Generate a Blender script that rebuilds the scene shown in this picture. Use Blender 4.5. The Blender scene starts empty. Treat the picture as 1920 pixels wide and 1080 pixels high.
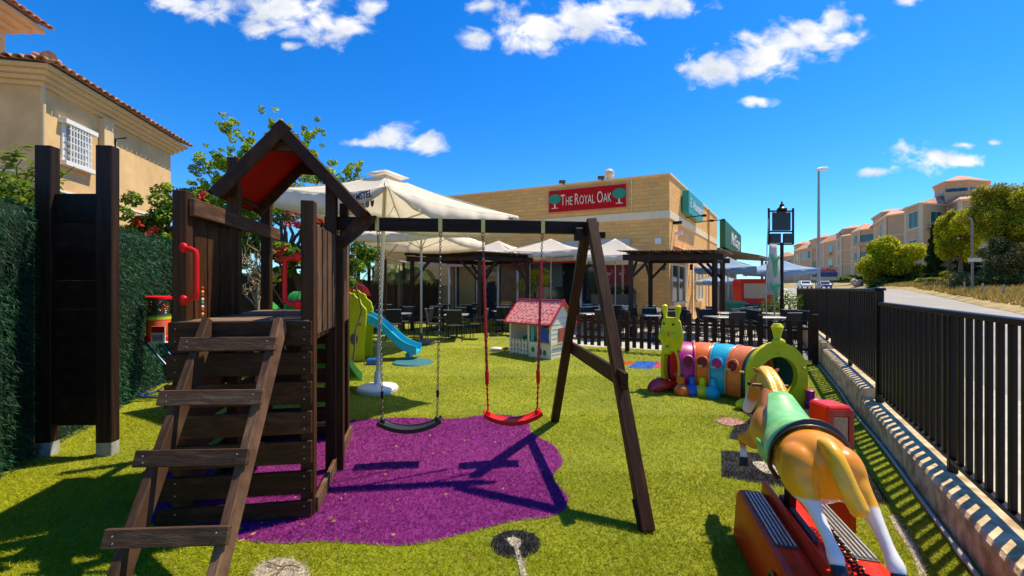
import bpy, bmesh, math, random
import numpy as np
from mathutils import Vector, Matrix, Quaternion

R = math.radians
PI = math.pi
F, HZ = 800.0, 1.55          # focal length (photo pixels), eye height
scene = bpy.context.scene
COL = scene.collection
rng = random.Random(7)
nrng = np.random.default_rng(11)

# ------------------------------------------------------------------ camera, sky, sun, exposure
cam_data = bpy.data.cameras.new('camera')
cam_data.sensor_width = 36.0
cam_data.lens = 36.0 * F / 1920.0
cam_data.clip_start = 0.05
cam_data.clip_end = 3000.0
cam = bpy.data.objects.new('camera', cam_data)
COL.objects.link(cam)
cam.location = (0, 0, HZ)
cam.rotation_euler = (R(90), 0, 0)
scene.camera = cam

SUN = Vector((0.49, 0.275, 1.0)).normalized()
world = bpy.data.worlds.new('World')
scene.world = world
world.use_nodes = True
wn, wl_ = world.node_tree.nodes, world.node_tree.links
for n in list(wn):
    wn.remove(n)


def build_world():
    out = wn.new('ShaderNodeOutputWorld')
    bg = wn.new('ShaderNodeBackground')
    bg.inputs['Strength'].default_value = 0.140
    sky = wn.new('ShaderNodeTexSky')
    sky.sky_type = 'NISHITA'
    sky.sun_disc = False
    sky.sun_elevation = math.asin(SUN.z)
    sky.sun_rotation = math.atan2(SUN.x, SUN.y)
    sky.air_density = 1.0
    sky.dust_density = 0.15
    sky.ozone_density = 4.0
    hsv = wn.new('ShaderNodeHueSaturation')
    hsv.inputs['Saturation'].default_value = 1.38
    hsv.inputs['Value'].default_value = 1.05
    wl_.new(sky.outputs[0], hsv.inputs['Color'])
    tint = wn.new('ShaderNodeMixRGB'); tint.blend_type = 'MULTIPLY'
    tint.inputs[0].default_value = 1.0
    tint.inputs[2].default_value = (0.50, 0.80, 1.02, 1)
    wl_.new(hsv.outputs[0], tint.inputs[1])
    # clouds in the plane of directions (x/|y|, z/|y|)
    tc = wn.new('ShaderNodeTexCoord')
    sep = wn.new('ShaderNodeSeparateXYZ')
    wl_.new(tc.outputs['Generated'], sep.inputs[0])

    def m(op, a, b=None, c=None, clamp=False):
        nd = wn.new('ShaderNodeMath'); nd.operation = op; nd.use_clamp = clamp
        for i, v in enumerate((a, b, c)):
            if v is None:
                continue
            if isinstance(v, (int, float)):
                nd.inputs[i].default_value = v
            else:
                wl_.new(v, nd.inputs[i])
        return nd.outputs[0]
    ay = m('MAXIMUM', m('ABSOLUTE', sep.outputs[1]), 0.05)
    u = m('DIVIDE', sep.outputs[0], ay)
    v = m('DIVIDE', sep.outputs[2], ay)
    uv = wn.new('ShaderNodeCombineXYZ')
    wl_.new(u, uv.inputs[0]); wl_.new(v, uv.inputs[1])
    ell = [(330, 8, 55, 20), (420, 12, 100, 30), (520, 22, 100, 42), (600, 50, 45, 35), (650, 52, 50, 34), (690, 8, 36, 20),
           (540, 86, 25, 9), (490, 52, 45, 22),
           (1000, 55, 95, 46), (895, 72, 42, 22), (1100, 38, 110, 46), (1230, 12, 85, 26), (912, 6, 34, 16), (1010, 85, 60, 20),
           (1335, 130, 68, 36), (1430, 98, 85, 48), (1500, 75, 92, 42), (1575, 38, 38, 26), (1415, 188, 36, 13), (1590, 72, 34, 20),
           (740, 255, 52, 26), (800, 268, 38, 23), (688, 268, 36, 9),
           (1745, 298, 72, 27), (1636, 323, 32, 12), (1810, 272, 26, 9), (1865, 268, 20, 8), (1800, 304, 42, 16), (1700, 3, 34, 16)]
    field = None
    for (cx, cy, rx, ry) in ell:
        sb = wn.new('ShaderNodeVectorMath'); sb.operation = 'SUBTRACT'
        wl_.new(uv.outputs[0], sb.inputs[0])
        sb.inputs[1].default_value = ((cx - 960) / F, (540 - cy) / F, 0)
        ml = wn.new('ShaderNodeVectorMath'); ml.operation = 'MULTIPLY'
        wl_.new(sb.outputs[0], ml.inputs[0])
        ml.inputs[1].default_value = (F / rx, F / ry, 0)
        ln = wn.new('ShaderNodeVectorMath'); ln.operation = 'LENGTH'
        wl_.new(ml.outputs[0], ln.inputs[0])
        o = ln.outputs['Value']
        field = o if field is None else m('SMOOTH_MIN', field, o, 0.35)
    sc_ = wn.new('ShaderNodeVectorMath'); sc_.operation = 'MULTIPLY'
    wl_.new(uv.outputs[0], sc_.inputs[0]); sc_.inputs[1].default_value = (1, 1.45, 1)
    no = wn.new('ShaderNodeTexNoise'); no.inputs['Scale'].default_value = 13.0
    no.inputs['Detail'].default_value = 9.0; no.inputs['Roughness'].default_value = 0.58
    no.inputs['Distortion'].default_value = 0.35
    wl_.new(sc_.outputs[0], no.inputs['Vector'])
    dens = m('ADD', m('SUBTRACT', 1.02, field), m('MULTIPLY', m('SUBTRACT', no.outputs[0], 0.5), 3.1))
    alpha = wn.new('ShaderNodeMapRange'); alpha.interpolation_type = 'SMOOTHSTEP'
    wl_.new(dens, alpha.inputs[0])
    alpha.inputs[1].default_value = -0.08; alpha.inputs[2].default_value = 0.85
    above = m('GREATER_THAN', sep.outputs[2], 0.0)
    a2 = m('MULTIPLY', alpha.outputs[0], above)
    # cloud body: sunlit white, faint grey-blue hollows
    no2 = wn.new('ShaderNodeTexNoise'); no2.inputs['Scale'].default_value = 9.0
    no2.inputs['Detail'].default_value = 5.0
    wl_.new(sc_.outputs[0], no2.inputs['Vector'])
    shade = wn.new('ShaderNodeMapRange')
    wl_.new(no2.outputs[0], shade.inputs[0])
    shade.inputs[1].default_value = 0.34; shade.inputs[2].default_value = 0.62
    cr = wn.new('ShaderNodeMixRGB')
    wl_.new(shade.outputs[0], cr.inputs[0])
    cr.inputs[1].default_value = (3.6, 3.9, 4.5, 1)
    cr.inputs[2].default_value = (5.6, 5.6, 5.6, 1)
    mix = wn.new('ShaderNodeMixRGB')
    wl_.new(a2, mix.inputs[0]); wl_.new(tint.outputs[0], mix.inputs[1]); wl_.new(cr.outputs[0], mix.inputs[2])
    wl_.new(mix.outputs[0], bg.inputs['Color'])
    wl_.new(bg.outputs[0], out.inputs[0])


build_world()
sun_data = bpy.data.lights.new('sun', 'SUN')
sun_data.energy = 4.7
sun_data.angle = R(0.55)
sun_data.color = (1.0, 0.87, 0.62)
sun = bpy.data.objects.new('sun', sun_data)
COL.objects.link(sun)
sun.rotation_euler = SUN.to_track_quat('Z', 'Y').to_euler()
sun.location = (10, 6, 20)

vs = scene.view_settings
vs.view_transform = 'Standard'; vs.look = 'None'; vs.exposure = 0.48; vs.gamma = 1.0
vs.use_curve_mapping = False
scene.render.engine = 'CYCLES'
scene.cycles.max_bounces = 6
scene.cycles.transparent_max_bounces = 8


# ------------------------------------------------------------------ helpers
def W(px, py, d):
    "world point seen at a photo pixel, d metres in front of the eye"
    return Vector(((px - 960) / F * d, d, HZ + (540 - py) / F * d))


def G(px, py, z=0.0):
    d = F * (HZ - z) / (py - 540.0)
    return Vector(((px - 960) / F * d, d, z))


def V(*a):
    return Vector(a)


MATS = {}


def mat(name, col, rough=0.6, var=0.12, scale=6.0, bump=0.0, bscale=None, metallic=0.0, spec=0.5, coat=0.0,
        coords='Object', col2=None, c2at=(0.45, 0.7), c2scale=3.0, detail=4.0, emit=None, stretch=(1, 1, 1), rand=0.0, trans=0.0):
    if name in MATS:
        return MATS[name]
    m = bpy.data.materials.new(name)
    m.use_nodes = True
    nt = m.node_tree
    p = nt.nodes['Principled BSDF']
    L = nt.links
    tc = nt.nodes.new('ShaderNodeTexCoord')
    mp = nt.nodes.new('ShaderNodeMapping')
    mp.inputs['Scale'].default_value = stretch
    L.new(tc.outputs[coords], mp.inputs[0])
    vec = mp.outputs[0]
    if rand > 0:
        oi = nt.nodes.new('ShaderNodeObjectInfo')
        ad = nt.nodes.new('ShaderNodeVectorMath'); ad.operation = 'ADD'
        mu = nt.nodes.new('ShaderNodeVectorMath'); mu.operation = 'SCALE'
        co = nt.nodes.new('ShaderNodeCombineXYZ')
        L.new(oi.outputs['Random'], co.inputs[0]); L.new(oi.outputs['Random'], co.inputs[1])
        L.new(co.outputs[0], mu.inputs[0]); mu.inputs['Scale'].default_value = 37.0
        L.new(vec, ad.inputs[0]); L.new(mu.outputs[0], ad.inputs[1])
        vec = ad.outputs[0]
    n1 = nt.nodes.new('ShaderNodeTexNoise')
    n1.inputs['Scale'].default_value = scale
    n1.inputs['Detail'].default_value = detail
    n1.inputs['Roughness'].default_value = 0.6
    L.new(vec, n1.inputs['Vector'])
    mr = nt.nodes.new('ShaderNodeMapRange')
    mr.inputs[1].default_value = 0.25; mr.inputs[2].default_value = 0.75
    mr.inputs[3].default_value = 1 - var; mr.inputs[4].default_value = 1 + var
    L.new(n1.outputs[0], mr.inputs[0])
    mul = nt.nodes.new('ShaderNodeVectorMath'); mul.operation = 'SCALE'
    fac = mr.outputs[0]
    if rand > 0:
        m2 = nt.nodes.new('ShaderNodeMapRange')
        L.new(oi.outputs['Random'], m2.inputs[0])
        m2.inputs[3].default_value = 1 - rand; m2.inputs[4].default_value = 1 + rand
        mm = nt.nodes.new('ShaderNodeMath'); mm.operation = 'MULTIPLY'
        L.new(fac, mm.inputs[0]); L.new(m2.outputs[0], mm.inputs[1]); fac = mm.outputs[0]
    L.new(fac, mul.inputs['Scale'])
    if col2 is not None:
        n2 = nt.nodes.new('ShaderNodeTexNoise')
        n2.inputs['Scale'].default_value = c2scale
        n2.inputs['Detail'].default_value = 5.0
        L.new(vec, n2.inputs['Vector'])
        r2 = nt.nodes.new('ShaderNodeMapRange')
        r2.inputs[1].default_value, r2.inputs[2].default_value = c2at
        L.new(n2.outputs[0], r2.inputs[0])
        mx = nt.nodes.new('ShaderNodeMixRGB')
        mx.inputs[1].default_value = (*col, 1); mx.inputs[2].default_value = (*col2, 1)
        L.new(r2.outputs[0], mx.inputs[0])
        L.new(mx.outputs[0], mul.inputs[0])
    else:
        mul.inputs[0].default_value = col
    L.new(mul.outputs[0], p.inputs['Base Color'])
    # roughness variation
    mr3 = nt.nodes.new('ShaderNodeMapRange')
    mr3.inputs[3].default_value = max(0.02, rough - 0.08); mr3.inputs[4].default_value = min(1, rough + 0.08)
    L.new(n1.outputs[0], mr3.inputs[0]); L.new(mr3.outputs[0], p.inputs['Roughness'])
    p.inputs['Metallic'].default_value = metallic
    p.inputs['Specular IOR Level'].default_value = spec
    p.inputs['Coat Weight'].default_value = coat
    p.inputs['Coat Roughness'].default_value = 0.08
    if bump > 0:
        nb = nt.nodes.new('ShaderNodeTexNoise')
        nb.inputs['Scale'].default_value = bscale or scale * 4
        nb.inputs['Detail'].default_value = 5.0
        L.new(vec, nb.inputs['Vector'])
        bp = nt.nodes.new('ShaderNodeBump')
        bp.inputs['Strength'].default_value = bump
        bp.inputs['Distance'].default_value = 0.01
        L.new(nb.outputs[0], bp.inputs['Height'])
        L.new(bp.outputs[0], p.inputs['Normal'])
    if emit:
        p.inputs['Emission Color'].default_value = (*emit[0], 1)
        p.inputs['Emission Strength'].default_value = emit[1]
    if trans:
        # thin leaf / cloth: let some light through
        tr = nt.nodes.new('ShaderNodeBsdfTranslucent')
        L.new(mul.outputs[0], tr.inputs['Color'])
        ms = nt.nodes.new('ShaderNodeMixShader'); ms.inputs[0].default_value = trans
        L.new(p.outputs[0], ms.inputs[1]); L.new(tr.outputs[0], ms.inputs[2])
        L.new(ms.outputs[0], nt.nodes['Material Output'].inputs[0])
    MATS[name] = m
    return m


def attr_mat(name, rough=0.5, trans=0.0, spec=0.4, coat=0.0, var=0.1, scale=8.0, bump=0.0, bscale=40):
    "material that reads its paint colour from the mesh attribute 'paint'"
    if name in MATS:
        return MATS[name]
    m = mat(name, (1, 1, 1), rough=rough, var=var, scale=scale, spec=spec, coat=coat, trans=trans, bump=bump, bscale=bscale)
    nt = m.node_tree
    at = nt.nodes.new('ShaderNodeAttribute'); at.attribute_name = 'paint'
    for nd in nt.nodes:
        if nd.type == 'VECT_MATH' and nd.operation == 'SCALE':
            nt.links.new(at.outputs['Color'], nd.inputs[0])
    return m


def tag(o, label=None, cat=None, group=None, kind=None):
    if label: o['label'] = label
    if cat: o['category'] = cat
    if group: o['group'] = group
    if kind: o['kind'] = kind
    return o


def thing(name, label, cat, loc=(0, 0, 0), group=None):
    o = bpy.data.objects.new(name, None)
    o.empty_display_size = 0.1
    o.location = loc
    COL.objects.link(o)
    return tag(o, label, cat, group)


def wloc(o):
    v = Vector((0, 0, 0))
    while o is not None:
        v += Vector(o.location); o = o.parent
    return v


def link(name, me, parent=None, loc=None):
    o = bpy.data.objects.new(name, me)
    COL.objects.link(o)
    if parent is not None:
        o.parent = parent
    if loc is not None:
        o.location = loc
    return o


def frame_axes(d, up=(0, 0, 1)):
    z = Vector(d).normalized()
    up = Vector(up)
    if abs(z.dot(up.normalized())) > 0.98:
        up = Vector((0, 1, 0))
    x = up.cross(z).normalized()
    y = z.cross(x).normalized()
    return x, y, z


class MB:
    "collects shapes given in world coordinates; build() makes ONE object of them"

    def __init__(self):
        self.v = []; self.f = []

    def add(self, vs, fs):
        n = len(self.v)
        self.v.extend([Vector(p) for p in vs])
        self.f.extend([tuple(i + n for i in f) for f in fs])
        return self

    def boxm(self, M, s, ch=0.0):
        hx, hy, hz = s[0] / 2, s[1] / 2, s[2] / 2
        if ch <= 0:
            vs = [M @ Vector((x, y, z)) for x in (-hx, hx) for y in (-hy, hy) for z in (-hz, hz)]
            return self.add(vs, [(0, 1, 3, 2), (4, 6, 7, 5), (0, 4, 5, 1), (2, 3, 7, 6), (0, 2, 6, 4), (1, 5, 7, 3)])
        c = min(ch, hx * .9, hy * .9, hz * .9)
        vs = []; idx = {}
        for sx in (-1, 1):
            for sy in (-1, 1):
                for sz in (-1, 1):
                    for k in range(3):
                        p = [sx * (hx - c), sy * (hy - c), sz * (hz - c)]
                        p[k] += (sx, sy, sz)[k] * c
                        idx[(sx, sy, sz, k)] = len(vs)
                        vs.append(M @ Vector(p))
        fs = []
        for k in range(3):
            a, b = [i for i in range(3) if i != k]
            for s_ in (-1, 1):
                q = []
                for (u, w) in ((-1, -1), (1, -1), (1, 1), (-1, 1)):
                    t = [0, 0, 0]; t[k] = s_; t[a] = u; t[b] = w
                    q.append(idx[(*t, k)])
                if (s_ == 1) == (k == 1): q.reverse()
                fs.append(tuple(q))
        for k in range(3):  # edges running along axis k
            a, b = [i for i in range(3) if i != k]
            for u in (-1, 1):
                for w in (-1, 1):
                    t0 = [0, 0, 0]; t0[a] = u; t0[b] = w; t1 = list(t0); t0[k] = -1; t1[k] = 1
                    q = [idx[(*t0, a)], idx[(*t1, a)], idx[(*t1, b)], idx[(*t0, b)]]
                    if (u * w == 1) == (k == 1): q.reverse()
                    fs.append(tuple(q))
        for sx in (-1, 1):
            for sy in (-1, 1):
                for sz in (-1, 1):
                    q = [idx[(sx, sy, sz, k)] for k in range(3)]
                    if sx * sy * sz < 0: q.reverse()
                    fs.append(tuple(q))
        return self.add(vs, fs)

    def box(self, c, s, rz=0.0, ch=0.0, rot=None):
        M = Matrix.Translation(Vector(c)) @ (rot.to_4x4() if rot is not None else Matrix.Rotation(rz, 4, 'Z'))
        return self.boxm(M, s, ch)

    def span(self, lo, hi, ch=0.0):
        lo, hi = Vector(lo), Vector(hi)
        return self.box((lo + hi) / 2, hi - lo, ch=ch)

    def beam(self, p0, p1, w, h, up=(0, 0, 1), ch=0.0, off=(0, 0)):
        "board from p0 to p1; h measured along up, w across"
        p0, p1 = Vector(p0), Vector(p1)
        x, y, z = frame_axes(p1 - p0, up)
        c = (p0 + p1) / 2 + x * off[0] + y * off[1]
        M = Matrix((x, y, z)).transposed().to_4x4()
        M.translation = c
        return self.boxm(M, (w, h, (p1 - p0).length), ch)

    def rings(self, rs, closed=True, cap=True):
        n = len(rs[0]); vs = [p for r in rs for p in r]; fs = []
        for i in range(len(rs) - 1):
            for j in range(n if closed else n - 1):
                a = i * n + j; b = i * n + (j + 1) % n
                fs.append((a, b, b + n, a + n))
        if cap and closed:
            fs.append(tuple(reversed(range(n)))); fs.append(tuple((len(rs) - 1) * n + k for k in range(n)))
        return self.add(vs, fs)

    def tube(self, pts, r, n=8, cap=True, flat=None):
        pts = [Vector(p) for p in pts]
        k = len(pts)
        rr = r if isinstance(r, (list, tuple)) else [r] * k
        rs = []; px = None
        for i, p in enumerate(pts):
            t = (pts[min(i + 1, k - 1)] - pts[max(i - 1, 0)])
            if t.length < 1e-9: t = Vector((0, 0, 1))
            t.normalize()
            if px is None:
                x, y, _ = frame_axes(t)
            else:
                x = (px - t * px.dot(t))
                x = x.normalized() if x.length > 1e-6 else frame_axes(t)[0]
                y = t.cross(x)
            px = x
            q = rr[i]; qa, qb = (q if isinstance(q, tuple) else (q, q))
            rs.append([p + x * (qa * math.cos(2 * PI * j / n)) + y * (qb * math.sin(2 * PI * j / n)) for j in range(n)])
        return self.rings(rs, True, cap)

    def lathe(self, c, prof, n=20, axis=(0, 0, 1), cap=True, sx=1.0):
        c = Vector(c); x, y, z = frame_axes(axis, (0, 1, 0))
        rs = [[c + z * h + x * (r * sx * math.cos(2 * PI * j / n)) + y * (r * math.sin(2 * PI * j / n)) for j in range(n)] for (r, h) in prof]
        return self.rings(rs, True, cap)

    def prism(self, poly, d):
        "closed polygon of 3D points pushed along vector d"
        d = Vector(d); n = len(poly)
        vs = [Vector(p) for p in poly] + [Vector(p) + d for p in poly]
        fs = [tuple(reversed(range(n))), tuple(range(n, 2 * n))]
        fs += [(i, (i + 1) % n, n + (i + 1) % n, n + i) for i in range(n)]
        return self.add(vs, fs)

    def ellipsoid(self, c, r, n=16, m_=10, rot=None):
        c = Vector(c); rs = []
        for i in range(m_ + 1):
            a = PI * i / m_ - PI / 2
            a = max(-PI / 2 + .02, min(PI / 2 - .02, a))
            ring = []
            for j in range(n):
                p = Vector((r[0] * math.cos(a) * math.cos(2 * PI * j / n), r[1] * math.cos(a) * math.sin(2 * PI * j / n), r[2] * math.sin(a)))
                if rot is not None: p = rot @ p
                ring.append(c + p)
            rs.append(ring)
        return self.rings(rs)

    def mesh(self, name, origin, material, smooth=False):
        me = bpy.data.meshes.new(name)
        me.from_pydata([tuple(p - origin) for p in self.v], [], self.f)
        me.validate()
        bm = bmesh.new(); bm.from_mesh(me)
        bmesh.ops.recalc_face_normals(bm, faces=bm.faces)
        bm.to_mesh(me); bm.free()
        if material: me.materials.append(material)
        if smooth:
            me.polygons.foreach_set('use_smooth', [True] * len(me.polygons))
            if smooth != 2:
                me.set_sharp_from_angle(angle=R(38))
        return me

    def build(self, name, material, parent=None, smooth=False, at=None):
        origin = wloc(parent) if parent is not None else Vector((0, 0, 0))
        if at is not None:
            at = Vector(at)
            o = link(name, self.mesh(name, at, material, smooth), parent, at - origin)
        else:
            o = link(name, self.mesh(name, origin, material, smooth), parent)
        return o


def copy_tree(o, parent=None):
    c = o.copy(); COL.objects.link(c)
    if parent is not None: c.parent = parent
    for ch in list(o.children):
        copy_tree(ch, c)
    return c


def np_mesh(name, verts, tris, material, parent=None, paint=None, smooth=False):
    "fast mesh from numpy triangles (or quads)"
    me = bpy.data.meshes.new(name)
    k = tris.shape[1]
    origin = wloc(parent) if parent is not None else Vector((0, 0, 0))
    verts = verts - np.array(origin)[None, :]
    me.vertices.add(len(verts)); me.vertices.foreach_set('co', verts.astype(np.float32).ravel())
    me.loops.add(tris.size); me.loops.foreach_set('vertex_index', tris.astype(np.int32).ravel())
    me.polygons.add(len(tris))
    me.polygons.foreach_set('loop_start', (np.arange(len(tris)) * k).astype(np.int32))
    me.polygons.foreach_set('loop_total', np.full(len(tris), k, dtype=np.int32))
    me.update(calc_edges=True)
    if paint is not None:
        at = me.color_attributes.new('paint', 'FLOAT_COLOR', 'POINT')
        c = np.ones((len(verts), 4), dtype=np.float32); c[:, :3] = paint
        at.data.foreach_set('color', c.ravel())
    if material: me.materials.append(material)
    return link(name, me, parent)


def text(s, origin, xdir, updir, size, material, parent, name='lettering', depth=0.004, width=None, smallcaps=False, bold=0.0, ital=0.0):
    "flat letters standing 'size' tall, from origin along xdir"
    X = Vector(xdir).normalized(); Y = Vector(updir).normalized(); Z = X.cross(Y)
    runs = []
    if smallcaps:
        for w_ in s.split(' '):
            runs.append((w_[0], 1.0)); runs.append((w_[1:], 0.78)); runs.append((' ', 0.6))
        runs = runs[:-1]
    else:
        runs = [(s, 1.0)]
    cur = 0.0; vs = []; fs = []
    dg = bpy.context.evaluated_depsgraph_get
    for (t, k) in runs:
        if t == ' ':
            cur += 0.35 * k; continue
        cd = bpy.data.curves.new('txt', 'FONT')
        cd.body = t; cd.size = 1.0; cd.offset = bold; cd.shear = ital; cd.resolution_u = 3
        ob = bpy.data.objects.new('txt', cd); COL.objects.link(ob)
        bpy.context.view_layer.update()
        me = bpy.data.meshes.new_from_object(ob.evaluated_get(dg()))
        xs = [v.co.x for v in me.vertices]
        n0 = len(vs)
        for v in me.vertices: vs.append(((v.co.x) * k + cur, v.co.y * k))
        for p in me.polygons: fs.append(tuple(i + n0 for i in p.vertices))
        cur += (max(xs) + 0.07) * k
        bpy.data.objects.remove(ob); bpy.data.curves.remove(cd); bpy.data.meshes.remove(me)
    capH = 0.70
    sy = size / capH
    sx = sy if width is None else width / cur
    mb = MB()
    o = Vector(origin)
    base = [o + X * (x * sx) + Y * (y * sy) for (x, y) in vs]
    n = len(base)
    mb.add(base + [p + Z * depth for p in base], [tuple(i + n for i in f) for f in fs])
    # side walls
    ed = {}
    for f in fs:
        for i in range(len(f)):
            a, b = f[i], f[(i + 1) % len(f)]
            ed[(a, b)] = 1
    sides = [(a, b, b + n, a + n) for (a, b) in ed if (b, a) not in ed]
    mb.f.extend(sides)
    me = bpy.data.meshes.new(name)
    og = wloc(parent) if parent is not None else Vector((0, 0, 0))
    me.from_pydata([tuple(p - og) for p in mb.v], [], mb.f)
    me.materials.append(material)
    return link(name, me, parent)


# ------------------------------------------------------------------ materials
def wood(name, col, rough=0.55, rand=0.38, col2=None):
    return mat(name, col, rough=rough, var=0.5, scale=5.0, bump=0.35, bscale=16, coords='Generated', rand=rand,
               col2=col2 or tuple(c * 2.2 for c in col), c2at=(0.5, 0.8), c2scale=4.0, detail=7.0, spec=0.18)


M_WOOD = wood('dark stained wood', (0.050, 0.019, 0.007))
M_WOODW = wood('worn brown wood', (0.095, 0.048, 0.026), col2=(0.20, 0.12, 0.07), rough=.65)
M_WOODD = wood('nearly black stained wood', (0.018, 0.009, 0.006))
M_DECK = wood('weathered deck wood', (0.17, 0.11, 0.075), col2=(0.30, 0.22, 0.16), rough=.8)
M_PICK = wood('picket wood', (0.032, 0.014, 0.009))
M_BLACK = mat('black painted metal', (0.006, 0.005, 0.005), rough=0.4, var=0.2, scale=20, spec=0.25)
M_STEEL = mat('galvanised steel', (0.42, 0.42, 0.42), rough=0.35, metallic=0.9, var=0.15, scale=30)
M_CHAIN = mat('dark steel chain', (0.16, 0.14, 0.11), rough=0.45, metallic=0.8, var=0.3, scale=60)
M_BRASS = mat('yellow zinc strap', (0.62, 0.43, 0.12), rough=0.4, metallic=0.55, var=0.15, scale=30)
M_REDP = mat('red plastic', (0.66, 0.008, 0.008), rough=0.4, var=0.08, scale=12, spec=0.25)
M_CONC = mat('rough concrete', (0.66, 0.50, 0.30), rough=0.9, var=0.28, scale=7, bump=0.9, bscale=45,
             col2=(0.38, 0.26, 0.12), c2at=(0.42, 0.62), c2scale=9)
M_WHITE = mat('white plastic', (0.75, 0.74, 0.70), rough=0.4, var=0.05, scale=8)
M_CLOTH = mat('white canvas', (0.94, 0.88, 0.78), rough=0.85, var=0.05, scale=3, bump=0.15, bscale=14, trans=0.55)
M_CREAMC = mat('cream pole paint', (0.70, 0.65, 0.50), rough=0.4, var=0.06, scale=8)
M_LIME = mat('lime plastic', (0.70, 0.68, 0.01), rough=0.42, var=0.08, scale=9, coat=0.1, spec=.3)
M_CYAN = mat('cyan plastic', (0.01, 0.44, 0.62), rough=0.4, var=0.08, scale=9, coat=0.1)
M_ORANGE = mat('orange plastic', (0.80, 0.16, 0.01), rough=0.38, var=0.08, scale=9, coat=0.25)
M_MAGENTA = mat('magenta plastic', (0.44, 0.01, 0.20), rough=0.38, var=0.08, scale=9, coat=0.25)
M_DGLASS = mat('dark window glass', (0.02, 0.03, 0.035), rough=0.06, var=0.3, scale=1.2, spec=1.0)
# ================================================================== SETTING: ground, road, bank
def sheet(name, poly, z, material, kind='structure', label=None, cat=None):
    mb = MB(); mb.add([(p[0], p[1], z) for p in poly], [tuple(range(len(poly)))])
    o = mb.build(name, material)
    tag(o, label, cat, None, kind)
    return o


M_TURFBASE = mat('turf backing', (0.19, 0.22, 0.008), rough=0.95, var=0.35, scale=60, bump=0.8, bscale=150,
                 col2=(0.28, 0.30, 0.010), c2at=(0.4, 0.65), c2scale=1.1, detail=8)
M_EARTH = mat('dry earth', (0.36, 0.26, 0.15), rough=0.95, var=0.3, scale=2.5, bump=0.8, bscale=12,
              col2=(0.22, 0.17, 0.07), c2scale=.6)
M_ASPH = mat('pale worn asphalt', (0.30, 0.275, 0.24), rough=0.85, var=0.12, scale=1.1, bump=0.2, bscale=90,
             col2=(0.36, 0.33, 0.29), c2scale=.35)
M_PAVE = mat('pale paving', (0.50, 0.46, 0.38), rough=0.85, var=0.18, scale=3, bump=0.3, bscale=50,
             col2=(0.40, 0.37, 0.30), c2scale=1.4)

WALLX = lambda y: 1.20 + 0.584 * y          # inner face of the low kerb wall
FENX = lambda y: 1.377 + 0.584 * y          # fence line on top of it

sheet('ground', [(-600, -200), (900, -200), (900, 1500), (-600, 1500)], -0.012, M_EARTH)
sheet('turf', [(-7.5, -1.5), (WALLX(-1.5), -1.5), (WALLX(9.05), 9.05), (2.2, 11.3), (1.5, 11.6), (1.3, 19.4), (-7.5, 24)], 0.0, M_TURFBASE)
sheet('terrace', [(1.3, 11.68), (1.72, 11.55), (WALLX(9.05) - .01, 9.15), (WALLX(30), 30), (6, 60), (-6, 60), (-6, 24.2), (1.3, 19.5)], -0.002, M_PAVE)

redge = [(0, 7.7), (15, 20.5), (27.5, 32.3), (40, 41.75), (48, 46.8), (58, 53.1), (75, 63.0), (100, 74), (150, 95), (220, 125), (400, 220)]
rise = [(-50, 0), (28, 0), (32, .08), (40, .37), (48, .83), (58, 1.40), (66, 1.48), (90, 1.50), (150, 1.53), (400, 1.54)]


def road_z(y):
    "the road climbs gently away from the playground"
    return float(np.interp(y, [a for a, b in rise], [b for a, b in rise]))



def road_right(y):
    for (y0, x0), (y1, x1) in zip(redge, redge[1:]):
        if y <= y1:
            return x0 + (x1 - x0) * (y - y0) / (y1 - y0)
    return redge[-1][1]


# pavement outside the fence and the road
mb = MB()
ys = [-20, 0, 10, 20, 28, 32, 36, 40, 44, 48, 53, 58, 62, 66, 75, 90, 110, 150, 220, 400]
mb.rings([[V(WALLX(y) + .3, y, 0.02 + road_z(y)), V(min(WALLX(y) + 2.3, road_right(max(y, 0)) - .5), y, 0.02 + road_z(y))] for y in ys], closed=False, cap=False)
tag(mb.build('pavement', M_PAVE), kind='structure')
mb = MB()
mb.rings([[V(WALLX(y) + 2.2, y, road_z(y)), V(road_right(max(y, 0)) + .6 + (y < 0) * .9 * y, y, road_z(y))] for y in ys], closed=False, cap=False)
tag(mb.build('road', M_ASPH), kind='structure')

# bank of dry earth beyond the road
M_BANK = mat('sandy bank with dry grass', (0.42, 0.30, 0.13), rough=0.95, var=0.35, scale=1.6, bump=1.0, bscale=9,
             col2=(0.26, 0.20, 0.06), c2at=(.42, .6), c2scale=.5, detail=8)
by = [-10, 0, 6, 12, 18, 24, 28, 32, 36, 40, 44, 48, 53, 58, 62, 66, 75, 85, 100, 120, 150, 200, 300]
bs = [0, .5, 1.2, 2.2, 3.5, 5, 7, 10, 14, 20, 30, 50, 90, 160]


def bank_z(y, s):
    h = 0.03 + 0.55 * (1 - math.exp(-max(s, 0) / 3.0)) + 0.05 * max(s, 0) + max(0, y - 80) * 0.012 * min(1, s / 8.0)
    return min(h, 9.0) + road_z(y)


mb = MB(); rr = []
for y in by:
    x0 = road_right(max(y, 0)) + (y < 0) * .9 * y
    rr.append([V(x0 + s, y, bank_z(y, s) + (rng.uniform(-.07, .07) * min(1, s) if s > 0 else -.01)) for s in bs])
mb.rings(rr, closed=False, cap=False)
tag(mb.build('bank', M_BANK, smooth=2), kind='structure')


# ================================================================== turf blades
def in_poly(x, y, poly):
    c = np.zeros(len(x), bool); n = len(poly)
    for i in range(n):
        x0, y0 = poly[i]; x1, y1 = poly[(i + 1) % n]
        if y0 == y1: continue
        t = ((y0 > y) != (y1 > y)) & (x < (x1 - x0) * (y - y0) / (y1 - y0) + x0)
        c ^= t
    return c


def gpoly(pts):
    return [tuple(G(*p)[:2]) for p in pts]


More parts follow.
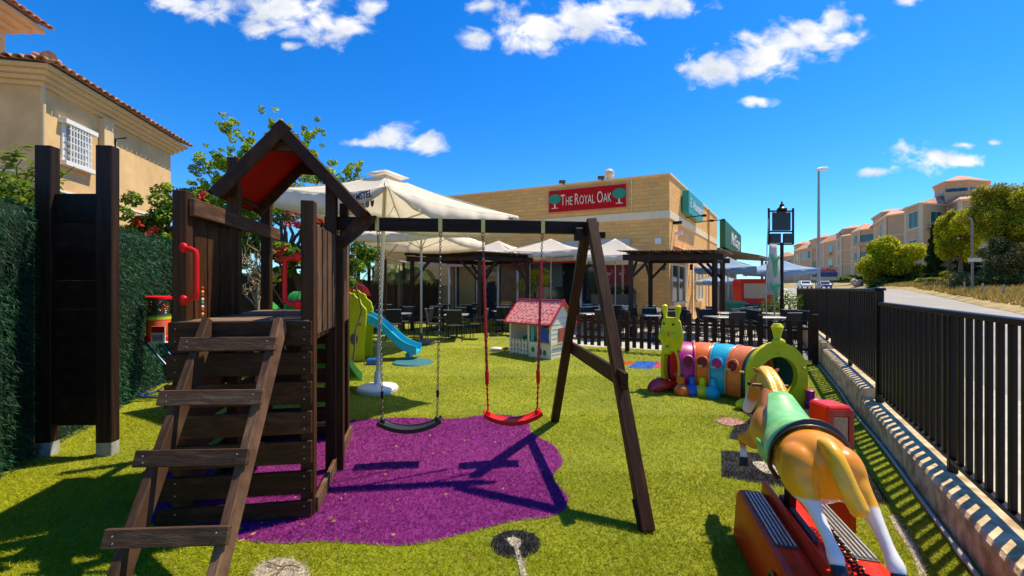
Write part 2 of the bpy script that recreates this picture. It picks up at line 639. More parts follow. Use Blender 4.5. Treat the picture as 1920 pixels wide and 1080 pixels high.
def smooth_poly(pts, n=6):
    out = []; k = len(pts)
    for i in range(k):
        p0, p1, p2, p3 = [np.array(pts[(i + j - 1) % k]) for j in range(4)]
        for t in np.arange(n) / n:
            q = 0.5 * ((2 * p1) + (-p0 + p2) * t + (2 * p0 - 5 * p1 + 4 * p2 - p3) * t * t + (-p0 + 3 * p1 - 3 * p2 + p3) * t ** 3)
            out.append(tuple(q))
    return out


PURPLE = smooth_poly(gpoly([(655, 790), (700, 786), (760, 784), (850, 786), (900, 780), (945, 779), (975, 784), (992, 796), (996, 810), (1012, 822),
                            (1036, 834), (1050, 852), (1055, 870), (1042, 884), (1038, 898), (1050, 915), (1063, 930), (1064, 946), (1052, 962),
                            (1020, 972), (970, 977), (920, 988), (860, 1004), (800, 1019), (740, 1024), (680, 1021), (600, 1017), (520, 1020),
                            (440, 1012), (360, 992), (290, 985), (268, 965), (292, 930), (285, 905), (330, 880), (420, 860), (450, 830), (440, 812),
                            (500, 800), (560, 800), (610, 794)]))
GREYOVAL = [tuple(G(967 + 46.5 * math.cos(a), 1021.5 + 26.5 * math.sin(a))[:2]) for a in np.linspace(0, 2 * PI, 40, endpoint=False)]
KEY = gpoly([(950, 1011), (965, 1009), (977, 1015), (976, 1024), (972, 1030), (978, 1048), (984, 1066), (988, 1082), (976, 1082), (973, 1064), (969, 1046),
             (964, 1030), (955, 1022)])
CREAM = [tuple(G(528 + 53 * math.cos(a), 1083 + 35 * math.sin(a))[:2]) for a in np.linspace(0, 2 * PI, 40, endpoint=False)]
HEX = gpoly([(1339, 789), (1360, 784), (1387, 788), (1398, 795), (1372, 800), (1355, 797)])
BLK1 = gpoly([(1352, 845), (1420, 850), (1530, 862), (1570, 885), (1590, 925), (1500, 918), (1440, 909), (1353, 895)])
BLK2 = gpoly([(1378, 798), (1400, 790), (1408, 784), (1385, 768), (1440, 762), (1532, 768), (1530, 800), (1560, 850), (1480, 845), (1400, 830), (1366, 822)])
BLK3 = gpoly([(1594, 866), (1606, 860), (1628, 885), (1668, 946), (1630, 944), (1600, 938), (1580, 925)])
OVAL = smooth_poly(gpoly([(1411, 868), (1440, 869), (1464, 883), (1478, 893), (1455, 892), (1430, 886)]), 4)
WHITELINE = gpoly([(1668, 970), (1676, 966), (1692, 990), (1712, 1018), (1728, 1050), (1738, 1082), (1724, 1082), (1716, 1054), (1700, 1024), (1682, 998)])
SQ_O = gpoly([(1165, 683), (1172, 677), (1192, 678), (1182, 684)])
SQ_B = gpoly([(1176, 690), (1196, 677), (1234, 679), (1222, 692)])
SQ_P = gpoly([(1224, 690), (1232, 679), (1246, 680), (1246, 690)])

C_GREEN = np.array([[0.335, 0.37, 0.006], [0.27, 0.31, 0.006], [0.48, 0.48, 0.012], [0.15, 0.20, 0.006]])
C_PURP = np.array([[0.25, 0.018, 0.195], [0.20, 0.014, 0.17], [0.33, 0.035, 0.24], [0.14, 0.012, 0.12]])
C_BLACKT = np.array([[0.012, 0.012, 0.016], [0.02, 0.02, 0.024], [0.03, 0.028, 0.03], [0.008, 0.008, 0.01]])
C_CREAMT = np.array([[0.62, 0.55, 0.42], [0.52, 0.46, 0.34], [0.70, 0.63, 0.50], [0.42, 0.36, 0.27]])
C_PINKT = np.array([[0.62, 0.36, 0.28], [0.56, 0.32, 0.26], [0.68, 0.42, 0.34], [0.45, 0.25, 0.2]])
C_BLUET = np.array([[0.02, 0.13, 0.50], [0.02, 0.11, 0.42], [0.03, 0.16, 0.56], [0.01, 0.08, 0.32]])
C_REDT = np.array([[0.60, 0.07, 0.02], [0.52, 0.06, 0.02], [0.65, 0.10, 0.03], [0.4, 0.05, 0.02]])
C_PNK2 = np.array([[0.60, 0.09, 0.12], [0.52, 0.07, 0.1], [0.65, 0.12, 0.15], [0.4, 0.05, 0.08]])
M_BLADE = attr_mat('turf blades', rough=0.7, trans=0.25, spec=0.10, var=0.0)

PATCH = [(PURPLE, C_PURP), (GREYOVAL, C_BLACKT), (KEY, C_CREAMT), (CREAM, C_CREAMT), (BLK1, C_BLACKT), (BLK2, C_BLACKT), (BLK3, C_BLACKT),
         (HEX, C_PINKT), (OVAL, C_CREAMT), (WHITELINE, C_CREAMT), (SQ_O, C_REDT), (SQ_B, C_BLUET), (SQ_P, C_PNK2)]


def blades(name, x, y, z0, col, h=0.026, w=0.0042, parent=None):
    n = len(x)
    a = nrng.uniform(0, 2 * PI, n); lean = nrng.uniform(0.5, 1.7, n) * h; la = nrng.uniform(0, 2 * PI, n)
    hh = h * nrng.uniform(0.45, 1.0, n)
    dist = np.maximum(1.0, y / 3.5)
    ww = w * dist * nrng.uniform(.7, 1.3, n)
    dx, dy = np.cos(a) * ww / 2, np.sin(a) * ww / 2
    v = np.empty((n, 3, 3))
    v[:, 0] = np.stack([x - dx, y - dy, np.full(n, z0)], 1)
    v[:, 1] = np.stack([x + dx, y + dy, np.full(n, z0)], 1)
    v[:, 2] = np.stack([x + np.cos(la) * lean, y + np.sin(la) * lean, z0 + hh], 1)
    tris = np.arange(3 * n).reshape(n, 3)
    k = nrng.choice(4, n, p=[.42, .3, .16, .12])
    seam = 1 - .28 * (np.abs(((x + .45 * y) * .5) % 1 - .5) < .008)
    tone = 1 + .13 * np.sin(x * 1.9 + 1.3 * np.sin(y * 1.1)) * np.sin(y * 1.4 + np.sin(x * 1.2)) + .10 * np.sin(x * 5.1 + 2 * np.sin(y * 3.3)) * np.sin(y * 4.3)
    c = col[k] * (nrng.uniform(.8, 1.2, n) * seam * tone)[:, None]
    return np_mesh(name, v.reshape(-1, 3), tris, M_BLADE, parent, np.repeat(c, 3, 0))


def scatter_turf():
    # density falls with distance; only where the picture shows ground
    pts = []
    for (y0, y1, dens) in ((1.7, 2.6, 15000), (2.6, 3.6, 11000), (3.6, 5.2, 6000), (5.2, 7.5, 2600), (7.5, 11, 1000), (11, 17, 260)):
        xa = max(-6.3, -1.25 * y1); xb = WALLX(y1)
        n = int((xb - xa) * (y1 - y0) * dens)
        x = nrng.uniform(xa, xb, n); y = nrng.uniform(y0, y1, n)
        k = (x < WALLX(y) - .01) & (x > -1.25 * y - .1) & (x > -2.62 - .435 * y)
        k &= ~((y > 11.3) & (x > 1.4)) & ~((y > 9.0) & (x > WALLX(9) - (y - 9.0) * 1.7))
        pts.append(np.stack([x[k], y[k]], 1))
    p = np.concatenate(pts)
    x, y = p[:, 0], p[:, 1]
    owner = np.full(len(x), -1)
    for i, (poly, c) in enumerate(PATCH):
        owner[in_poly(x, y, poly)] = i
    # cream stripes only on the striped oval
    st = (owner == 8) & (np.sin((x * .8 + y * .25) * 95) < 0.0); owner[st] = 4
    return x, y, owner


TX, TY, TO = scatter_turf()
k = TO == -1
# slow drifts of tone in the pile, as brushed turf has
drift = (np.sin(TX * 1.7 + np.sin(TY * 1.3) * 1.5) * np.sin(TY * 1.1 + 1 + np.sin(TX * .9)))
g = blades('turf_grass', TX[k], TY[k], 0.0, C_GREEN)
tag(g, 'yellow-green artificial turf pile covering the playground floor', None, None, 'stuff')
col_all = C_GREEN


def turf_patch(name, label, cat, idxs, base_col, mats=None):
    polys = [PATCH[i] for i in idxs]
    o = None
    for q, i in enumerate(idxs):
        poly, c = PATCH[i]
        m = mat('patch backing %d' % i, tuple(c[1]), rough=.95, var=.3, scale=90, bump=.6, bscale=200)
        z = 0.004 * (1 + (i in (2, 8, 7)))
        cx = sum(p[0] for p in poly) / len(poly); cy = sum(p[1] for p in poly) / len(poly)
        mb = MB(); mb.add([(p[0], p[1], z) for p in poly], [tuple(range(len(poly)))])
        if o is None:
            root = mb.build(name, m, at=(cx, cy, 0)); o = root
            tag(root, label, cat)
            par = root
        else:
            par = mb.build('inlay', m, root)
        k = TO == i
        if k.any():
            b = blades('pile', TX[k], TY[k], z, c, parent=root)
            b['kind'] = 'stuff'
    return root


turf_patch('purple_turf_patch', 'wavy-edged purple turf patch under the two swings', 'turf patch', [0], None)
turf_patch('round_turf_patch', 'round black turf patch with a cream keyhole stripe, bottom middle', 'turf patch', [1, 2], None)
turf_patch('round_turf_patch', 'cream round turf patch in front of the ladder foot', 'turf patch', [3], None)
turf_patch('black_turf_patch', 'black turf patch with striped cream oval left of the ride horse', 'turf patch', [4, 8], None)
turf_patch('black_turf_patch', 'ragged black turf patch between tunnel toy and ride horse', 'turf patch', [5], None)
turf_patch('black_turf_patch', 'black turf patch right of the red coin box', 'turf patch', [6], None)
turf_patch('hexagon_turf_patch', 'small pink turf hexagon left of the horse head', 'turf patch', [7], None)
turf_patch('painted_line', 'faded white painted line on turf beside the horse hooves', 'line', [9], None)
turf_patch('hopscotch_tile', 'blue floor tile with orange and pink neighbours by the picket fence', 'floor tile', [11, 10, 12], None)

# crack lines and a knot on the cream round
cr = [o for o in bpy.data.objects if o.get('label', '').startswith('cream round')][0]
mcr = mat('brown crack line', (.22, .13, .06), rough=.9)
for ln in ([(500, 1060), (515, 1066), (530, 1070), (545, 1066), (562, 1072)], [(530, 1070), (522, 1080), (505, 1090)]):
    MB().tube([G(*q) + V(0, 0, .022) for q in ln], .004, 5).build('crack_line', mcr, cr)
MB().lathe(G(531, 1067) + V(0, 0, .02), [(.012, 0), (.011, .004)], 10).build('knot', mcr, cr)
# ================================================================== kerb wall, pipe, black fence
wall = thing('kerb_wall', 'low rough concrete wall carrying the black fence on the right', 'wall', (WALLX(5), 5, 0))
segs = [(-1.5, 5.12, 0.225), (5.12, 8.45, 0.35), (8.45, 12.6, 0.47), (12.6, 19.5, 0.50)]
for (y0, y1, h) in segs:
    mb = MB(); n = 14; rings = []
    for i in range(n + 1):
        y = y0 + (y1 - y0) * i / n
        j = lambda a: rng.uniform(-a, a)
        x = WALLX(y)
        rings.append([V(x + j(.004), y, -.02), V(x + j(.004), y, h - .02), V(x + .018, y, h + j(.004)), V(x + .34, y, h + j(.004)), V(x + .36, y, h - .02), V(x + .36, y, -.02)])
    mb.rings(rings)
    mb.build('wall_section', M_CONC, wall)
mb = MB()
pp = []
for i in range(60):
    y = 1.2 + (8.85 - 1.2) * i / 59
    pp.append(V(WALLX(y) - .045 + .012 * math.sin(y * 2.1), y, 0.022 + .006 * math.sin(y * 3.3)))
mb.tube(pp, 0.013, 8)
mb.tube([pp[9], pp[10]], 0.018, 8)
mb.tube([pp[46], pp[47]], 0.018, 8)
tag(mb.build('conduit_pipe', mat('grey conduit', (0.34, 0.33, 0.31), rough=.6), smooth=True, at=pp[20]), 'thin grey conduit pipe along the foot of the concrete wall', 'pipe')

fen_dir = V(0.584, 1, 0).normalized()


def fence_panel(label, y0, y1, z0, z1, posts, endpost=None):
    root = thing('metal_fence', label, 'fence', (FENX(y0), y0, 0), 'black bar fence panels on the kerb wall')
    P = lambda y, z: V(FENX(y), y, z)
    M = MB().beam(P(y0, z1 - .02), P(y1, z1 - .02), .05, .04, ch=.006).build('top_rail', M_BLACK, root)
    MB().beam(P(y0, z0 + .015), P(y1, z0 + .015), .045, .03, ch=.004).build('bottom_rail', M_BLACK, root)
    h = z1 - z0 - .07
    me = None; y = y0 + .06
    while y < y1 - .03:
        if me is None:
            me = MB().box((0, 0, 0), (.028, .042, h), rz=-math.atan(0.584), ch=.003).mesh('bar', Vector((0, 0, 0)), M_BLACK)
        o = link('bar', me, root, P(y, (z0 + .03 + z1 - .04) / 2) - wloc(root))
        y += 0.122
    for (yp, zf) in posts:
        MB().box((FENX(yp), yp, (zf + z1 - .04) / 2), (.05, .05, z1 - .04 - zf), rz=-math.atan(.584), ch=.004).build('fence_post', M_BLACK, root)
    if endpost:
        yp, zf, zt = endpost
        b = MB().box((FENX(yp), yp, (zf + zt) / 2), (.07, .07, zt - zf), rz=-math.atan(.584), ch=.006)
        b.lathe((FENX(yp), yp, zt), [(.058, 0), (.062, .006), (.055, .03), (.02, .045), (.005, .046)], 12)
        b.build('end_post', M_BLACK, root)
    return root


fence_panel('near black bar fence, lower stretch at the right edge of the photo', 1.3, 4.93, 0.30, 1.39, [(3.07, .225)], None)
fence_panel('taller black bar fence stretch behind the concrete step, before the picket post', 4.99, 8.4, 0.43, 1.545, [(6.6, .35)], (4.96, .225, 1.52))
fence_panel('far black bar fence stretch beyond the picket fence', 8.46, 16.4, 0.55, 1.545, [(8.9, .47), (10.5, .47), (13.2, .5)], None)

# ================================================================== left hedge
M_HEDGEB = mat('hedge backing', (0.006, 0.03, 0.014), rough=.95, var=.4, scale=30)
M_NEEDLE = attr_mat('hedge needles', rough=.55, trans=.1, spec=.3, var=0)


def hedge():
    root = thing('artificial_hedge', 'dark green artificial hedge screen along the left boundary', 'hedge', (-4.3, 3.5, 0))
    A = lambda t: V(-3.13 - .435 * (t), 1.0 + t, 0)   # plane through photo base line
    L = 8.6
    top = lambda t: 2.22 + 0.022 * t
    mb = MB()
    mb.rings([[A(t) + V(-.03, 0, 0), A(t) + V(-.03, 0, top(t)), A(t) + V(-.09, 0, top(t)), A(t) + V(-.09, 0, 0)] for t in np.linspace(0, L, 10)])
    mb.build('backing', M_HEDGEB, root)
    n = 90000
    t = L * nrng.random(n) ** 1.35; z = nrng.random(n) ** .95
    zt = 2.22 + .022 * t
    zz = z * zt + .01
    # tufted rows: needles spring from wires and hang down
    nx, ny = .917, .399
    off = nrng.uniform(0, .035, n) + .02 * (np.sin(t * 9 + zz * 3) * np.sin(zz * 11 + t * 2) + 1)
    bx = -3.13 - .435 * t + nx * off; byy = 1.0 + t + ny * off
    ln = nrng.uniform(.03, .075, n)
    d = np.stack([nx * nrng.uniform(.1, .8, n) + nrng.normal(0, .35, n), ny * .4 + nrng.normal(0, .5, n), -nrng.uniform(.1, 1.1, n)], 1)
    up = zz > zt - .05
    d[up, 2] = nrng.uniform(.1, 1.0, up.sum())
    d /= np.linalg.norm(d, axis=1)[:, None]
    b = np.stack([bx, byy, zz], 1)
    a = nrng.normal(0, 1, (n, 3)); a /= np.linalg.norm(a, axis=1)[:, None]
    w = .0028 * np.maximum(1, (t + 1) / 4)[:, None] * 1.3
    v = np.empty((n, 3, 3)); v[:, 0] = b - a * w; v[:, 1] = b + a * w; v[:, 2] = b + d * ln[:, None]
    cols = np.array([[.008, .075, .030], [.014, .11, .035], [.004, .045, .02], [.03, .15, .05]])
    pt = .82 + .35 * np.sin(t * 2.3 + np.sin(zz * 2.1) * 1.4) * np.sin(zz * 3.1 + t) - .35 * (np.abs((t * .66) % 1 - .5) < .02) + .25 * (zz > zt - .12)
    c = cols[nrng.choice(4, n, p=[.4, .3, .22, .08])] * (nrng.uniform(.7, 1.3, n) * pt)[:, None]
    o = np_mesh('needles', v.reshape(-1, 3), np.arange(3 * n).reshape(n, 3), M_NEEDLE, root, np.repeat(c, 3, 0))
    o['kind'] = 'stuff'


hedge()

# ================================================================== play tower
tower = thing('play_tower', 'dark brown wooden play tower with gabled red-lined roof and ladder', 'play tower', (-1.9, 3.5, 0))
FLt, FRt = V(-2.175, 2.82, 0), V(-1.395, 2.93, 0)
MLt, MRt = V(-2.29, 3.52, 0), V(-1.53, 3.62, 0)
BLt, BRt = V(-2.46, 4.28, 0), V(-1.735, 4.42, 0)
DZ = 1.335
fdir = (FRt - FLt).normalized()


def post(p, z0, z1, s=.085, m=M_WOOD, rz=.2, parent=tower, name='post'):
    return MB().box((p.x, p.y, (z0 + z1) / 2), (s, s, z1 - z0), rz=rz, ch=.005).build(name, m, parent)


post(FLt, 0, 2.19); post(FRt, 0, 2.145)
post(MLt, 0, 2.62); post(MRt, 0, 2.46)
post(BLt, 0, 2.62); post(BRt, 0, 2.42)
# front boards
u = (BRt - FRt).normalized(); ul = (BLt - FLt).normalized()
for i in range(7):
    zc = DZ - .05 - .08 - i * .2 + .04
    ext = .045 + .012 * i
    a = FLt - fdir * (ext) + V(0, -.055, 0); b = FRt + fdir * .045 + V(0, -.055, 0)
    fb = MB().beam(V(a.x, a.y, zc), V(b.x, b.y, zc), .024, .152 if i else .165, ch=.004).build('front_board', M_WOOD, tower)
    for q_ in (FLt, FRt):
        for dz_ in (-.04, .04):
            MB().ellipsoid(V(q_.x, q_.y - .055 - .0125, zc + dz_), (.0055, .003, .0055), 6, 4).build('screw', M_STEEL, fb)
    # left side, back and their gaps
    a = FLt + V(-.055, .02, 0); b = BLt + V(-.055, 0, 0)
    MB().beam(V(a.x, a.y, zc), V(b.x, b.y, zc), .024, .15, ch=.004).build('side_board', M_WOOD, tower)
    a = BLt + V(0, .055, 0); b = BRt + V(0.03, .055, 0)
    MB().beam(V(a.x, a.y, zc), V(b.x, b.y, zc), .024, .15, ch=.004).build('back_board', M_WOOD, tower)
# right side base rail and deck joists
o_ = V(.05, 0, 0)
MB().beam(FRt + o_ + V(0, .0, .06), BRt + o_ + V(0, .05, .06), .03, .11, ch=.004).build('base_rail', M_WOODW, tower)
MB().beam(FRt + V(0, .04, DZ - .09), BRt + V(0, 0, DZ - .09), .04, .12, ch=.004).build('joist', M_WOOD, tower)
MB().beam(FLt + V(.0, .04, DZ - .09), BLt + V(0, 0, DZ - .09), .04, .12, ch=.004).build('joist', M_WOOD, tower)
# deck boards
nb = 15
for i in range(nb):
    t = (i + .5) / nb
    a = FLt.lerp(BLt, t) + V(-.03, -.06, 0); b = FRt.lerp(BRt, t) + V(.03, -.06, 0)
    if i == 0: a += V(.0, 0, 0)
    MB().beam(V(a.x, a.y, DZ - .012), V(b.x, b.y, DZ - .012), .096, .022, ch=.003).build('deck_board', M_DECK, tower)
# left railing: rail and slats, inside the posts
MB().beam(FLt + V(.065, -.01, 2.085), BLt + V(.10, .03, 2.085), .038, .115, ch=.005).build('hand_rail', M_WOODW, tower)
for i in range(3):
    p = FLt.lerp(MLt, (i + 1) / 4.2)
    MB().box((p.x + .0, p.y + .02, 1.70), (.024, .15, .76), rz=.15, ch=.003).build('rail_slat', M_WOOD, tower)
# right side slats outside the posts
me = None
for (A_, B_, n_, t0, t1) in ((FRt, MRt, 4, .16, .86), (MRt, BRt, 4, .14, .90)):
    for i in range(n_):
        p = A_.lerp(B_, t0 + (t1 - t0) * i / (n_ - 1)) + V(.035, 0, 1.61)
        if me is None:
            me = MB().box((0, 0, 0), (.022, .135, .76), rz=math.atan(.23), ch=.003).mesh('side_slat', Vector((0, 0, 0)), M_WOODW)
        link('side_slat', me, tower, p - wloc(tower))
MB().beam(FRt + V(.0, 0, 1.90), BRt + V(.0, 0, 1.90), .03, .09, ch=.004).build('side_rail', M_WOOD, tower)
MB().beam(FRt + V(.0, 0, 1.36), BRt + V(.0, 0, 1.36), .03, .09, ch=.004).build('side_rail', M_WOOD, tower)
post(MRt + V(-.0, .03, 0) + V(.055, 0, 0), 0, 2.0, s=.07, name='side_post')

# red grab handles
for (p, dz, sx) in ((FLt + V(.05, -.05, 1.64), .34, 1), (FRt + V(-.05, -.045, 1.60), .32, -1)):
    pts = []
    for i in range(13):
        a = i / 12 * PI
        pts.append(p + V(sx * .085 * min(1, math.sin(a) * 1.9), -.012, dz / 2 * (1 if i == 0 else -1 if i == 12 else math.cos(a) * 1.0)))
    b = MB().tube(pts, .0165, 10)
    b.ellipsoid(pts[0], (.028, .02, .034)); b.ellipsoid(pts[-1], (.028, .02, .034))
    b.build('grab_handle', M_REDP, tower, smooth=True)
# bead strings hanging beside the left handle
bead_cols = [M_REDP, mat('yellow bead', (.75, .5, .03), rough=.35), M_REDP, M_WHITE, mat('green bead', (.03, .3, .1), rough=.35), M_WHITE]
for (px, dd) in ((347, 2.80), (379, 3.02)):
    x = (px - 960) / F * dd
    root_b = MB().tube([V(x, dd, DZ + .01), V(x, dd, 1.56)], .003, 6).build('bead_string', M_WHITE, tower)
    for j in range(8):
        z = DZ + .03 + j * (.026)
        MB().ellipsoid((x, dd, z), (.012, .012, .014), 8, 6).build('bead', bead_cols[(j + (px > 360)) % 6], root_b, smooth=True)

# roof
M_REDROOF = mat('faded red roof lining', (0.50, 0.008, 0.005), spec=.08, rough=.7, var=.25, scale=3, coords='Object', bump=.1, bscale=8)
M_FELT = mat('black roofing felt', (0.02, 0.018, 0.018), rough=.8, var=.3, scale=14, bump=.4, bscale=60)
RA = W(527, 224, 3.42)          # front apex
RL = W(391, 356, 3.28)
RR = W(690, 396, 3.58)
bd = V(-.165, .80, 0)           # roof runs back along the tower sides
for (E, nm, mm) in ((RL, 'roof_panel', M_REDROOF), (RR, 'roof_panel', M_REDROOF)):
    dvec = (E - RA); nrm = dvec.cross(bd).normalized()
    if nrm.z < 0: nrm = -nrm
    a0, a1 = RA + nrm * -.03 + bd * .03, E + nrm * -.03 + bd * .03
    mb = MB(); mb.prism([a0, a1, a1 + bd * .94, a0 + bd * .94], nrm * .016)
    mb.build('roof_panel', mm, tower)
    # felt on top
    a0, a1 = RA + nrm * -.008, E + nrm * -.008
    mb = MB(); mb.prism([a0, a1 + dvec.normalized() * .02, a1 + bd * 1.02 + dvec.normalized() * .02, a0 + bd * 1.02], nrm * .008)
    mb.build('roof_felt', M_FELT, tower)
    # barge boards front and back
    for q, k_ in ((0, 0), (1, 1)):
        o0 = bd * k_
        MB().beam(RA + o0 - nrm * .055, E + o0 - nrm * .055, .10, .036, up=tuple(bd.normalized()), ch=.005).build('barge_board', M_WOOD, tower)
    # eave batten
    MB().beam(E - dvec.normalized() * .06 - nrm * .05 + bd * .03, E - dvec.normalized() * .06 - nrm * .05 + bd * .97, .03, .05, up=tuple(nrm), ch=.004).build('eave_batten', M_WOOD, tower)
mb = MB(); c_ = RA + V(0, -.0, 0) + bd * .04
mb.prism([c_ + V(0, 0, -.09), c_ + V(-.14, -.02, -.235), c_ + V(.16, .02, -.245)], V(0, .022, 0))
mb.build('gable_gusset', M_WOOD, tower)
mb = MB(); c_ = RA + bd * .94
mb.prism([c_ + V(0, 0, -.09), c_ + V(-.14, -.02, -.235), c_ + V(.16, .02, -.245)], V(0, .022, 0))
mb.build('gable_gusset', M_WOOD, tower)

# ladder
def lad(t, side):       # t=0 foot, 1 top
    foot = V(-1.92, 1.87, 0); top_ = V(-2.06, 2.79, 1.36)
    wdt = .545
    return foot.lerp(top_, t) + V(side * wdt, side * .03, 0)


for s_ in (0, 1):
    off_ = V(.075 if s_ == 0 else -.02, .025, -.01)
    o_ = MB().beam(lad(0, s_) + off_, lad(.985, s_) + off_, .05, .105, up=(0, -.8, .6), ch=.005).build('ladder_side', M_WOODW, tower)
for k_, t in enumerate((.245, .467, .668, .875)):
    a, b = lad(t, 0), lad(t, 1)
    c_ = V(0, -.045, .012)
    r_ = MB().beam(a + c_ + V(-.005, 0, 0), b + c_ + V(.03, 0, 0), .032, .085, up=(0, .35, 1), ch=.004).build('ladder_rung', M_WOODW, tower)
    for e_, s2 in ((a + V(.05, 0, 0), 1), (b + V(-.02, 0, 0), -1)):
        for zz in (-.015, .02):
            MB().ellipsoid(e_ + c_ + V(0, -.018, zz), (.005, .004, .005), 6, 4).build('screw', M_STEEL, r_)

# ================================================================== swing frame
frame = thing('swing_set', 'dark wooden swing set, beam bolted to the tower and splayed end legs', 'swing frame', (.7, 3.9, 0))
BL0, BR0 = V(-1.615, 3.70, 2.11), V(.795, 3.965, 2.105)
bdir = (BR0 - BL0).normalized()
MB().beam(BL0, BR0, .09, .112, ch=.006).build('beam', M_WOODD, frame)
LF0, LF1 = V(.862, 2.72, 0), V(.715, 3.86, 2.16)
LR0, LR1 = V(.496, 4.96, 0), V(.70, 4.06, 2.07)
b = MB().beam(LF0, LF1, .088, .088, up=(1, 0, 0), ch=.006).build('leg', M_WOOD, frame)
b = MB().beam(LR0, LR1, .088, .088, up=(1, 0, 0), ch=.006).build('leg', M_WOOD, frame)
mb = MB(); mb.prism([LF0 + V(-.055, -.02, 0), LF0 + V(-.03, -.02, 0), LF0 + V(-.052, .06, .16), LF0 + V(-.075, .06, .16)], V(0, .03, 0)).build('ground_anchor', M_WOODD, frame)
MB().beam(V(.81, 3.03, .885), V(.63, 4.62, .915), .036, .125, ch=.004).build('cross_bar', M_WOOD, frame)
mb = MB().box((.60, 3.86, 2.035), (.07, .10, .11), ch=.008); mb.build('bolt_block', M_WOODD, frame)
MB().beam(V(.66, 3.93, 2.045), V(.86, 3.95, 2.04), .05, .06, ch=.006).build('beam_cleat', M_WOODD, frame)
# brace
br0, br1 = V(-1.49, 3.66, 1.86), V(-1.17, 3.68, 2.15)
q = V(0, -.036, 0)
pl = [W(627, 455, 3.60), W(668, 405, 3.62), W(704, 404, 3.64), W(698, 418, 3.64), W(630, 477, 3.60)]
MB().prism(pl, V(0, .04, 0)).build('brace', M_WOOD, frame)
mb = MB()
mb.lathe(W(684, 416, 3.61), [(.012, 0), (.012, .008), (.001, .009)], 10, axis=(0, -1, 0)); mb.build('bolt', M_STEEL, frame)


def on_beam(px):
    # point of the beam axis seen at photo column px
    t = ((px - 960) / F * BL0.y - BL0.x) / ((bdir.x - (px - 960) / F * bdir.y))
    return BL0 + bdir * t


straps = {}
for px in (709, 826, 905.5, 1016.5):
    c_ = on_beam(px)
    mb = MB()
    mb.box(c_ + V(0, 0, .0), (.034, .098, .121), rz=math.atan2(bdir.y, bdir.x))
    mb.build('hanger_strap', M_BRASS, frame)
    e = c_ + V(0, 0, -.062)
    mb = MB().tube([e + V(.011 * math.cos(a), 0, -.018 + .018 * math.sin(a)) for a in np.linspace(0, 2 * PI, 12)], .004, 6, cap=False)
    mb.build('hanger_eye', M_CHAIN, frame, smooth=True)
    straps[px] = e + V(0, 0, -.034)


def chain(mb, p0, p1, link_l=.034, r=.0034, wid=.0095):
    p0, p1 = Vector(p0), Vector(p1)
    z = (p1 - p0).normalized(); x, y, _ = frame_axes(z, (0, 1, 0))
    n = int((p1 - p0).length / (link_l * .72)); st = (p1 - p0).length / n
    for i in range(n):
        c_ = p0 + z * (st * (i + .5)); s_ = x if i % 2 else y
        s_ = (s_ + (y if i % 2 else -x) * .45).normalized()
        pts = []
        for k_ in range(10):
            a = 2 * PI * k_ / 10
            pts.append(c_ + s_ * (wid * math.cos(a)) + z * ((link_l / 2 - r) * math.sin(a)))
        pts.append(pts[0])
        mb.tube(pts, r, 5, cap=False)


def swing(label, pa, pb, zs, m_seat, ymove, sleeve=None, spread=.245, colr=None):
    a0, b0 = straps[pa], straps[pb]
    mid = (a0 + b0) / 2 + V(0, ymove, 0); dirx = (b0 - a0).normalized()
    s = thing('swing', label, 'swing', (mid.x, mid.y, zs), 'swings hanging from the beam')
    ea, eb = mid - dirx * spread, mid + dirx * spread
    ea.z = eb.z = zs + .07
    # seat: a sagging moulded strip
    back = V(-dirx.y, dirx.x, 0)
    rs = []
    for i in range(17):
        t = -1 + 2 * i / 16
        c_ = mid + dirx * (t * (spread + .035)); c_.z = zs + .075 * t * t ** 1 + (.0 if abs(t) < .9 else .004)
        wv = .078 * (1 - .10 * t * t)
        th = .011
        tn = (dirx + V(0, 0, .3 * t)).normalized(); up_ = back.cross(tn); up_ = up_ if up_.z > 0 else -up_
        lip = .016
        prof = [(-wv, -th - lip), (-wv, lip * .5), (-wv + .014, lip * .5), (-wv + .02, 0), (wv - .02, 0), (wv - .014, lip * .5), (wv, lip * .5), (wv, -th - lip), (wv - .012, -th - lip), (wv - .014, -th), (-wv + .014, -th), (-wv + .012, -th - lip)]
        rs.append([c_ + back * p + up_ * q_ for (p, q_) in prof])
    MB().rings(rs).build('seat', m_seat, s, smooth=True)
    for (e0, e1, sg) in ((a0, ea, -1), (b0, eb, 1)):
        MB().ellipsoid(e1 + V(0, 0, .0), (.022, .026, .03)).build('seat_lug', m_seat, s, smooth=True)
        top_ = e0; bot = e1 + V(0, 0, .02)
        mb = MB()
        if sleeve:
            k_ = top_.lerp(bot, .13)
            chain(mb, top_, k_)
            ch = mb.build('chain', M_CHAIN, s)
            mb = MB(); k2 = top_.lerp(bot, .80)
            n = 70; pts = [k_.lerp(k2, i / n) for i in range(n + 1)]
            mb.tube(pts, [.0125 + .0022 * math.sin(i * 1.57) for i in range(n + 1)], 8)
            sl = mb.build('chain_sleeve', sleeve, s, smooth=True)
            mb = MB().tube([k2 + V(0, 0, .05), k2 + V(0, 0, .03), k2 + V(0, 0, -.06), k2 + V(0, 0, -.09)], [.012, .019, .017, .008], 10)
            mb.build('clamp', M_REDP, s, smooth=True)
            mb = MB().tube([k2 + V(0, 0, -.08), bot], .0065, 6)
            chain(mb, k2 + V(0, 0, -.08), bot, link_l=.03, wid=.009)
            mb.build('lower_chain', M_REDP, s)
        else:
            chain(mb, top_, top_.lerp(bot, .5), link_l=.036)
            chain(mb, top_.lerp(bot, .5), bot, link_l=.036)
            mb.build('chain', M_CHAIN, s)
            c_ = top_.lerp(bot, .87)
            MB().tube([c_ + V(0, 0, .03), c_ + V(0, 0, -.03)], .013, 8).build('clamp', M_BLACK, s)
    return s


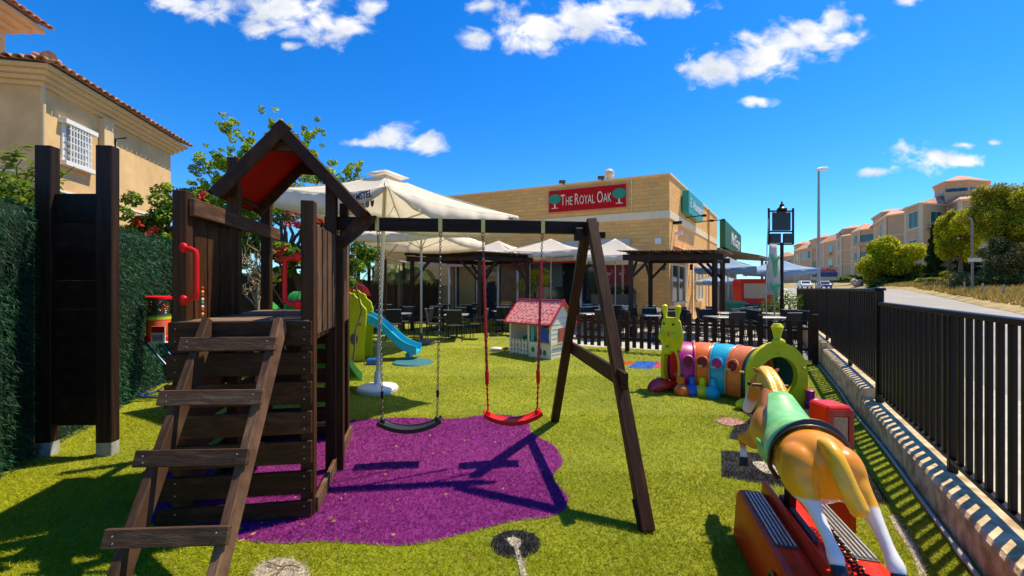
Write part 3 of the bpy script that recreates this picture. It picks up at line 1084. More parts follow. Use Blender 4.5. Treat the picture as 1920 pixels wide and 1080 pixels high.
M_BLKRUB = mat('black swing plastic', (.012, .014, .016), rough=.35, var=.2, scale=20)
swing('black plastic swing seat on bare chains, nearer the tower', 709, 826, .305, M_BLKRUB, .02, None, .238)
swing('red plastic swing seat on red sleeved chains, nearer the end legs', 905.5, 1016.5, .36, M_REDP, -.04, mat('red chain sleeve', (.45, .01, .015), rough=.4, var=.3, scale=40), .222)

# ================================================================== post-and-board panel on the left
pan = thing('climbing_panel', 'tall dark wooden board panel between two posts by the hedge', 'panel', (-4.07, 3.97, 0))
PL_, PR_ = W(89, 540, 3.97), W(202, 540, 3.97)
for p in (PL_, PR_):
    MB().box((p.x, p.y, (0.12 + 2.865) / 2), (.135, .10, 2.745), rz=.12, ch=.006).build('post', M_WOODD, pan)
    MB().box((p.x, p.y, .066), (.132, .098, .14), rz=.12, ch=.004).build('footing', mat('galvanised footing', (.36, .36, .34), rough=.7, var=.3, scale=14), pan)
for i in range(8):
    z0 = .27 + i * .27
    MB().span((PL_.x + .03, PL_.y + .0, z0 + .001), (PR_.x - .03, PL_.y + .03, min(z0 + .269, 2.43)), ch=.004).build('board', M_WOODD, pan)

# ================================================================== picket fence
pk = thing('picket_fence', 'low dark brown picket fence across the back of the turf', 'fence', (4, 9.7, 0))
A_, B_ = V(1.66, 11.1, 0), V(6.13, 8.62, 0)
L_ = (B_ - A_).length; pd = (B_ - A_).normalized(); pn = V(pd.y, -pd.x, 0)
if pn.y > 0: pn = -pn
ang = math.atan2(pd.y, pd.x)
prof = [(-.046, 0), (.046, 0), (.046, .74)] + [(.046 * math.cos(a), .74 + .046 * math.sin(a)) for a in np.linspace(.3, PI - .3, 6)] + [(-.046, .74)]
pm = MB().prism([pd * x + V(0, 0, z) + pn * .022 for (x, z) in prof], -pn * .02).mesh('picket', Vector((0, 0, 0)), M_PICK)
n = int(L_ / .176)
for i in range(n):
    p = A_ + pd * (.1 + i * .176)
    if i % 8 == 7: continue
    o = link('picket', pm, pk, p + V(0, 0, .1 + rng.uniform(-.006, .006)) + pn * .02 - wloc(pk))
    o.rotation_euler = (rng.uniform(-.01, .01), rng.uniform(-.012, .012), 0)
for z in (.30, .72):
    MB().beam(A_ + V(0, 0, z), B_ + V(0, 0, z), .035, .06, ch=.004).build('rail', M_PICK, pk)
for i in range(0, n + 1):
    if i % 8 == 7 or i == n:
        p = A_ + pd * (.1 + i * .176) if i < n else B_
        hh = .98 if i < n else 1.02
        MB().box((p.x, p.y, hh / 2), (.10, .09, hh), rz=ang, ch=.008).build('fence_post', M_PICK, pk)

# a few dry leaves blown on to the turf
n = 150
lx = np.concatenate([nrng.uniform(-3.0, 2.6, 60), nrng.normal(-.2, .5, 50), nrng.normal(-1.2, .25, 40)])
ly = np.concatenate([nrng.uniform(1.9, 6.5, 60), nrng.normal(4.1, .35, 50), nrng.normal(2.75, .2, 40)])
a = nrng.uniform(0, 2 * PI, n); L_ = nrng.uniform(.006, .022, n); w_ = L_ * nrng.uniform(.15, .45, n)
v = np.empty((n, 4, 3)); z0 = nrng.uniform(.02, .03, n)
for q, (s1, s2) in enumerate(((-1, 0), (0, 1), (1, 0), (0, -1))):
    v[:, q] = np.stack([lx + np.cos(a) * L_ * s1 - np.sin(a) * w_ * s2, ly + np.sin(a) * L_ * s1 + np.cos(a) * w_ * s2, z0 + .004 * s2], 1)
c = np.array([[.45, .26, .08], [.55, .36, .15], [.30, .14, .05]])[nrng.integers(0, 3, n)]
tag(np_mesh('dry_leaf_litter', v.reshape(-1, 3), np.arange(4 * n).reshape(n, 4), M_BLADE, None, np.repeat(c, 4, 0)), 'tiny dry leaves scattered over the turf and purple patch', None, None, 'stuff')
# ================================================================== big parasol
def parasol(label, base, pole_top, corners, peak, valance=.26, base_r=.31, group='parasols', print_=None, mcloth=None, ribs=True, drop=None, name='parasol', base_m=None, pole_m=None, cap=True, pole_r=.03):
    mcloth = mcloth or M_CLOTH
    s = thing(name, label, 'parasol', base, group)
    b = Vector(base); pt = Vector(pole_top); pk_ = Vector(peak)
    MB().lathe(b, [(base_r * .98, 0), (base_r, .015), (base_r, .06), (base_r * .93, .085), (base_r * .35, .11), (.05, .13), (.045, .3), (.03, .31)], 32).build('base', base_m or M_WHITE, s, smooth=True)
    MB().tube([b + V(0, 0, .1), pt], pole_r, 14).build('pole', pole_m or M_CREAMC, s, smooth=True)
    n = len(corners); cs = [Vector(c) for c in corners]
    # canopy: each side a sagging patch
    mb = MB(); N = 8
    for i in range(n):
        a, c_ = cs[i], cs[(i + 1) % n]
        rows = []
        for r in range(N + 1):
            t = r / N; row = []
            for q in range(N + 1):
                w_ = q / N
                p = pk_.lerp(a.lerp(c_, w_), t)
                sag = -.10 * t * (1 - (2 * w_ - 1) ** 2) * ((a - c_).length / 2.6) * (1 - .3 * t) - .06 * math.sin(PI * t)
                p = p + V(0, 0, sag)
                # edges between ribs are pulled in a little
                cen = (pk_ * 1.0); cen.z = p.z
                p = p.lerp(cen, .045 * t * (1 - (2 * w_ - 1) ** 2))
                row.append(p)
            rows.append(row)
        mb.rings(rows, closed=False, cap=False)
    can = mb.build('canopy', mcloth, s, smooth=2)
    sd = can.modifiers.new('thick', 'SOLIDIFY'); sd.thickness = .004
    # valance: hanging folded strip per side
    if valance:
        for i in range(n):
            a, c_ = cs[i], cs[(i + 1) % n]
            M_ = 40; r0 = []; r1 = []; r2 = []
            out = ((a + c_) / 2 - pk_); out.z = 0; out.normalize()
            for q in range(M_ + 1):
                w_ = q / M_
                k_ = 1 - (2 * w_ - 1) ** 2
                p = a.lerp(c_, w_) + V(0, 0, -.10 * k_ * ((a - c_).length / 2.6) * .7)
                cen = pk_.copy(); cen.z = p.z
                p = p.lerp(cen, .045 * k_)
                fold = .022 * math.sin(w_ * 23 + i) + .014 * math.sin(w_ * 51 + 2 * i)
                dd = valance if drop is None else drop(i, w_) * valance
                r0.append(p); r1.append(p + out * (fold * .6 + .01) + V(0, 0, -dd * .55)); r2.append(p + out * (fold + .005) + V(0, 0, -dd))
            v_ = MB().rings([r0, r1, r2], closed=False, cap=False).build('valance', mcloth, s, smooth=2)
            sd = v_.modifiers.new('thick', 'SOLIDIFY'); sd.thickness = .003
    if ribs:
        hub = pt - V(0, 0, .12); run = b.lerp(pt, .80)
        MB().lathe(run - V(0, 0, .04), [(.05, 0), (.05, .08)], 12).build('runner', pole_m or M_CREAMC, s)
        for c_ in cs:
            k_ = (c_ - pk_)
            MB().beam(pk_ + k_ * .05 + V(0, 0, -.08), c_ + V(0, 0, -.035) - k_.normalized() * .03, .018, .03, ch=.003).build('rib', pole_m or M_CREAMC, s)
            MB().beam(run, pk_ + k_ * .52 + V(0, 0, -.10), .018, .024, ch=.003).build('strut', pole_m or M_CREAMC, s)
    if cap:
        mb = MB(); cc = [pk_ + (c_ - pk_) * .18 + V(0, 0, .05) for c_ in cs]
        rows = []
        for t in (0, .5, 1.0):
            rows.append([(pk_ + V(0, 0, .07)).lerp(cc[i].lerp(cc[(i + 1) % n], w_), t) + V(0, 0, -.02 * math.sin(PI * w_) * t) for i in range(n) for w_ in (0, .5)])
        mb.rings(rows, closed=True, cap=False)
        c2 = mb.build('vent_cap', mcloth, s, smooth=2)
        sd = c2.modifiers.new('thick', 'SOLIDIFY'); sd.thickness = .004
    return s


PB = G(708, 734)
pk0 = W(722, 326, 6.25)
cA, cB, cC, cD = W(514, 352, 6.1), W(724, 349, 4.62), W(972, 405, 6.35), W(700, 436, 8.0)
cD = V(-2.1, 8.05, 2.86)


def drop1(i, w_):
    # the cloth falls away on both sides of the near corner
    if i == 0: return min(1.0, .05 + (1 - w_) * 5.0) * 1.0
    if i == 1: return min(1.0, .05 + w_ * 3.2) * (1 - .65 * w_)
    return 1.0


big = parasol('large square off-white parasol with printed valance behind the swing beam', PB, W(722, 345, 6.3), [cA, cB, cC, cD], pk0,
              valance=.27, base_r=.30, drop=drop1)
M_NAVY = mat('navy print', (.02, .03, .07), rough=.8)
M_REDPR = mat('faded red print', (.50, .06, .05), rough=.8, var=.3, scale=40)
M_GOLD = mat('gold print', (.5, .34, .12), rough=.8)
# print on the left-front valance, close to the near corner
def val_pt(i, w_, dz):
    cs = [cA, cB, cC, cD]; a, c_ = cs[i], cs[(i + 1) % 4]
    k_ = 1 - (2 * w_ - 1) ** 2
    p = a.lerp(c_, w_) + V(0, 0, -.10 * k_ * ((a - c_).length / 2.6) * .7)
    cen = pk0.copy(); cen.z = p.z
    p = p.lerp(cen, .045 * k_)
    out = ((a + c_) / 2 - pk0); out.z = 0; out.normalize()
    return p + out * .055 + V(0, 0, dz)


x_ = (val_pt(0, .93, 0) - val_pt(0, .74, 0)); x_.z = 0
text('AMSTEL', val_pt(0, .775, -.13), x_ + V(0, 0, .01), (0, 0, 1), .080, M_NAVY, big, width=.40, bold=.014)
text('cerveza', val_pt(0, .785, -.195), x_, (0, 0, 1), .035, M_REDPR, big, width=.22, ital=.3)
o0 = val_pt(0, .895, -.18)
MB().lathe(o0, [(.038, 0), (.038, .004)], 20, axis=tuple(V(x_.y, -x_.x, 0).normalized())).build('emblem_disc', M_GOLD, big)
xx = x_.normalized(); nn = V(xx.y, -xx.x, 0)
MB().prism([o0 + xx * .06 + V(0, 0, .03), o0 + xx * .13 + V(0, 0, .03), o0 + xx * .12 + V(0, 0, -.02), o0 + xx * .095 + V(0, 0, -.045), o0 + xx * .07 + V(0, 0, -.02)], nn * .004).build('emblem_shield', M_REDPR, big)
x2 = (cC - cB); x2.z = 0
text('AMSTEL', val_pt(1, .885, -.065), val_pt(1, .97, -.02) - val_pt(1, .885, 0), (0, 0, 1), .045, M_NAVY, big, width=.23, bold=.01)

b2 = G(790, 645)
M_DKBASE = mat('dark weathered base', (.10, .095, .09), rough=.8)
pk2 = V(b2.x, b2.y, 3.42)
parasol('second off-white parasol on the turf behind the large one', b2, V(b2.x, b2.y, 3.3),
        [V(b2.x - 1.6, b2.y - 1.0, 2.95), V(b2.x + .85, b2.y - 1.75, 2.98), V(b2.x + 1.7, b2.y + .8, 2.9), V(b2.x - .8, b2.y + 1.8, 2.9)], pk2,
        valance=.22, base_r=.36, base_m=M_DKBASE, pole_m=M_STEEL)

# ================================================================== coin-operated ride horse
UH = V(.2517, .9678, 0); VH = V(.9678, -.2517, 0)
HC = V(1.575, 2.40, 0)


def H(f, r, z):
    return HC + UH * f + VH * r + V(0, 0, z)


ride = thing('horse_ride', 'coin-operated golden horse ride with green saddle on a red base', 'ride', HC)
M_BASE = mat('red fibreglass', (.68, .028, .004), rough=.35, var=.14, scale=5, coat=.05, spec=.18, bump=.05, bscale=6, col2=(.50, .016, .003), c2at=(.55, .75), c2scale=7)
M_RIB = mat('ribbed steel plate', (.52, .50, .46), rough=.4, metallic=.55, var=.25, scale=20)
M_RUBD = mat('black rubber', (.015, .014, .014), rough=.7)


def rounded(mb, f0, f1, r0, r1, z0, z1, cr=.035, tap=.015):
    "box in the ride's frame with rounded top edges"
    rows = []
    for (ins, z) in ((-tap, z0), (0, z1 - cr), (cr * .3, z1 - cr * .3), (cr, z1)):
        ring = []
        a0, a1, b0_, b1_ = f0 + ins, f1 - ins, r0 + ins, r1 - ins
        c = .03
        for (cf, cr_, ang0) in ((a1 - c, b1_ - c, 0), (a1 - c, b0_ + c, 90), (a0 + c, b0_ + c, 180), (a0 + c, b1_ - c, 270)):
            for k_ in range(5):
                an = R(ang0 + k_ * 22.5)
                ring.append(H(cf + c * math.cos(an), cr_ - 0 + c * math.sin(an) * (1 if True else 0), z) if False else
                            H(cf + c * math.cos(an), cr_ + c * math.sin(an), z))
        # order: make it a proper loop around the box
        ring = []; c = min(.03, (b1_ - b0_) / 2.3)
        for (cf, cr_, a_) in ((a1 - c, b1_ - c, 0), (a0 + c, b1_ - c, 90), (a0 + c, b0_ + c, 180), (a1 - c, b0_ + c, 270)):
            for k_ in range(5):
                an = R(a_ + k_ * 22.5)
                ring.append(H(cf + c * math.cos(an), cr_ + c * math.sin(an), z))
        rows.append(ring)
    mb.rings(rows)
    return mb


base = rounded(MB(), -1.05, .235, -.235, -.075, 0, .30).build('base_left', M_BASE, ride, smooth=True)
base['label'] = 'red step box under the left stirrup'
rounded(MB(), -1.05, .235, .085, .235, 0, .30).build('base_right', M_BASE, ride, smooth=True)
rounded(MB(), -1.05, .27, -.08, -.045, 0, .345, cr=.015).build('base_ridge', M_BASE, ride, smooth=True)
rounded(MB(), -1.02, .20, -.05, .09, 0, .285, cr=.01).build('base_channel', M_BASE, ride, smooth=True)
for (r0, r1, f0, f1) in ((-.205, -.105, -.40, .17), (.11, .215, -.42, .15)):
    pl = MB()
    pl.prism([H(f0, r0, .301), H(f1, r0, .301), H(f1, r1, .301), H(f0, r1, .301)], V(0, 0, .004))
    pl = pl.build('tread_plate', mat('dark tread groove', (.09, .08, .075), rough=.6, metallic=.3), ride)
    n = 5
    for i in range(n):
        r_ = r0 + (r1 - r0) * (i + .5) / n
        MB().beam(H(f0 + .01, r_, .308), H(f1 - .01, r_, .308), .010, .010, ch=.003).build('tread_rib', M_RIB, pl)
# oval port on the left flank
MB().lathe(H(-.50, -.247, .17), [(.062, 0), (.062, .006), (.05, .007)], 24, axis=tuple(-VH), sx=1.0).build('port_ring', mat('brass ring', (.25, .17, .06), rough=.4, metallic=.6), ride, smooth=True)
MB().lathe(H(-.50, -.254, .17), [(.05, 0), (.048, .002)], 24, axis=tuple(-VH)).build('port_plate', M_BLACK, ride)
# mechanism in the channel
MB().beam(H(.16, .0, .30), H(-.30, .0, .30), .03, .03, ch=.004).build('rocker_arm', M_DKBASE, ride)
MB().beam(H(.04, .0, .24), H(.0, 0, .60), .045, .05, up=(1, 0, 0), ch=.006).build('support_post', M_BLACK, ride)
mb = MB(); cp0, cp1 = H(-.12, .075, .33), H(-.62, .075, .315)
for o_s in (-.012, .02):
    chain(mb, cp0 + VH * o_s, cp1 + VH * (o_s * .6), link_l=.038, r=.0045, wid=.012)
mb.build('drive_chain', mat('greasy chain', (.03, .028, .026), rough=.35, metallic=.7), ride, smooth=True)
# coin box
cb = thing('coin_box', 'red upright coin box with metal slot plate beside the ride horse', 'coin box', (2.11, 2.80, 0))
x0, x1, y0, y1, zt = 2.0, 2.155, 2.70, 2.88, .80
mb = MB(); mb.span((x0, y0, .0), (x1, y1, zt), ch=.012); mb.build('cabinet', M_BASE, cb)
fr = MB()
fr.span((x0 + .0, y0 - .012, .02), (x0 + .03, y0 - .001, zt - .02)); fr.span((x1 - .03, y0 - .012, .02), (x1, y0 - .001, zt - .02))
fr.span((x0 + .0305, y0 - .012, zt - .06), (x1 - .0305, y0 - .001, zt - .02)); fr.span((x0 + .0305, y0 - .012, .40), (x1 - .0305, y0 - .001, .46))
fr.build('door_frame', mat('darker red enamel', (.40, .004, .006), rough=.25, coat=.5), cb)
pl = MB().span((x0 + .032, y0 - .006, .47), (x1 - .032, y0 - .0015, .735), ch=.001).build('slot_plate', mat('etched plate', (.33, .25, .17), rough=.4, metallic=.5, var=.4, scale=40), cb)
MB().span((x0 + .068, y0 - .016, .545), (x0 + .080, y0 - .0065, .60), ch=.002).build('coin_slot', M_STEEL, pl)
MB().span((x0 + .064, y0 - .012, .60), (x0 + .092, y0 - .0065, .625), ch=.002).build('coin_entry', M_BLACK, pl)
MB().span((x0 + .04, y0 - .006, .12), (x1 - .035, y0 - .0015, .385)).build('notice_plate', mat('pale notice', (.55, .5, .45), rough=.5, var=.2, scale=30), cb)
mb = MB().prism([V(1.90, 2.69, 0), V(2.17, 2.69, 0), V(2.17, 2.69, .30), V(2.02, 2.69, .36), V(1.90, 2.69, .36)], V(0, .20, 0)); mb.build('plinth', M_BASE, cb)


def blob_mesh(name, loops, voxel=.0075, smooth_it=16):
    "closed tubes -> one continuous voxel-remeshed skin"
    mb = MB()
    for L_ in loops: mb.rings(L_)
    me = mb.mesh(name, Vector((0, 0, 0)), None)
    ob = bpy.data.objects.new(name, me); COL.objects.link(ob)
    rm = ob.modifiers.new('r', 'REMESH'); rm.mode = 'VOXEL'; rm.voxel_size = voxel
    sm = ob.modifiers.new('s', 'SMOOTH'); sm.iterations = smooth_it; sm.factor = .5
    bpy.context.view_layer.update()
    m2 = bpy.data.meshes.new_from_object(ob.evaluated_get(bpy.context.evaluated_depsgraph_get()))
    bpy.data.objects.remove(ob); bpy.data.meshes.remove(me)
    return m2


def htube(secs, n=18):
    "sections (f, r, z, half_width, half_height) in the horse frame, swept along a smooth line"
    A = np.array(secs, float)
    if n >= 18 and len(A) > 3:
        E = np.vstack([2 * A[0] - A[1], A, 2 * A[-1] - A[-2]]); out = []
        for i in range(1, len(E) - 2):
            for t in (0, .25, .5, .75):
                out.append(.5 * (2 * E[i] + (E[i + 1] - E[i - 1]) * t + (2 * E[i - 1] - 5 * E[i] + 4 * E[i + 1] - E[i + 2]) * t * t + (3 * E[i] - E[i - 1] - 3 * E[i + 1] + E[i + 2]) * t ** 3))
        out.append(E[-2]); A = np.array(out); A[:, 3:] = np.maximum(A[:, 3:], .008); n = 36
    secs = [tuple(q) for q in A]
    pts = [H(s[0], s[1], s[2]) for s in secs]; k_ = len(pts); rs = []
    for i, s in enumerate(secs):
        t = (pts[min(i + 1, k_ - 1)] - pts[max(i - 1, 0)]).normalized()
        side = VH - t * VH.dot(t); side.normalize(); upv = side.cross(t); upv = upv if upv.length else V(0, 0, 1)
        rs.append([pts[i] + side * (s[3] * math.cos(2 * PI * j / n)) + upv * (s[4] * math.sin(2 * PI * j / n)) for j in range(n)])
    return rs


def build_horse():
    torso = htube([(-.455, .005, .69, .02, .04), (-.44, .005, .69, .060, .10), (-.395, 0, .685, .115, .15), (-.30, 0, .675, .166, .168), (-.18, 0, .67, .158, .150),
                   (-.02, 0, .665, .145, .145), (.12, 0, .665, .145, .155), (.25, 0, .67, .145, .165), (.35, 0, .675, .115, .14), (.42, 0, .68, .06, .08)])
    neck = htube([(.18, .0, .70, .11, .14), (.30, .01, .755, .100, .13), (.40, .02, .82, .078, .108), (.49, .03, .885, .060, .084), (.56, .035, .93, .052, .062), (.60, .035, .94, .035, .04)])
    head = htube([(.50, .03, .93, .04, .04), (.56, .025, .935, .055, .062), (.615, .01, .88, .057, .068), (.65, -.015, .81, .047, .054), (.672, -.035, .745, .037, .042),
                  (.685, -.048, .69, .036, .038), (.69, -.055, .655, .028, .026)])
    loops = [torso, neck, head]
    loops.append(htube([(-.30, -.080, .745, .07, .07), (-.345, -.086, .70, .085, .11), (-.385, -.092, .635, .084, .10), (-.43, -.088, .595, .062, .074), (-.462, -.08, .568, .041, .047), (-.52, -.068, .515, .028, .033),
                        (-.59, -.055, .45, .024, .028), (-.63, -.05, .408, .033, .034), (-.655, -.05, .378, .026, .028)]))
    loops.append(htube([(-.30, .080, .745, .07, .07), (-.345, .088, .70, .085, .11), (-.385, .10, .635, .084, .10), (-.43, .125, .595, .062, .074), (-.462, .145, .568, .041, .047), (-.52, .155, .515, .028, .033),
                        (-.59, .16, .45, .024, .028), (-.63, .163, .408, .033, .034), (-.655, .163, .378, .026, .028)]))
    for s_, kz in ((-1, 0.0), (1, .03)):
        loops.append(htube([(.27, s_ * .075, .64, .065, .085), (.34, s_ * .10, .58, .052, .07), (.41, s_ * .125, .555, .036, .044), (.455, s_ * .135, .55, .030, .032),
                            (.47, s_ * .137, .52, .026, .028), (.455, s_ * .137, .475, .019, .021), (.44, s_ * .137, .43, .024, .025), (.435, s_ * .137, .405, .022, .022)]))
    me = blob_mesh('horse_body', loops)
    # paint by place on the animal
    n = len(me.vertices); co = np.empty(n * 3); me.vertices.foreach_get('co', co); co = co.reshape(-1, 3)
    rel = co - np.array(HC); f = rel @ np.array(UH); r = rel @ np.array(VH); z = rel[:, 2]
    gold = np.array([.80, .31, .012]); tan = np.array([.64, .22, .03]); dark = np.array([.50, .14, .018]); yel = np.array([.85, .44, .008]); white = np.array([.80, .77, .72])
    ss = lambda a, b, x: np.clip((x - a) / (b - a), 0, 1) ** 2 * (3 - 2 * np.clip((x - a) / (b - a), 0, 1))
    c = np.repeat(gold[None], n, 0)

    def mixin(col, w_):
        nonlocal c
        c = c * (1 - w_[:, None]) + col[None] * w_[:, None]
    mixin(tan, ss(.0, .25, f))
    mixin(dark, ss(.20, .33, f) * (1 - ss(.60, .72, z)) * .5)
    mixin(yel, (1 - ss(-.42, -.20, f)) * (1 - ss(.55, .80, z)) * .9)
    mixin(np.array([.78, .24, .03]), ss(-.50, -.42, f) * (1 - ss(-.40, -.05, f)) * (1 - np.clip(np.abs(np.abs(r) - .10) / .10, 0, 1)) * ss(.55, .8, z) * .6)
    mixin(white, (1 - ss(.568, .582, z + .25 * (f + .46))) * (f < -.40))
    mixin(white, (1 - ss(.455, .50, z)) * (f > .3))
    mixin(white, ss(.635, .67, f) * (1 - ss(.84, .90, z)) * .9)
    mixin(white, ss(.60, .68, f + .10 * (.90 - z)) * (1 - ss(.72, .78, z)))
    at = me.color_attributes.new('paint', 'FLOAT_COLOR', 'POINT')
    cc = np.ones((n, 4), dtype=np.float32); cc[:, :3] = c; at.data.foreach_set('color', cc.ravel())
    me.transform(Matrix.Translation(-HC))
    me.materials.append(attr_mat('painted horse', rough=.33, coat=.18, spec=.35, var=.05, scale=5))
    me.polygons.foreach_set('use_smooth', [True] * len(me.polygons))
    body = link('horse_body', me, ride)
    M_HOOF = mat('black hoof', (.02, .018, .016), rough=.35, coat=.3)
    for (f_, r_, z_, df, dz) in ((-.655, -.05, .378, -.04, -.06), (-.655, .163, .378, -.04, -.06), (.437, -.137, .405, -.02, -.045), (.437, .137, .405, -.02, -.045)):
        MB().rings(htube([(f_ - df * .1, r_, z_ + .012, .028, .030), (f_ + df * .4, r_, z_ + dz * .4, .034, .038), (f_ + df, r_, z_ + dz, .040, .044)])).build('hoof', M_HOOF, ride, smooth=True)
    # tail
    tl = [htube([(-.38, .0, .815, .030, .026), (-.43, .004, .815, .034, .030), (-.48, .012, .785, .035, .034), (-.515, .024, .735, .034, .034), (-.54, .038, .68, .034, .034), (-.56, .052, .63, .036, .036), (-.575, .062, .59, .037, .036), (-.582, .067, .575, .028, .028)], 18)]
    tl.append(htube([(-.43, -.015, .80, .016, .016), (-.52, -.002, .72, .020, .020), (-.555, .022, .645, .022, .022), (-.575, .04, .595, .018, .018)], 18))
    tm = blob_mesh('tail', tl, .007, 3)
    tm.transform(Matrix.Translation(-HC)); tm.materials.append(mat('yellow mane paint', (.86, .44, .010), rough=.36, coat=.15, var=.15, scale=14, bump=.3, bscale=30))
    tm.polygons.foreach_set('use_smooth', [True] * len(tm.polygons))
    link('tail', tm, ride)
    # mane: overlapping curls down the crest
    ml = []
    for i in range(15):
        t = i / 14
        f_, z_ = .60 - .27 * t, .985 - .095 * t - .02 * t * t + .02 * math.sin(PI * t)
        for s_ in (-1, 1):
            w0 = .03; sp = 1.0 if s_ > 0 else .75
            ml.append(htube([(f_, w0 + .004 * s_, z_ + .012, .016, .016), (f_ - .022, w0 + s_ * .032 * sp, z_ + .004, .019, .018), (f_ - .032, w0 + s_ * .056 * sp, z_ - .035, .016, .02), (f_ - .05, w0 + s_ * (.074 + .014 * (i % 2)) * sp, z_ - .095 - .02 * (i % 3), .008, .010)], 8))
    mm = blob_mesh('mane', ml, .0055, 1)
    mm.transform(Matrix.Translation(-HC)); mm.materials.append(MATS['yellow mane paint'])
    mm.polygons.foreach_set('use_smooth', [True] * len(mm.polygons))
    link('mane', mm, ride)
    for s_ in (-1, 1):
        e = MB(); e.rings(htube([(.565, .03 + s_ * .045, .965, .015, .012), (.56, .03 + s_ * .062, .985, .015, .010), (.555, .03 + s_ * .080, 1.00, .006, .005)], 8))
        e.build('ear', attr_mat('painted horse') if False else mat('tan horse paint', (.52, .19, .03), rough=.3, coat=.5), ride, smooth=True)
        MB().ellipsoid(H(.64, s_ * .05 - .002, .87), (.012, .012, .014)).build('eye', M_BLACK, ride, smooth=True)
    # handlebar through the neck
    hb = MB().tube([H(.44, -.085, .905), H(.44, .125, .905)], .011, 10).build('handle_bar', mat('brown grip', (.16, .045, .03), rough=.5), ride, smooth=True)
    MB().tube([H(.44, -.0, .905), H(.44, .055, .905)], .0115, 10).build('bar_collar', M_STEEL, hb, smooth=True)
    # saddle: skirt over the back with raised front
    def saddle(flo, fhi, half, off, lift=0):
        rows = []
        for i in range(15):
            t = i / 14; f_ = flo + (fhi - flo) * t
            row = []
            half_ = half(t)
            for j in range(21):
                a = -half_ + 2 * half_ * j / 20
                hw = np.interp(f_, [-.3, -.18, -.02, .12, .25, .35], [.180, .165, .145, .145, .135, .10]); hh = np.interp(f_, [-.3, -.18, -.02, .12, .25, .35], [.168, .15, .145, .155, .175, .2])
                zc = np.interp(f_, [-.3, -.18, -.02, .12, .25, .35], [.675, .67, .665, .665, .67, .69])
                o_ = off + lift * max(0, math.cos(a)) ** 2 * max(0, 1 - abs(t - .0) * 2.2) + (.045 * max(0, math.cos(a)) ** 3 * max(0, (t - .6) / .4))
                row.append(H(f_, math.sin(a) * (hw + o_) + .022 * max(0, t - .3), zc + math.cos(a) * (hh + o_)))
            rows.append(row)
        return rows
    M_SAD = mat('pale green paint', (.09, .46, .12), rough=.4, coat=.12, spec=.3, var=.2, scale=4, col2=(.30, .64, .26), c2at=(.4, .65), c2scale=4)
    hf = lambda t: 1.66 - 1.42 * max(0, t - .08) ** .72
    sd = MB().rings(saddle(-.22, .245, hf, .012, .02), closed=False, cap=False).build('saddle', M_SAD, ride, smooth=2)
    md = sd.modifiers.new('t', 'SOLIDIFY'); md.thickness = .014; md.offset = 1
    tr = MB().rings(saddle(-.252, -.222, lambda t: 1.68, .010, .008), closed=False, cap=False).build('saddle_roll', mat('dark brown trim', (.035, .014, .010), rough=.45, coat=.1), ride, smooth=2)
    md = tr.modifiers.new('t', 'SOLIDIFY'); md.thickness = .009; md.offset = 1
    for s_ in (-1, 1):
        fl = MB(); rows = []
        for i in range(8):
            t = i / 7; a = 1.45 + .75 * t
            rows.append([H(f_, s_ * math.sin(a) * (.150 + .02), .665 + math.cos(a) * .165) for f_ in np.linspace(-.17 + .03 * t, .03 - .02 * t, 5)])
        o = fl.rings(rows, closed=False, cap=False).build('saddle_flap', M_SAD, ride, smooth=2)
        md = o.modifiers.new('t', 'SOLIDIFY'); md.thickness = .012; md.offset = 0
        o = MB().tube([H(-.19, s_ * .172, .66), H(-.19, s_ * .165, .60), H(-.185, s_ * .13, .545)], .012, 8).build('girth_strap', MATS['dark brown trim'], ride, smooth=True)


build_horse()

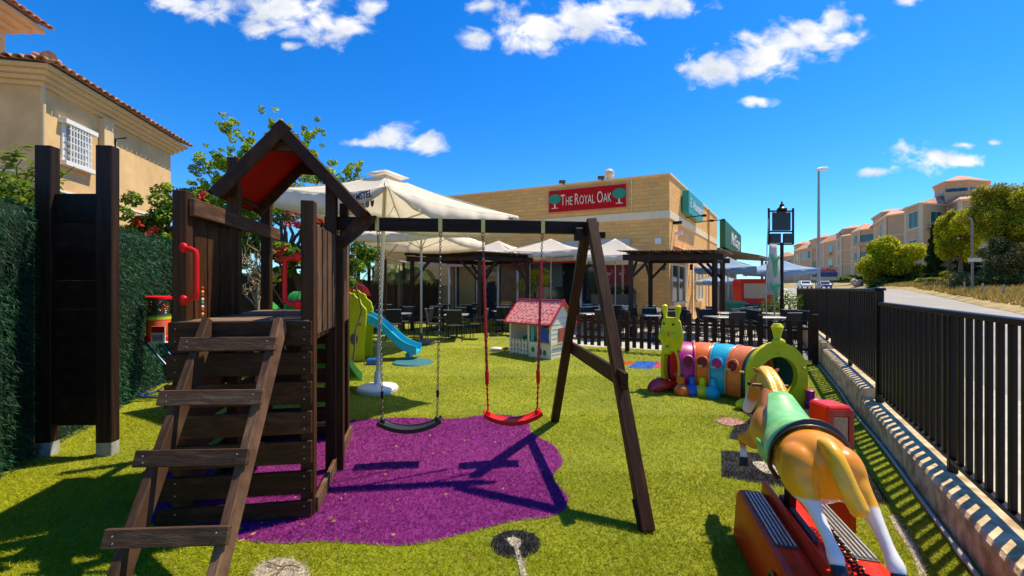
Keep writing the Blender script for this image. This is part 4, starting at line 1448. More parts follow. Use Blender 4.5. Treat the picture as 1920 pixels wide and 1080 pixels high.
# ================================================================== caterpillar tunnel toy
def tunnel():
    s = thing('tunnel_toy', 'plastic caterpillar crawl tunnel with lime arches and coloured hoops', 'play tunnel', (2.9, 6.2, 0))
    # centre line on the ground from head to tail
    P0, P1, P2 = V(2.44, 6.62, 0), V(3.20, 6.62, 0), V(3.50, 5.72, 0)

    def cl(t):
        return P0 * (1 - t) ** 2 + P1 * (2 * t * (1 - t)) + P2 * t ** 2

    def tn(t):
        return ((P1 - P0) * (1 - t) + (P2 - P1) * t).normalized()
    Rr, hz = .36, .72

    def arch(t, r=Rr, h=hz, n=22, ex=0):
        c_ = cl(t); d = tn(t); sd_ = V(d.y, -d.x, 0)
        pts = []
        for i in range(n + 1):
            a = PI * i / n
            x = -r * math.cos(a); z = (h - r) + r * math.sin(a)
            pts.append(c_ + sd_ * x + V(0, 0, z))
        return [c_ + sd_ * (-r) + V(0, 0, .06)] + pts + [c_ + sd_ * r + V(0, 0, .06)]
    cols = [(M_MAGENTA, .03, .25), (M_ORANGE, .25, .47), (M_CYAN, .47, .70), (mat('pale orange plastic', (.82, .22, .05), rough=.38, coat=.25), .70, .88), (mat('deep teal plastic', (.01, .10, .11), rough=.4), .885, 1.04)]
    feet = [M_ORANGE, mat('blue plastic', (.01, .12, .50), rough=.35, coat=.3), M_LIME, M_CYAN, M_LIME]
    seg = []
    for k_, (m_, t0, t1) in enumerate(cols):
        rows = []
        for i in range(7):
            t = t0 + (t1 - t0) * i / 6
            bul = .012 * math.sin(PI * i / 6)
            rows.append(arch(t, Rr - .01 + bul, hz - .01 + bul))
        o = MB().rings(rows, closed=False, cap=False).build('hoop', m_, s, smooth=2)
        md = o.modifiers.new('t', 'SOLIDIFY'); md.thickness = .03; md.offset = -1
        if k_ == 4: continue
        # raised seams
        for t in (t0 + .006, t1 - .006):
            rows = [arch(t - .010, Rr + .008, hz + .008), arch(t + .010, Rr + .008, hz + .008)]
            q = MB().rings(rows, closed=False, cap=False).build('seam', m_, o, smooth=2)
            md = q.modifiers.new('t', 'SOLIDIFY'); md.thickness = .018; md.offset = -1
        # porthole on the side facing the camera
        tm = (t0 + t1) / 2; d = tn(tm); sd_ = V(d.y, -d.x, 0)
        for sg in (1,):
            c_ = cl(tm) + sd_ * (Rr + .004) * sg + V(0, 0, .47)
            ring = []
            mb = MB().tube([c_ + d * (.082 * math.cos(a)) + V(0, 0, .082 * math.sin(a)) + sd_ * (-.045 * max(0, math.sin(a)) ** 2) for a in np.linspace(0, 2 * PI, 25)], .014, 8, cap=False)
            p = mb.build('port_rim', m_, o, smooth=True)
            mb = MB(); mb.lathe(c_ - sd_ * .012, [(.076, 0), (.076, .012)], 24, axis=tuple(sd_))
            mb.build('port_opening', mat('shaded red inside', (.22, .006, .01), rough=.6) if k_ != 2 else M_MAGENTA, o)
        # clip
        c_ = cl(t1) + sd_ * (Rr + .02) + V(0, 0, .42)
        MB().beam(c_ - d * .035, c_ + d * .035, .03, .03, ch=.008).build('clip', mat('pale yellow plastic', (.75, .55, .12), rough=.4), o)
        # boot
        f_ = cl(t0 + .05 if k_ else .06) + sd_ * (Rr + .07)
        if k_ == 0: f_ = cl(.07) + sd_ * (Rr + .06)
        if k_ == 1: f_ = cl(.26) + sd_ * (Rr + .05)
        if k_ == 2: f_ = cl(.45) + sd_ * (Rr + .05)
        if k_ == 3: f_ = cl(.62) + sd_ * (Rr + .05)
        mb = MB().ellipsoid(f_ + V(0, 0, .055), (.108, .115, .105), 16, 10); mb.lathe(f_ + V(0, 0, .0), [(.105, 0), (.112, .03)], 16)
        mb.build('boot', feet[k_], s, smooth=True)
        MB().lathe(f_ - sd_ * .035 + V(0, 0, .09), [(.052, 0), (.05, .16), (.03, .17)], 14).build('boot_leg', feet[k_] if k_ != 0 else M_ORANGE, s, smooth=True)
    # --- tail arch: broad ring with round opening
    c_ = V(3.47, 5.58, 0); d = (V(.05, -1, 0)).normalized(); sd_ = V(-d.y, d.x, 0)
    if sd_.x < 0: sd_ = -sd_
    outer = []; inner = []
    n = 40
    for i in range(n + 1):
        a = -PI / 2 + .0 + 2 * PI * i / n
        inner.append((.245 * math.sin(a) if False else .25 * math.cos(a), .40 + .25 * math.sin(a)))
    def opt(a):
        x, z = .40 * math.cos(a), .43 + .41 * math.sin(a)
        if z < .43: 
            x = .40 * (1 if math.cos(a) >= 0 else -1) * min(1, abs(math.cos(a)) * 3.2); z = max(0.0, .43 + .60 * math.sin(a))
        return x, z
    rows = [[], [], [], []]
    for i in range(n):
        a = 2 * PI * i / n
        xo, zo = opt(a); xi, zi = .255 * math.cos(a), .40 + .255 * math.sin(a)
        for r_, (x, z, dd) in enumerate(((xi, zi, -.035), (xo, zo, -.02), (xo, zo, .05), (xi, zi, .05))):
            rows[r_].append(c_ + sd_ * x + V(0, 0, z) + d * (-dd))
    mb = MB(); mb.rings(rows + [rows[0]], closed=True, cap=False)
    # quads run inner->outer; close ring
    tail = mb.build('tail_arch', M_LIME, s, smooth=True)
    hd = c_ - d * .0
    MB().ellipsoid(c_ + V(0, 0, .84) + d * .02, (.09, .05, .06)).build('arch_crest', M_LIME, s, smooth=True)
    MB().tube([c_ + V(0, 0, .83), c_ + V(0, 0, .90), c_ + V(0, 0, .97), c_ + V(0, 0, 1.04), c_ + V(0, 0, 1.085)], [.055, .04, .055, .075, .045], 12).build('antenna', M_LIME, s, smooth=True)
    for (x, z) in ((-.30, .53), (.335, .50), (0, .70)):
        MB().ellipsoid(c_ + sd_ * x + V(0, 0, z) + d * .04, (.018, .012, .018)).build('bolt_cap', M_LIME, tail, smooth=True)
    # boots of the tail arch
    mb = MB().ellipsoid(c_ + sd_ * -.45 + d * .08 + V(0, 0, .05), (.15, .10, .085)); mb.build('boot', M_LIME, s, smooth=True)
    mb = MB().ellipsoid(c_ + sd_ * .45 + d * .08 + V(0, 0, .05), (.13, .10, .08)); mb.build('boot', M_MAGENTA, s, smooth=True)
    MB().lathe(c_ + sd_ * .40 + d * .06 + V(0, 0, .08), [(.05, 0), (.05, .14), (.03, .15)], 14).build('boot_leg', M_MAGENTA, s, smooth=True)
    # --- head: flat face board with mouth opening, seen from the front left
    hc = V(2.47, 6.55, 0); hd_ = V(-.93, -.37, 0).normalized(); hs = V(-hd_.y, hd_.x, 0)
    if hs.x < 0: hs = -hs
    wid = [(0, .13), (.05, .19), (.12, .21), (.22, .215), (.32, .215), (.42, .21), (.52, .20), (.60, .195), (.66, .20), (.74, .235), (.82, .245), (.90, .235), (.97, .205), (1.02, .20), (1.07, .175), (1.10, .12)]
    mo = [(.10, .11), (.2, .15), (.35, .16), (.48, .14), (.56, .11)]
    lft = [(-w_, z) for z, w_ in wid]; rgt = [(w_, z) for z, w_ in reversed(wid)]
    # left and right cheeks + face as separate lofts so that the mouth stays open
    mb = MB()
    zs_ = np.linspace(.0, .62, 14)
    for sg in (-1, 1):
        rows = []
        for z in zs_:
            wo = np.interp(z, [a for a, b in wid], [b for a, b in wid]); wi = np.interp(z, [0, .08, .12, .25, .4, .52, .60, .62], [.10, .10, .12, .15, .155, .13, .07, .03])
            rows.append([hc + hs * (sg * wi) + hd_ * .05 + V(0, 0, z), hc + hs * (sg * (wi + wo) / 2) + hd_ * .075 + V(0, 0, z), hc + hs * (sg * wo) + hd_ * .05 + V(0, 0, z), hc + hs * (sg * wo) - hd_ * .02 + V(0, 0, z), hc + hs * (sg * wi) - hd_ * .02 + V(0, 0, z)])
        mb.rings(rows)
    zz = np.linspace(.60, 1.10, 12); rows = []
    for z in zz:
        wo = np.interp(z, [a for a, b in wid], [b for a, b in wid])
        rows.append([hc + hs * (wo * math.cos(a)) + hd_ * (.03 + .055 * max(-.5, math.sin(a))) + V(0, 0, z) for a in np.linspace(0, 2 * PI, 20, endpoint=False)])
    mb.rings(rows)
    head = mb.build('face', M_LIME, s, smooth=True)
    MB().ellipsoid(hc + hd_ * .085 + V(0, 0, .60), (.07, .04, .07)).build('chin', M_LIME, head, smooth=True)
    for sg in (-1, 1):
        MB().ellipsoid(hc + hs * (sg * .12) + hd_ * .085 + V(0, 0, .80), (.075, .04, .085)).build('cheek', M_LIME, head, smooth=True)
        MB().ellipsoid(hc + hs * (sg * .10) + hd_ * .088 + V(0, 0, 1.0), (.016, .012, .018)).build('eye', M_BLACK, head, smooth=True)
        b0 = hc + hs * (sg * .12) + hd_ * .03
        MB().tube([b0 + V(0, 0, 1.06), b0 + hs * (sg * .01) + V(0, 0, 1.13), b0 + hs * (sg * .02) + V(0, 0, 1.20), b0 + hs * (sg * .025) + V(0, 0, 1.27), b0 + hs * (sg * .028) + V(0, 0, 1.295)], [.03, .028, .043, .045, .02], 12).build('antenna', M_LIME, head, smooth=True)
    MB().ellipsoid(hc + hd_ * .09 + V(0, 0, .84), (.02, .02, .04)).build('nose', mat('orange stickers', (.75, .30, .02), rough=.4), head, smooth=True)
    MB().ellipsoid(hc + hd_ * .12 + V(0, 0, .66), (.012, .01, .018)).build('screw_cap', M_BLACK, head, smooth=True)
    # red inside of the mouth and tongue
    MB().prism([hc - hd_ * .10 + hs * -.17 + V(0, 0, .02), hc - hd_ * .10 + hs * .17 + V(0, 0, .02), hc - hd_ * .10 + hs * .17 + V(0, 0, .60), hc - hd_ * .10 + hs * -.17 + V(0, 0, .60)], -hd_ * .02).build('mouth_back', M_REDP, s)
    rows = []
    for i in range(9):
        t = i / 8; c2 = hc + hd_ * (.0 + .42 * t) + V(0, 0, .12 - .10 * t + .03 * math.sin(PI * t)); w_ = .14 + .05 * math.sin(PI * t) - .06 * t ** 3
        rows.append([c2 + hs * (-w_) + V(0, 0, .03), c2 + hs * (-w_ * .6) + V(0, 0, .0), c2 + hs * (w_ * .6), c2 + hs * w_ + V(0, 0, .03), c2 + hs * w_ + V(0, 0, -.02), c2 - hs * w_ + V(0, 0, -.02)])
    MB().rings(rows).build('tongue', M_REDP, s, smooth=True)
    MB().ellipsoid(hc + hs * .09 + V(0, -.0, .24) + hd_ * .01, (.035, .03, .04)).build('bell', mat('pink plastic', (.75, .05, .18), rough=.35), s, smooth=True)
    MB().ellipsoid(hc + hs * -.27 + V(0, .0, .06), (.10, .09, .075)).build('boot', M_CYAN, s, smooth=True)


tunnel()

# ================================================================== playhouse
def playhouse():
    s = thing('playhouse', 'small white plastic playhouse with pink-red tiled roof on the turf', 'playhouse', (.5, 9.7, 0))
    C0 = V(.84, 9.2, 0); C1 = V(-.06, 10.15, 0); ex = (C1 - C0); L = ex.length; ex.normalize()     # front wall runs from C0 to C1
    ey = V(-ex.y, ex.x, 0); ey = ey if ey.y > 0 else -ey                                             # depth
    ey = V(.62, .78, 0).normalized()
    Dp = .88; eh = .80; rh = 1.24
    PW = mat('ivory plastic', (.86, .77, .60), rough=.45, var=.06, scale=6)
    P = lambda a, b, z: C0 + ex * a + ey * b + V(0, 0, z)
    def wallp(a0, a1, z0, z1, b=0, th=.03, m=PW, nm='wall_panel'):
        return MB().prism([P(a0, b, z0), P(a1, b, z0), P(a1, b, z1), P(a0, b, z1)], ey * th).build(nm, m, s)
    # front wall with windows cut out (built from strips)
    wl = wallp(0, .52 * L, .0, .34); 
    wallp(0, .05, .34, eh); wallp(.50 * L, .54 * L, .34, eh); wallp(.05, .50 * L, .72, eh); wallp(.27 * L, .31 * L, .34, .72)
    wallp(L - .05, L, 0, eh); wallp(.54 * L, L - .05, .75, eh)
    # picket half-door
    for i in range(5):
        a = .56 * L + i * (.40 * L / 5)
        MB().prism([P(a, 0, .02), P(a + .06, 0, .02), P(a + .06, 0, .34), P(a + .03, 0, .38), P(a, 0, .34)], ey * .02).build('door_picket', PW, s)
    for z in (.05, .14, .27):
        wallp(.54 * L, L - .05, z, z + .035, b=.005, th=.012, nm='door_rail')
    BL_ = mat('blue plastic shutter', (.01, .06, .50), rough=.4)
    MB().prism([P(.06, -.012, .37), P(.22 * L, -.012, .37), P(.22 * L, -.012, .72), P(.13, -.012, .66), P(.06, -.012, .56)], ey * .012).build('shutter', BL_, s)
    MB().prism([P(.38 * L, -.012, .37), P(.45 * L, -.012, .37), P(.45 * L, -.012, .70), P(.38 * L, -.012, .70)], ey * .012).build('shutter', M_CYAN, s)
    wallp(.03, .27 * L, .325, .35, b=-.04, th=.04, m=mat('tan plastic ledge', (.62, .45, .2), rough=.5), nm='ledge')
    GR = mat('green sticker', (.02, .22, .06), rough=.4)
    for (a, z) in ((.14 * L, .13), (.41 * L, .17)):
        c_ = P(a, -.006, z)
        nrm = -ey
        MB().prism([c_ + ex * (.05 * math.cos(q)) + V(0, 0, .06 * math.sin(q)) for q in np.linspace(0, 2 * PI, 16, endpoint=False)], ey * .004).build('round_relief', GR, s)
    MB().prism([P(.24 * L + .05 * math.cos(q), -.004, .14 + .08 * math.sin(q)) for q in np.linspace(0, 2 * PI, 16, endpoint=False)], ey * .003).build('round_relief', M_DKBASE, s)
    # right gable wall (at a=0, going back) and left one
    for a_, t_ in ((0.0, -.0), (L - .03, 0)):
        mb = MB(); mb.prism([P(a_, 0.03, 0), P(a_, Dp, 0), P(a_, Dp, eh), P(a_, Dp / 2, rh - .03), P(a_, .03, eh)], ex * .03); mb.build('gable_wall', PW, s)
    for z in (.1, .2, .3, .45, .55, .65, .75, .88):
        q0, q1 = (.03, Dp) if z < eh else (.2, Dp - .2)
        MB().beam(P(-.003, q0, z), P(-.003, q1, z), .006, .008).build('siding_groove', mat('shadow line', (.45, .42, .34), rough=.6), s)
    MB().prism([P(-.02, .30, .36), P(-.02, .62, .36), P(-.02, .62, .66), P(-.02, .30, .66)], ex * .015).build('side_shutter', mat('dusky red shutter', (.40, .09, .06), rough=.5), s)
    MB().beam(P(-.03, .10, .33), P(-.03, .70, .33), .02, .02).build('side_ledge', MATS['tan plastic ledge'], s)
    wallp(0.03, L - .03, 0, .32, b=Dp - .03); wallp(0.03, .2, .32, eh, b=Dp - .03); wallp(L - .3, L - .03, .32, eh, b=Dp - .03)
    wallp(.03, L - .03, .7, eh, b=Dp - .03)
    MB().prism([P(L * .62, .4, .30), P(L * .92, .4, .30), P(L * .92, .4, .38), P(L * .62, .4, .38)], ey * .3).build('green_counter', mat('green plastic', (.02, .30, .05), rough=.4), s)
    # roof with rows of shingles
    RP = mat('pink roof plastic', (.85, .38, .34), rough=.6, spec=.2, var=.1, scale=20, col2=(.72, .13, .12), c2at=(.52, .58), c2scale=16, detail=2)
    RD = mat('deep red plastic', (.56, .02, .03), rough=.4)
    for sgn in (0, 1):
        e0 = (-.10 if sgn == 0 else Dp + .10); rz_ = rh
        q = lambda a, t: P(a, e0 + (Dp / 2 - e0) * t, (eh - .06) + (rz_ - eh + .06) * t)
        mb = MB(); mb.prism([q(-.06, 0), q(L + .06, 0), q(L + .06, 1), q(-.06, 1)], V(0, 0, .025)); pn_ = mb.build('roof_panel', RP, s)
        sh = None
        for r_ in range(7):
            for c in range(10):
                if rng.random() < .12: continue
                a0 = -.04 + (L + .08) * (c + .5 * (r_ % 2)) / 10.5
                t0 = .03 + r_ * .135
                MB().prism([q(a0, t0) + V(0, 0, .025), q(a0 + .09, t0) + V(0, 0, .025), q(a0 + .09, t0 + .12) + V(0, 0, .025), q(a0, t0 + .12) + V(0, 0, .025)], V(0, 0, .008)).build('shingle', RP, pn_)
    MB().beam(P(-.08, Dp / 2, rh + .03), P(L + .08, Dp / 2, rh + .03), .06, .04, ch=.01).build('roof_ridge', RD, s)
    for a_ in (-.065, L + .065):
        MB().beam(P(a_, -.12, eh - .05), P(a_, Dp / 2, rh + .02), .02, .05).build('roof_edge', RD, s)
        MB().beam(P(a_, Dp + .12, eh - .05), P(a_, Dp / 2, rh + .02), .02, .05).build('roof_edge', RD, s)
    MB().beam(P(-.07, -.11, eh - .055), P(L + .07, -.11, eh - .055), .02, .03).build('roof_edge', RD, s)


playhouse()

# ================================================================== lime slide toy
def slide_toy():
    s = thing('toddler_slide', 'lime and cyan plastic toddler slide behind the tower', 'slide', (-3.0, 9.3, 0))
    LG = mat('olive lime plastic', (.58, .58, .012), rough=.5, var=.1, scale=8, spec=.3)
    def panel(y, x0, x1, h, seed, nm='side_panel'):
        pts = [(x0, 0), (x1, 0)]
        top = []
        for i in range(15):
            a = i / 14; z = h - .42 * a ** 2.2
            top.append((x0 + .10 + (x1 - x0 - .08) * a + .018 * math.sin(a * 22 + seed), z + .02 * abs(math.sin(a * 11 + seed))))
        poly = [(x0, 0), (x0 + .02, h * .85)] + top + [(x1, .62), (x1 - .02, .3), (x1 - .02, 0)]
        o = MB().prism([V(x, y, z) for x, z in poly], V(0, .05, 0)).build(nm, LG, s)
        md = o.modifiers.new('b', 'BEVEL'); md.width = .012; md.segments = 2
        # swirl relief and porthole
        MB().tube([V((x0 + x1) / 2 + .06 * math.cos(a) * (1 - a / 14), y - .004, h - .27 + .06 * math.sin(a) * (1 - a / 14)) for a in np.linspace(0, 9, 30)], .008, 6).build('swirl_relief', LG, o, smooth=True)
        MB().prism([V((x0 + x1) / 2 + .02 + .085 * math.cos(a), y - .006, .47 + .12 * math.sin(a)) for a in np.linspace(0, 2 * PI, 18, endpoint=False)], V(0, .008, 0)).build('porthole', M_DKBASE, o)
        MB().prism([V(x1 - .12 + .03 * math.cos(a), y - .006, .78 + .03 * math.sin(a)) for a in np.linspace(0, 2 * PI, 12, endpoint=False)], V(0, .008, 0)).build('sticker', M_REDPR, o)
    panel(9.02, -3.62, -3.10, 1.46, 0)
    panel(9.62, -3.70, -3.14, 1.50, 2)
    # slide chute
    rows = []
    y0, y1 = 9.10, 9.58
    for i in range(17):
        t = i / 16; x = -3.16 + 1.12 * t
        z = .90 - .78 * (t ** 1.0) + .05 * math.sin(2 * PI * t) * (1) + .06 * t ** 4
        w0, w1 = y0 - .03 * t, y1 + .03 * t
        rows.append([V(x, w0, z + .13), V(x, w0 + .035, z + .13), V(x, w0 + .055, z), V(x, w1 - .055, z), V(x, w1 - .035, z + .13), V(x, w1, z + .13), V(x, w1 - .0, z - .06 - .0), V(x, w0, z - .06)])
    MB().rings(rows).build('chute', M_CYAN, s, smooth=True)
    MB().span((-2.30, 9.2, 0), (-2.2, 9.5, .14)).build('chute_foot', M_CYAN, s)
    for i in range(3):
        MB().span((-3.98 + i * .16, 9.08, .0), (-3.84 + i * .16, 9.60, .24 + i * .22), ch=.01).build('step', mat('green plastic', (.02, .30, .05)), s)
    t = thing('toy_tower', 'orange and red plastic toy tower beyond the lime slide', 'toy', (-3.75, 10.5, 0))
    MB().span((-4.05, 10.3, 0), (-3.65, 10.7, 1.35), ch=.02).build('body', M_ORANGE, t)
    MB().span((-4.10, 10.25, .95), (-3.60, 10.29, 1.12)).build('sign_band', mat('yellow bead', (.75, .5, .03)), t)
    MB().lathe((-3.85, 10.5, 1.36), [(.36, 0), (.30, .16), (.18, .28), (.03, .34)], 16).build('roof', M_REDP, t, smooth=True)
    MB().span((-3.64, 10.32, .30), (-3.60, 10.68, .9)).build('side_door', M_CYAN, t)


slide_toy()

# green slide leaving the back of the tower
gs = thing('tower_slide', 'green slide running away from the back of the play tower', 'slide', (-2.3, 5.4, 0))
rows = []
for i in range(18):
    t = i / 17; y = 4.50 + 2.25 * t
    z = 1.33 - 1.27 * (t ** 1.05) + .04 * math.sin(2 * PI * t) + .05 * t ** 5; x = -2.34 - .26 * t
    rows.append([V(x - .24, y, z + .10), V(x - .215, y, z + .10), V(x - .20, y, z), V(x + .20, y, z), V(x + .215, y, z + .10), V(x + .24, y, z + .10), V(x + .24, y, z - .03), V(x - .24, y, z - .03)])
M_GSL = mat('bright green plastic', (.05, .42, .06), rough=.45)
MB().rings(rows).build('chute', M_GSL, gs, smooth=True)
# green hump of the slide entry seen over the deck
rows = []
for (w_, z, y) in ((.14, 1.33, 4.5), (.125, 1.42, 4.52), (.10, 1.49, 4.55), (.06, 1.515, 4.57)):
    rows.append([V(-2.27 + w_ * math.cos(a), y + .05 * math.sin(a), z) for a in np.linspace(0, 2 * PI, 14, endpoint=False)])
MB().rings(rows).build('entry_hood', M_GSL, gs, smooth=True)

# ================================================================== gumball machine on folding stand
gm = thing('toy_dispenser', 'red and orange capsule vending machine on a blue tube stand by the hedge', 'vending machine', (-5.05, 6.1, 0))
c_ = V(-5.05, 6.1, 0)
MB().lathe(c_, [(.13, .79), (.16, .80), (.16, .86), (.14, .88)], 24).build('tray', M_REDP, gm, smooth=True)
MB().lathe(c_, [(.135, .88), (.14, .89), (.14, 1.09), (.135, 1.10)], 24).build('body', mat('orange red enamel', (.75, .10, .01), rough=.3, coat=.4), gm, smooth=True)
MB().lathe(c_, [(.142, 1.10), (.142, 1.145)], 24).build('yellow_band', mat('yellow band', (.70, .62, .02), rough=.4), gm, smooth=True)
MB().lathe(c_, [(.143, 1.1452), (.143, 1.17)], 24).build('green_band', mat('green sticker', (.02, .22, .06)), gm, smooth=True)
gl = MB().lathe(c_, [(.128, 1.17), (.128, 1.385)], 24).build('globe', mat('capsule filling', (.05, .03, .02), rough=.3, coat=.8), gm, smooth=True)
cl_ = [M_REDP, M_WHITE, M_ORANGE, MATS['yellow band'], M_BLACK, MATS['green sticker']]
for i in range(56):
    a = rng.uniform(PI, 2 * PI); z = rng.uniform(1.185, 1.37)
    MB().ellipsoid(c_ + V(.126 * math.cos(a), .126 * math.sin(a), z), (.013, .013, .013), 7, 5).build('capsule', cl_[i % 6], gl, smooth=True)
MB().lathe(c_, [(.15, 1.385), (.155, 1.39), (.155, 1.42), (.13, 1.435), (.02, 1.44)], 24).build('lid', M_REDP, gm, smooth=True)
pl = MB().span(c_ + V(.06, -.20, .80), c_ + V(.25, -.19, 1.02)).build('price_card', M_WHITE, gm)
MB().span(c_ + V(.065, -.205, .93), c_ + V(.245, -.2005, 1.015)).build('card_header', M_REDP, pl)
MB().span(c_ + V(.08, -.205, .82), c_ + V(.22, -.2005, .90)).build('card_picture', mat('grey print', (.25, .27, .27), rough=.6, var=.6, scale=60), pl)
MB().span(c_ + V(.05, -.21, .785), c_ + V(.30, -.08, .799)).build('shelf', M_WHITE, gm)
BT = mat('blue tube paint', (.02, .07, .28), rough=.35)
for dy in (-.12, .22):
    MB().tube([c_ + V(-.12, dy, .79), c_ + V(-.08, dy, .78), c_ + V(.25, dy, .42), c_ + V(.22, dy, .30), c_ + V(-.22, dy, .02), c_ + V(.85, dy, .02)], .014, 8).build('stand_tube', BT, gm, smooth=True)
    MB().tube([c_ + V(.10, dy, .78), c_ + V(.45, dy, .42), c_ + V(.85, dy, .36)], .014, 8).build('stand_tube', BT, gm, smooth=True)
MB().tube([c_ + V(-.22, -.12, .02), c_ + V(-.22, .22, .02)], .014, 8).build('stand_tube', BT, gm, smooth=True)

# flat toy left on the turf and a low wooden seesaw plank
lt = thing('sand_toy', 'small white and pink toy lying on turf left of the playhouse', 'toy', tuple(G(940, 658)))
g0 = G(940, 658)
MB().ellipsoid(g0 + V(-.12, 0, .05), (.16, .10, .05)).build('tray', M_WHITE, lt, smooth=True)
MB().ellipsoid(g0 + V(.10, -.02, .06), (.09, .07, .045)).build('cup', mat('brown pink plastic', (.5, .2, .14), rough=.5), lt, smooth=True)
ct = thing('toy_car_track', 'blue and yellow toy lying below the cyan chute', 'toy', tuple(G(702, 683)))
g1 = G(702, 683)
MB().span(g1 + V(-.14, -.1, 0), g1 + V(.14, .1, .12), ch=.02).build('body', MATS['blue plastic'], ct)
MB().lathe(g1 + V(.75, .15, 0.0), [(.42, 0), (.40, .03)], 24).build('splash_mat', mat('dark blue mat', (.03, .16, .2), rough=.6), ct)
# ================================================================== foliage helper
def leaves(name, centers, n, size, cols, parent, radii=None, seed=1, shell=.55, droop=.2, material=None, quad=True, pick=None):
    "leaf faces spread through clumps; centers: list of (x,y,z,rx,ry,rz)"
    r_ = np.random.default_rng(seed)
    C_ = np.array(centers, float)
    wgt = (C_[:, 3] * C_[:, 4] * C_[:, 5]) ** .75; wgt /= wgt.sum()
    k_ = r_.choice(len(C_), n, p=wgt)
    d = r_.normal(0, 1, (n, 3)); d /= np.linalg.norm(d, axis=1)[:, None]
    rad = (shell + (1 - shell) * r_.random(n) ** .5) * (1 + r_.normal(0, .07, n))
    p = C_[k_, :3] + d * C_[k_, 3:6] * rad[:, None]
    # leaf plane
    nrm = d * .5 + r_.normal(0, .6, (n, 3)); nrm[:, 2] += .5
    nrm /= np.linalg.norm(nrm, axis=1)[:, None]
    a = np.cross(nrm, r_.normal(0, 1, (n, 3))); a /= np.linalg.norm(a, axis=1)[:, None]
    a[:, 2] -= droop; a /= np.linalg.norm(a, axis=1)[:, None]
    b = np.cross(nrm, a); b /= np.linalg.norm(b, axis=1)[:, None]
    s = size * r_.uniform(.6, 1.25, n)[:, None]
    v = np.empty((n, 4, 3))
    v[:, 0] = p - a * s * .5; v[:, 1] = p + b * s * .26; v[:, 2] = p + a * s * .5; v[:, 3] = p - b * s * .26
    cols = np.array(cols); cl_tone = r_.uniform(.72, 1.45, len(C_))[k_]
    ci = r_.integers(0, len(cols), n)
    c = cols[ci] * r_.uniform(.75, 1.25, n)[:, None] * cl_tone[:, None]
    return np_mesh(name, v.reshape(-1, 3), np.arange(4 * n).reshape(n, 4), material or M_LEAF, parent, np.repeat(c, 4, 0))


M_LEAF = attr_mat('leaf paint', rough=.6, trans=.5, spec=.15, var=0)
M_BARK = mat('grey brown bark', (.16, .105, .065), rough=.9, var=.35, scale=14, bump=.8, bscale=40)
M_TWIG = mat('pale dry twig', (.40, .28, .16), rough=.8, var=.3, scale=20, bump=.5, bscale=50)


def limb(mb, p0, p1, r0, r1, wob=.05, n=6, seg=7):
    p0, p1 = Vector(p0), Vector(p1); L_ = (p1 - p0).length
    pts = []
    for i in range(n + 1):
        t = i / n
        pts.append(p0.lerp(p1, t) + V(rng.uniform(-1, 1), rng.uniform(-1, 1), rng.uniform(-.4, .4)) * (wob * L_ * math.sin(PI * t)))
    mb.tube(pts, [r0 + (r1 - r0) * i / n for i in range(n + 1)], seg)
    return pts


# ---------------------------------------------------------------- garden trees behind the tower
TREE_DX = -.55
tr = thing('garden_tree', 'leafy green tree rising behind the play tower roof', 'tree', (-3.7, 8.4, 0))
mb = MB()
limb(mb, (-3.7, 8.4, 0), (-3.9, 8.5, 2.4), .09, .06, .03)
crown = []
spots = [(-4.0, 8.5, 3.2, .75), (-4.9, 8.8, 2.9, .6), (-3.4, 8.5, 3.4, .65), (-4.3, 8.7, 3.9, .55), (-5.3, 9.0, 2.6, .5), (-3.0, 8.5, 2.7, .6), (-4.4, 8.6, 2.3, .7),
         (-3.75, 8.6, 4.2, .38), (-5.6, 8.6, 3.9, .42), (-5.2, 8.6, 3.4, .6), (-4.6, 8.6, 4.2, .45), (-5.9, 8.7, 3.3, .45), (-4.9, 8.6, 3.8, .5), (-2.6, 8.5, 3.3, .45), (-3.2, 8.5, 3.9, .3), (-2.75, 8.5, 3.2, .38), (-5.2, 8.9, 3.35, .32), (-3.3, 8.4, 2.0, .6)]
for (x, y, z, r) in spots:
    limb(mb, (-3.9, 8.5, 1.9 + rng.uniform(0, .5)), (x, y, z), .035, .012, .08)
    for q in range(12):
        crown.append((x + rng.gauss(0, r * .48), y + rng.gauss(0, r * .4), z + rng.gauss(0, r * .42), r * .24, r * .28, r * .20))
# upright sprays against the sky
for (x0, z0, x1, z1) in ((-4.3, 4.0, -5.35, 5.05), (-4.0, 4.3, -4.35, 5.0), (-3.8, 4.2, -3.95, 4.75), (-4.6, 3.7, -5.5, 4.35), (-5.1, 3.2, -6.0, 3.75), (-5.3, 3.1, -6.3, 3.3), (-2.9, 3.5, -2.45, 4.05), (-3.9, 4.2, -3.35, 4.75)):
    limb(mb, (x0, 8.6, z0), (x1, 8.6, z1), .014, .005, .06)
    for q in range(26):
        t = rng.uniform(.05, 1.0) ** .8; sp_ = .20 * (1.1 - .75 * t)
        crown.append((x0 + (x1 - x0) * t + rng.gauss(0, sp_), 8.6 + rng.gauss(0, .12), z0 + (z1 - z0) * t + rng.gauss(0, sp_ * .9), .045 + .05 * (1 - t), .07, .035 + .04 * (1 - t)))
for v_ in mb.v: v_.x += TREE_DX * min(1, max(0, v_.z - .2) / 2)
crown = [(a_[0] + TREE_DX, *a_[1:]) for a_ in crown]
mb.build('trunk', M_BARK, tr, smooth=True)
leaves('crown', crown, 70000, .056, [(.18, .31, .015), (.30, .43, .015), (.42, .52, .015), (.10, .20, .012), (.55, .58, .02)], tr, seed=4)

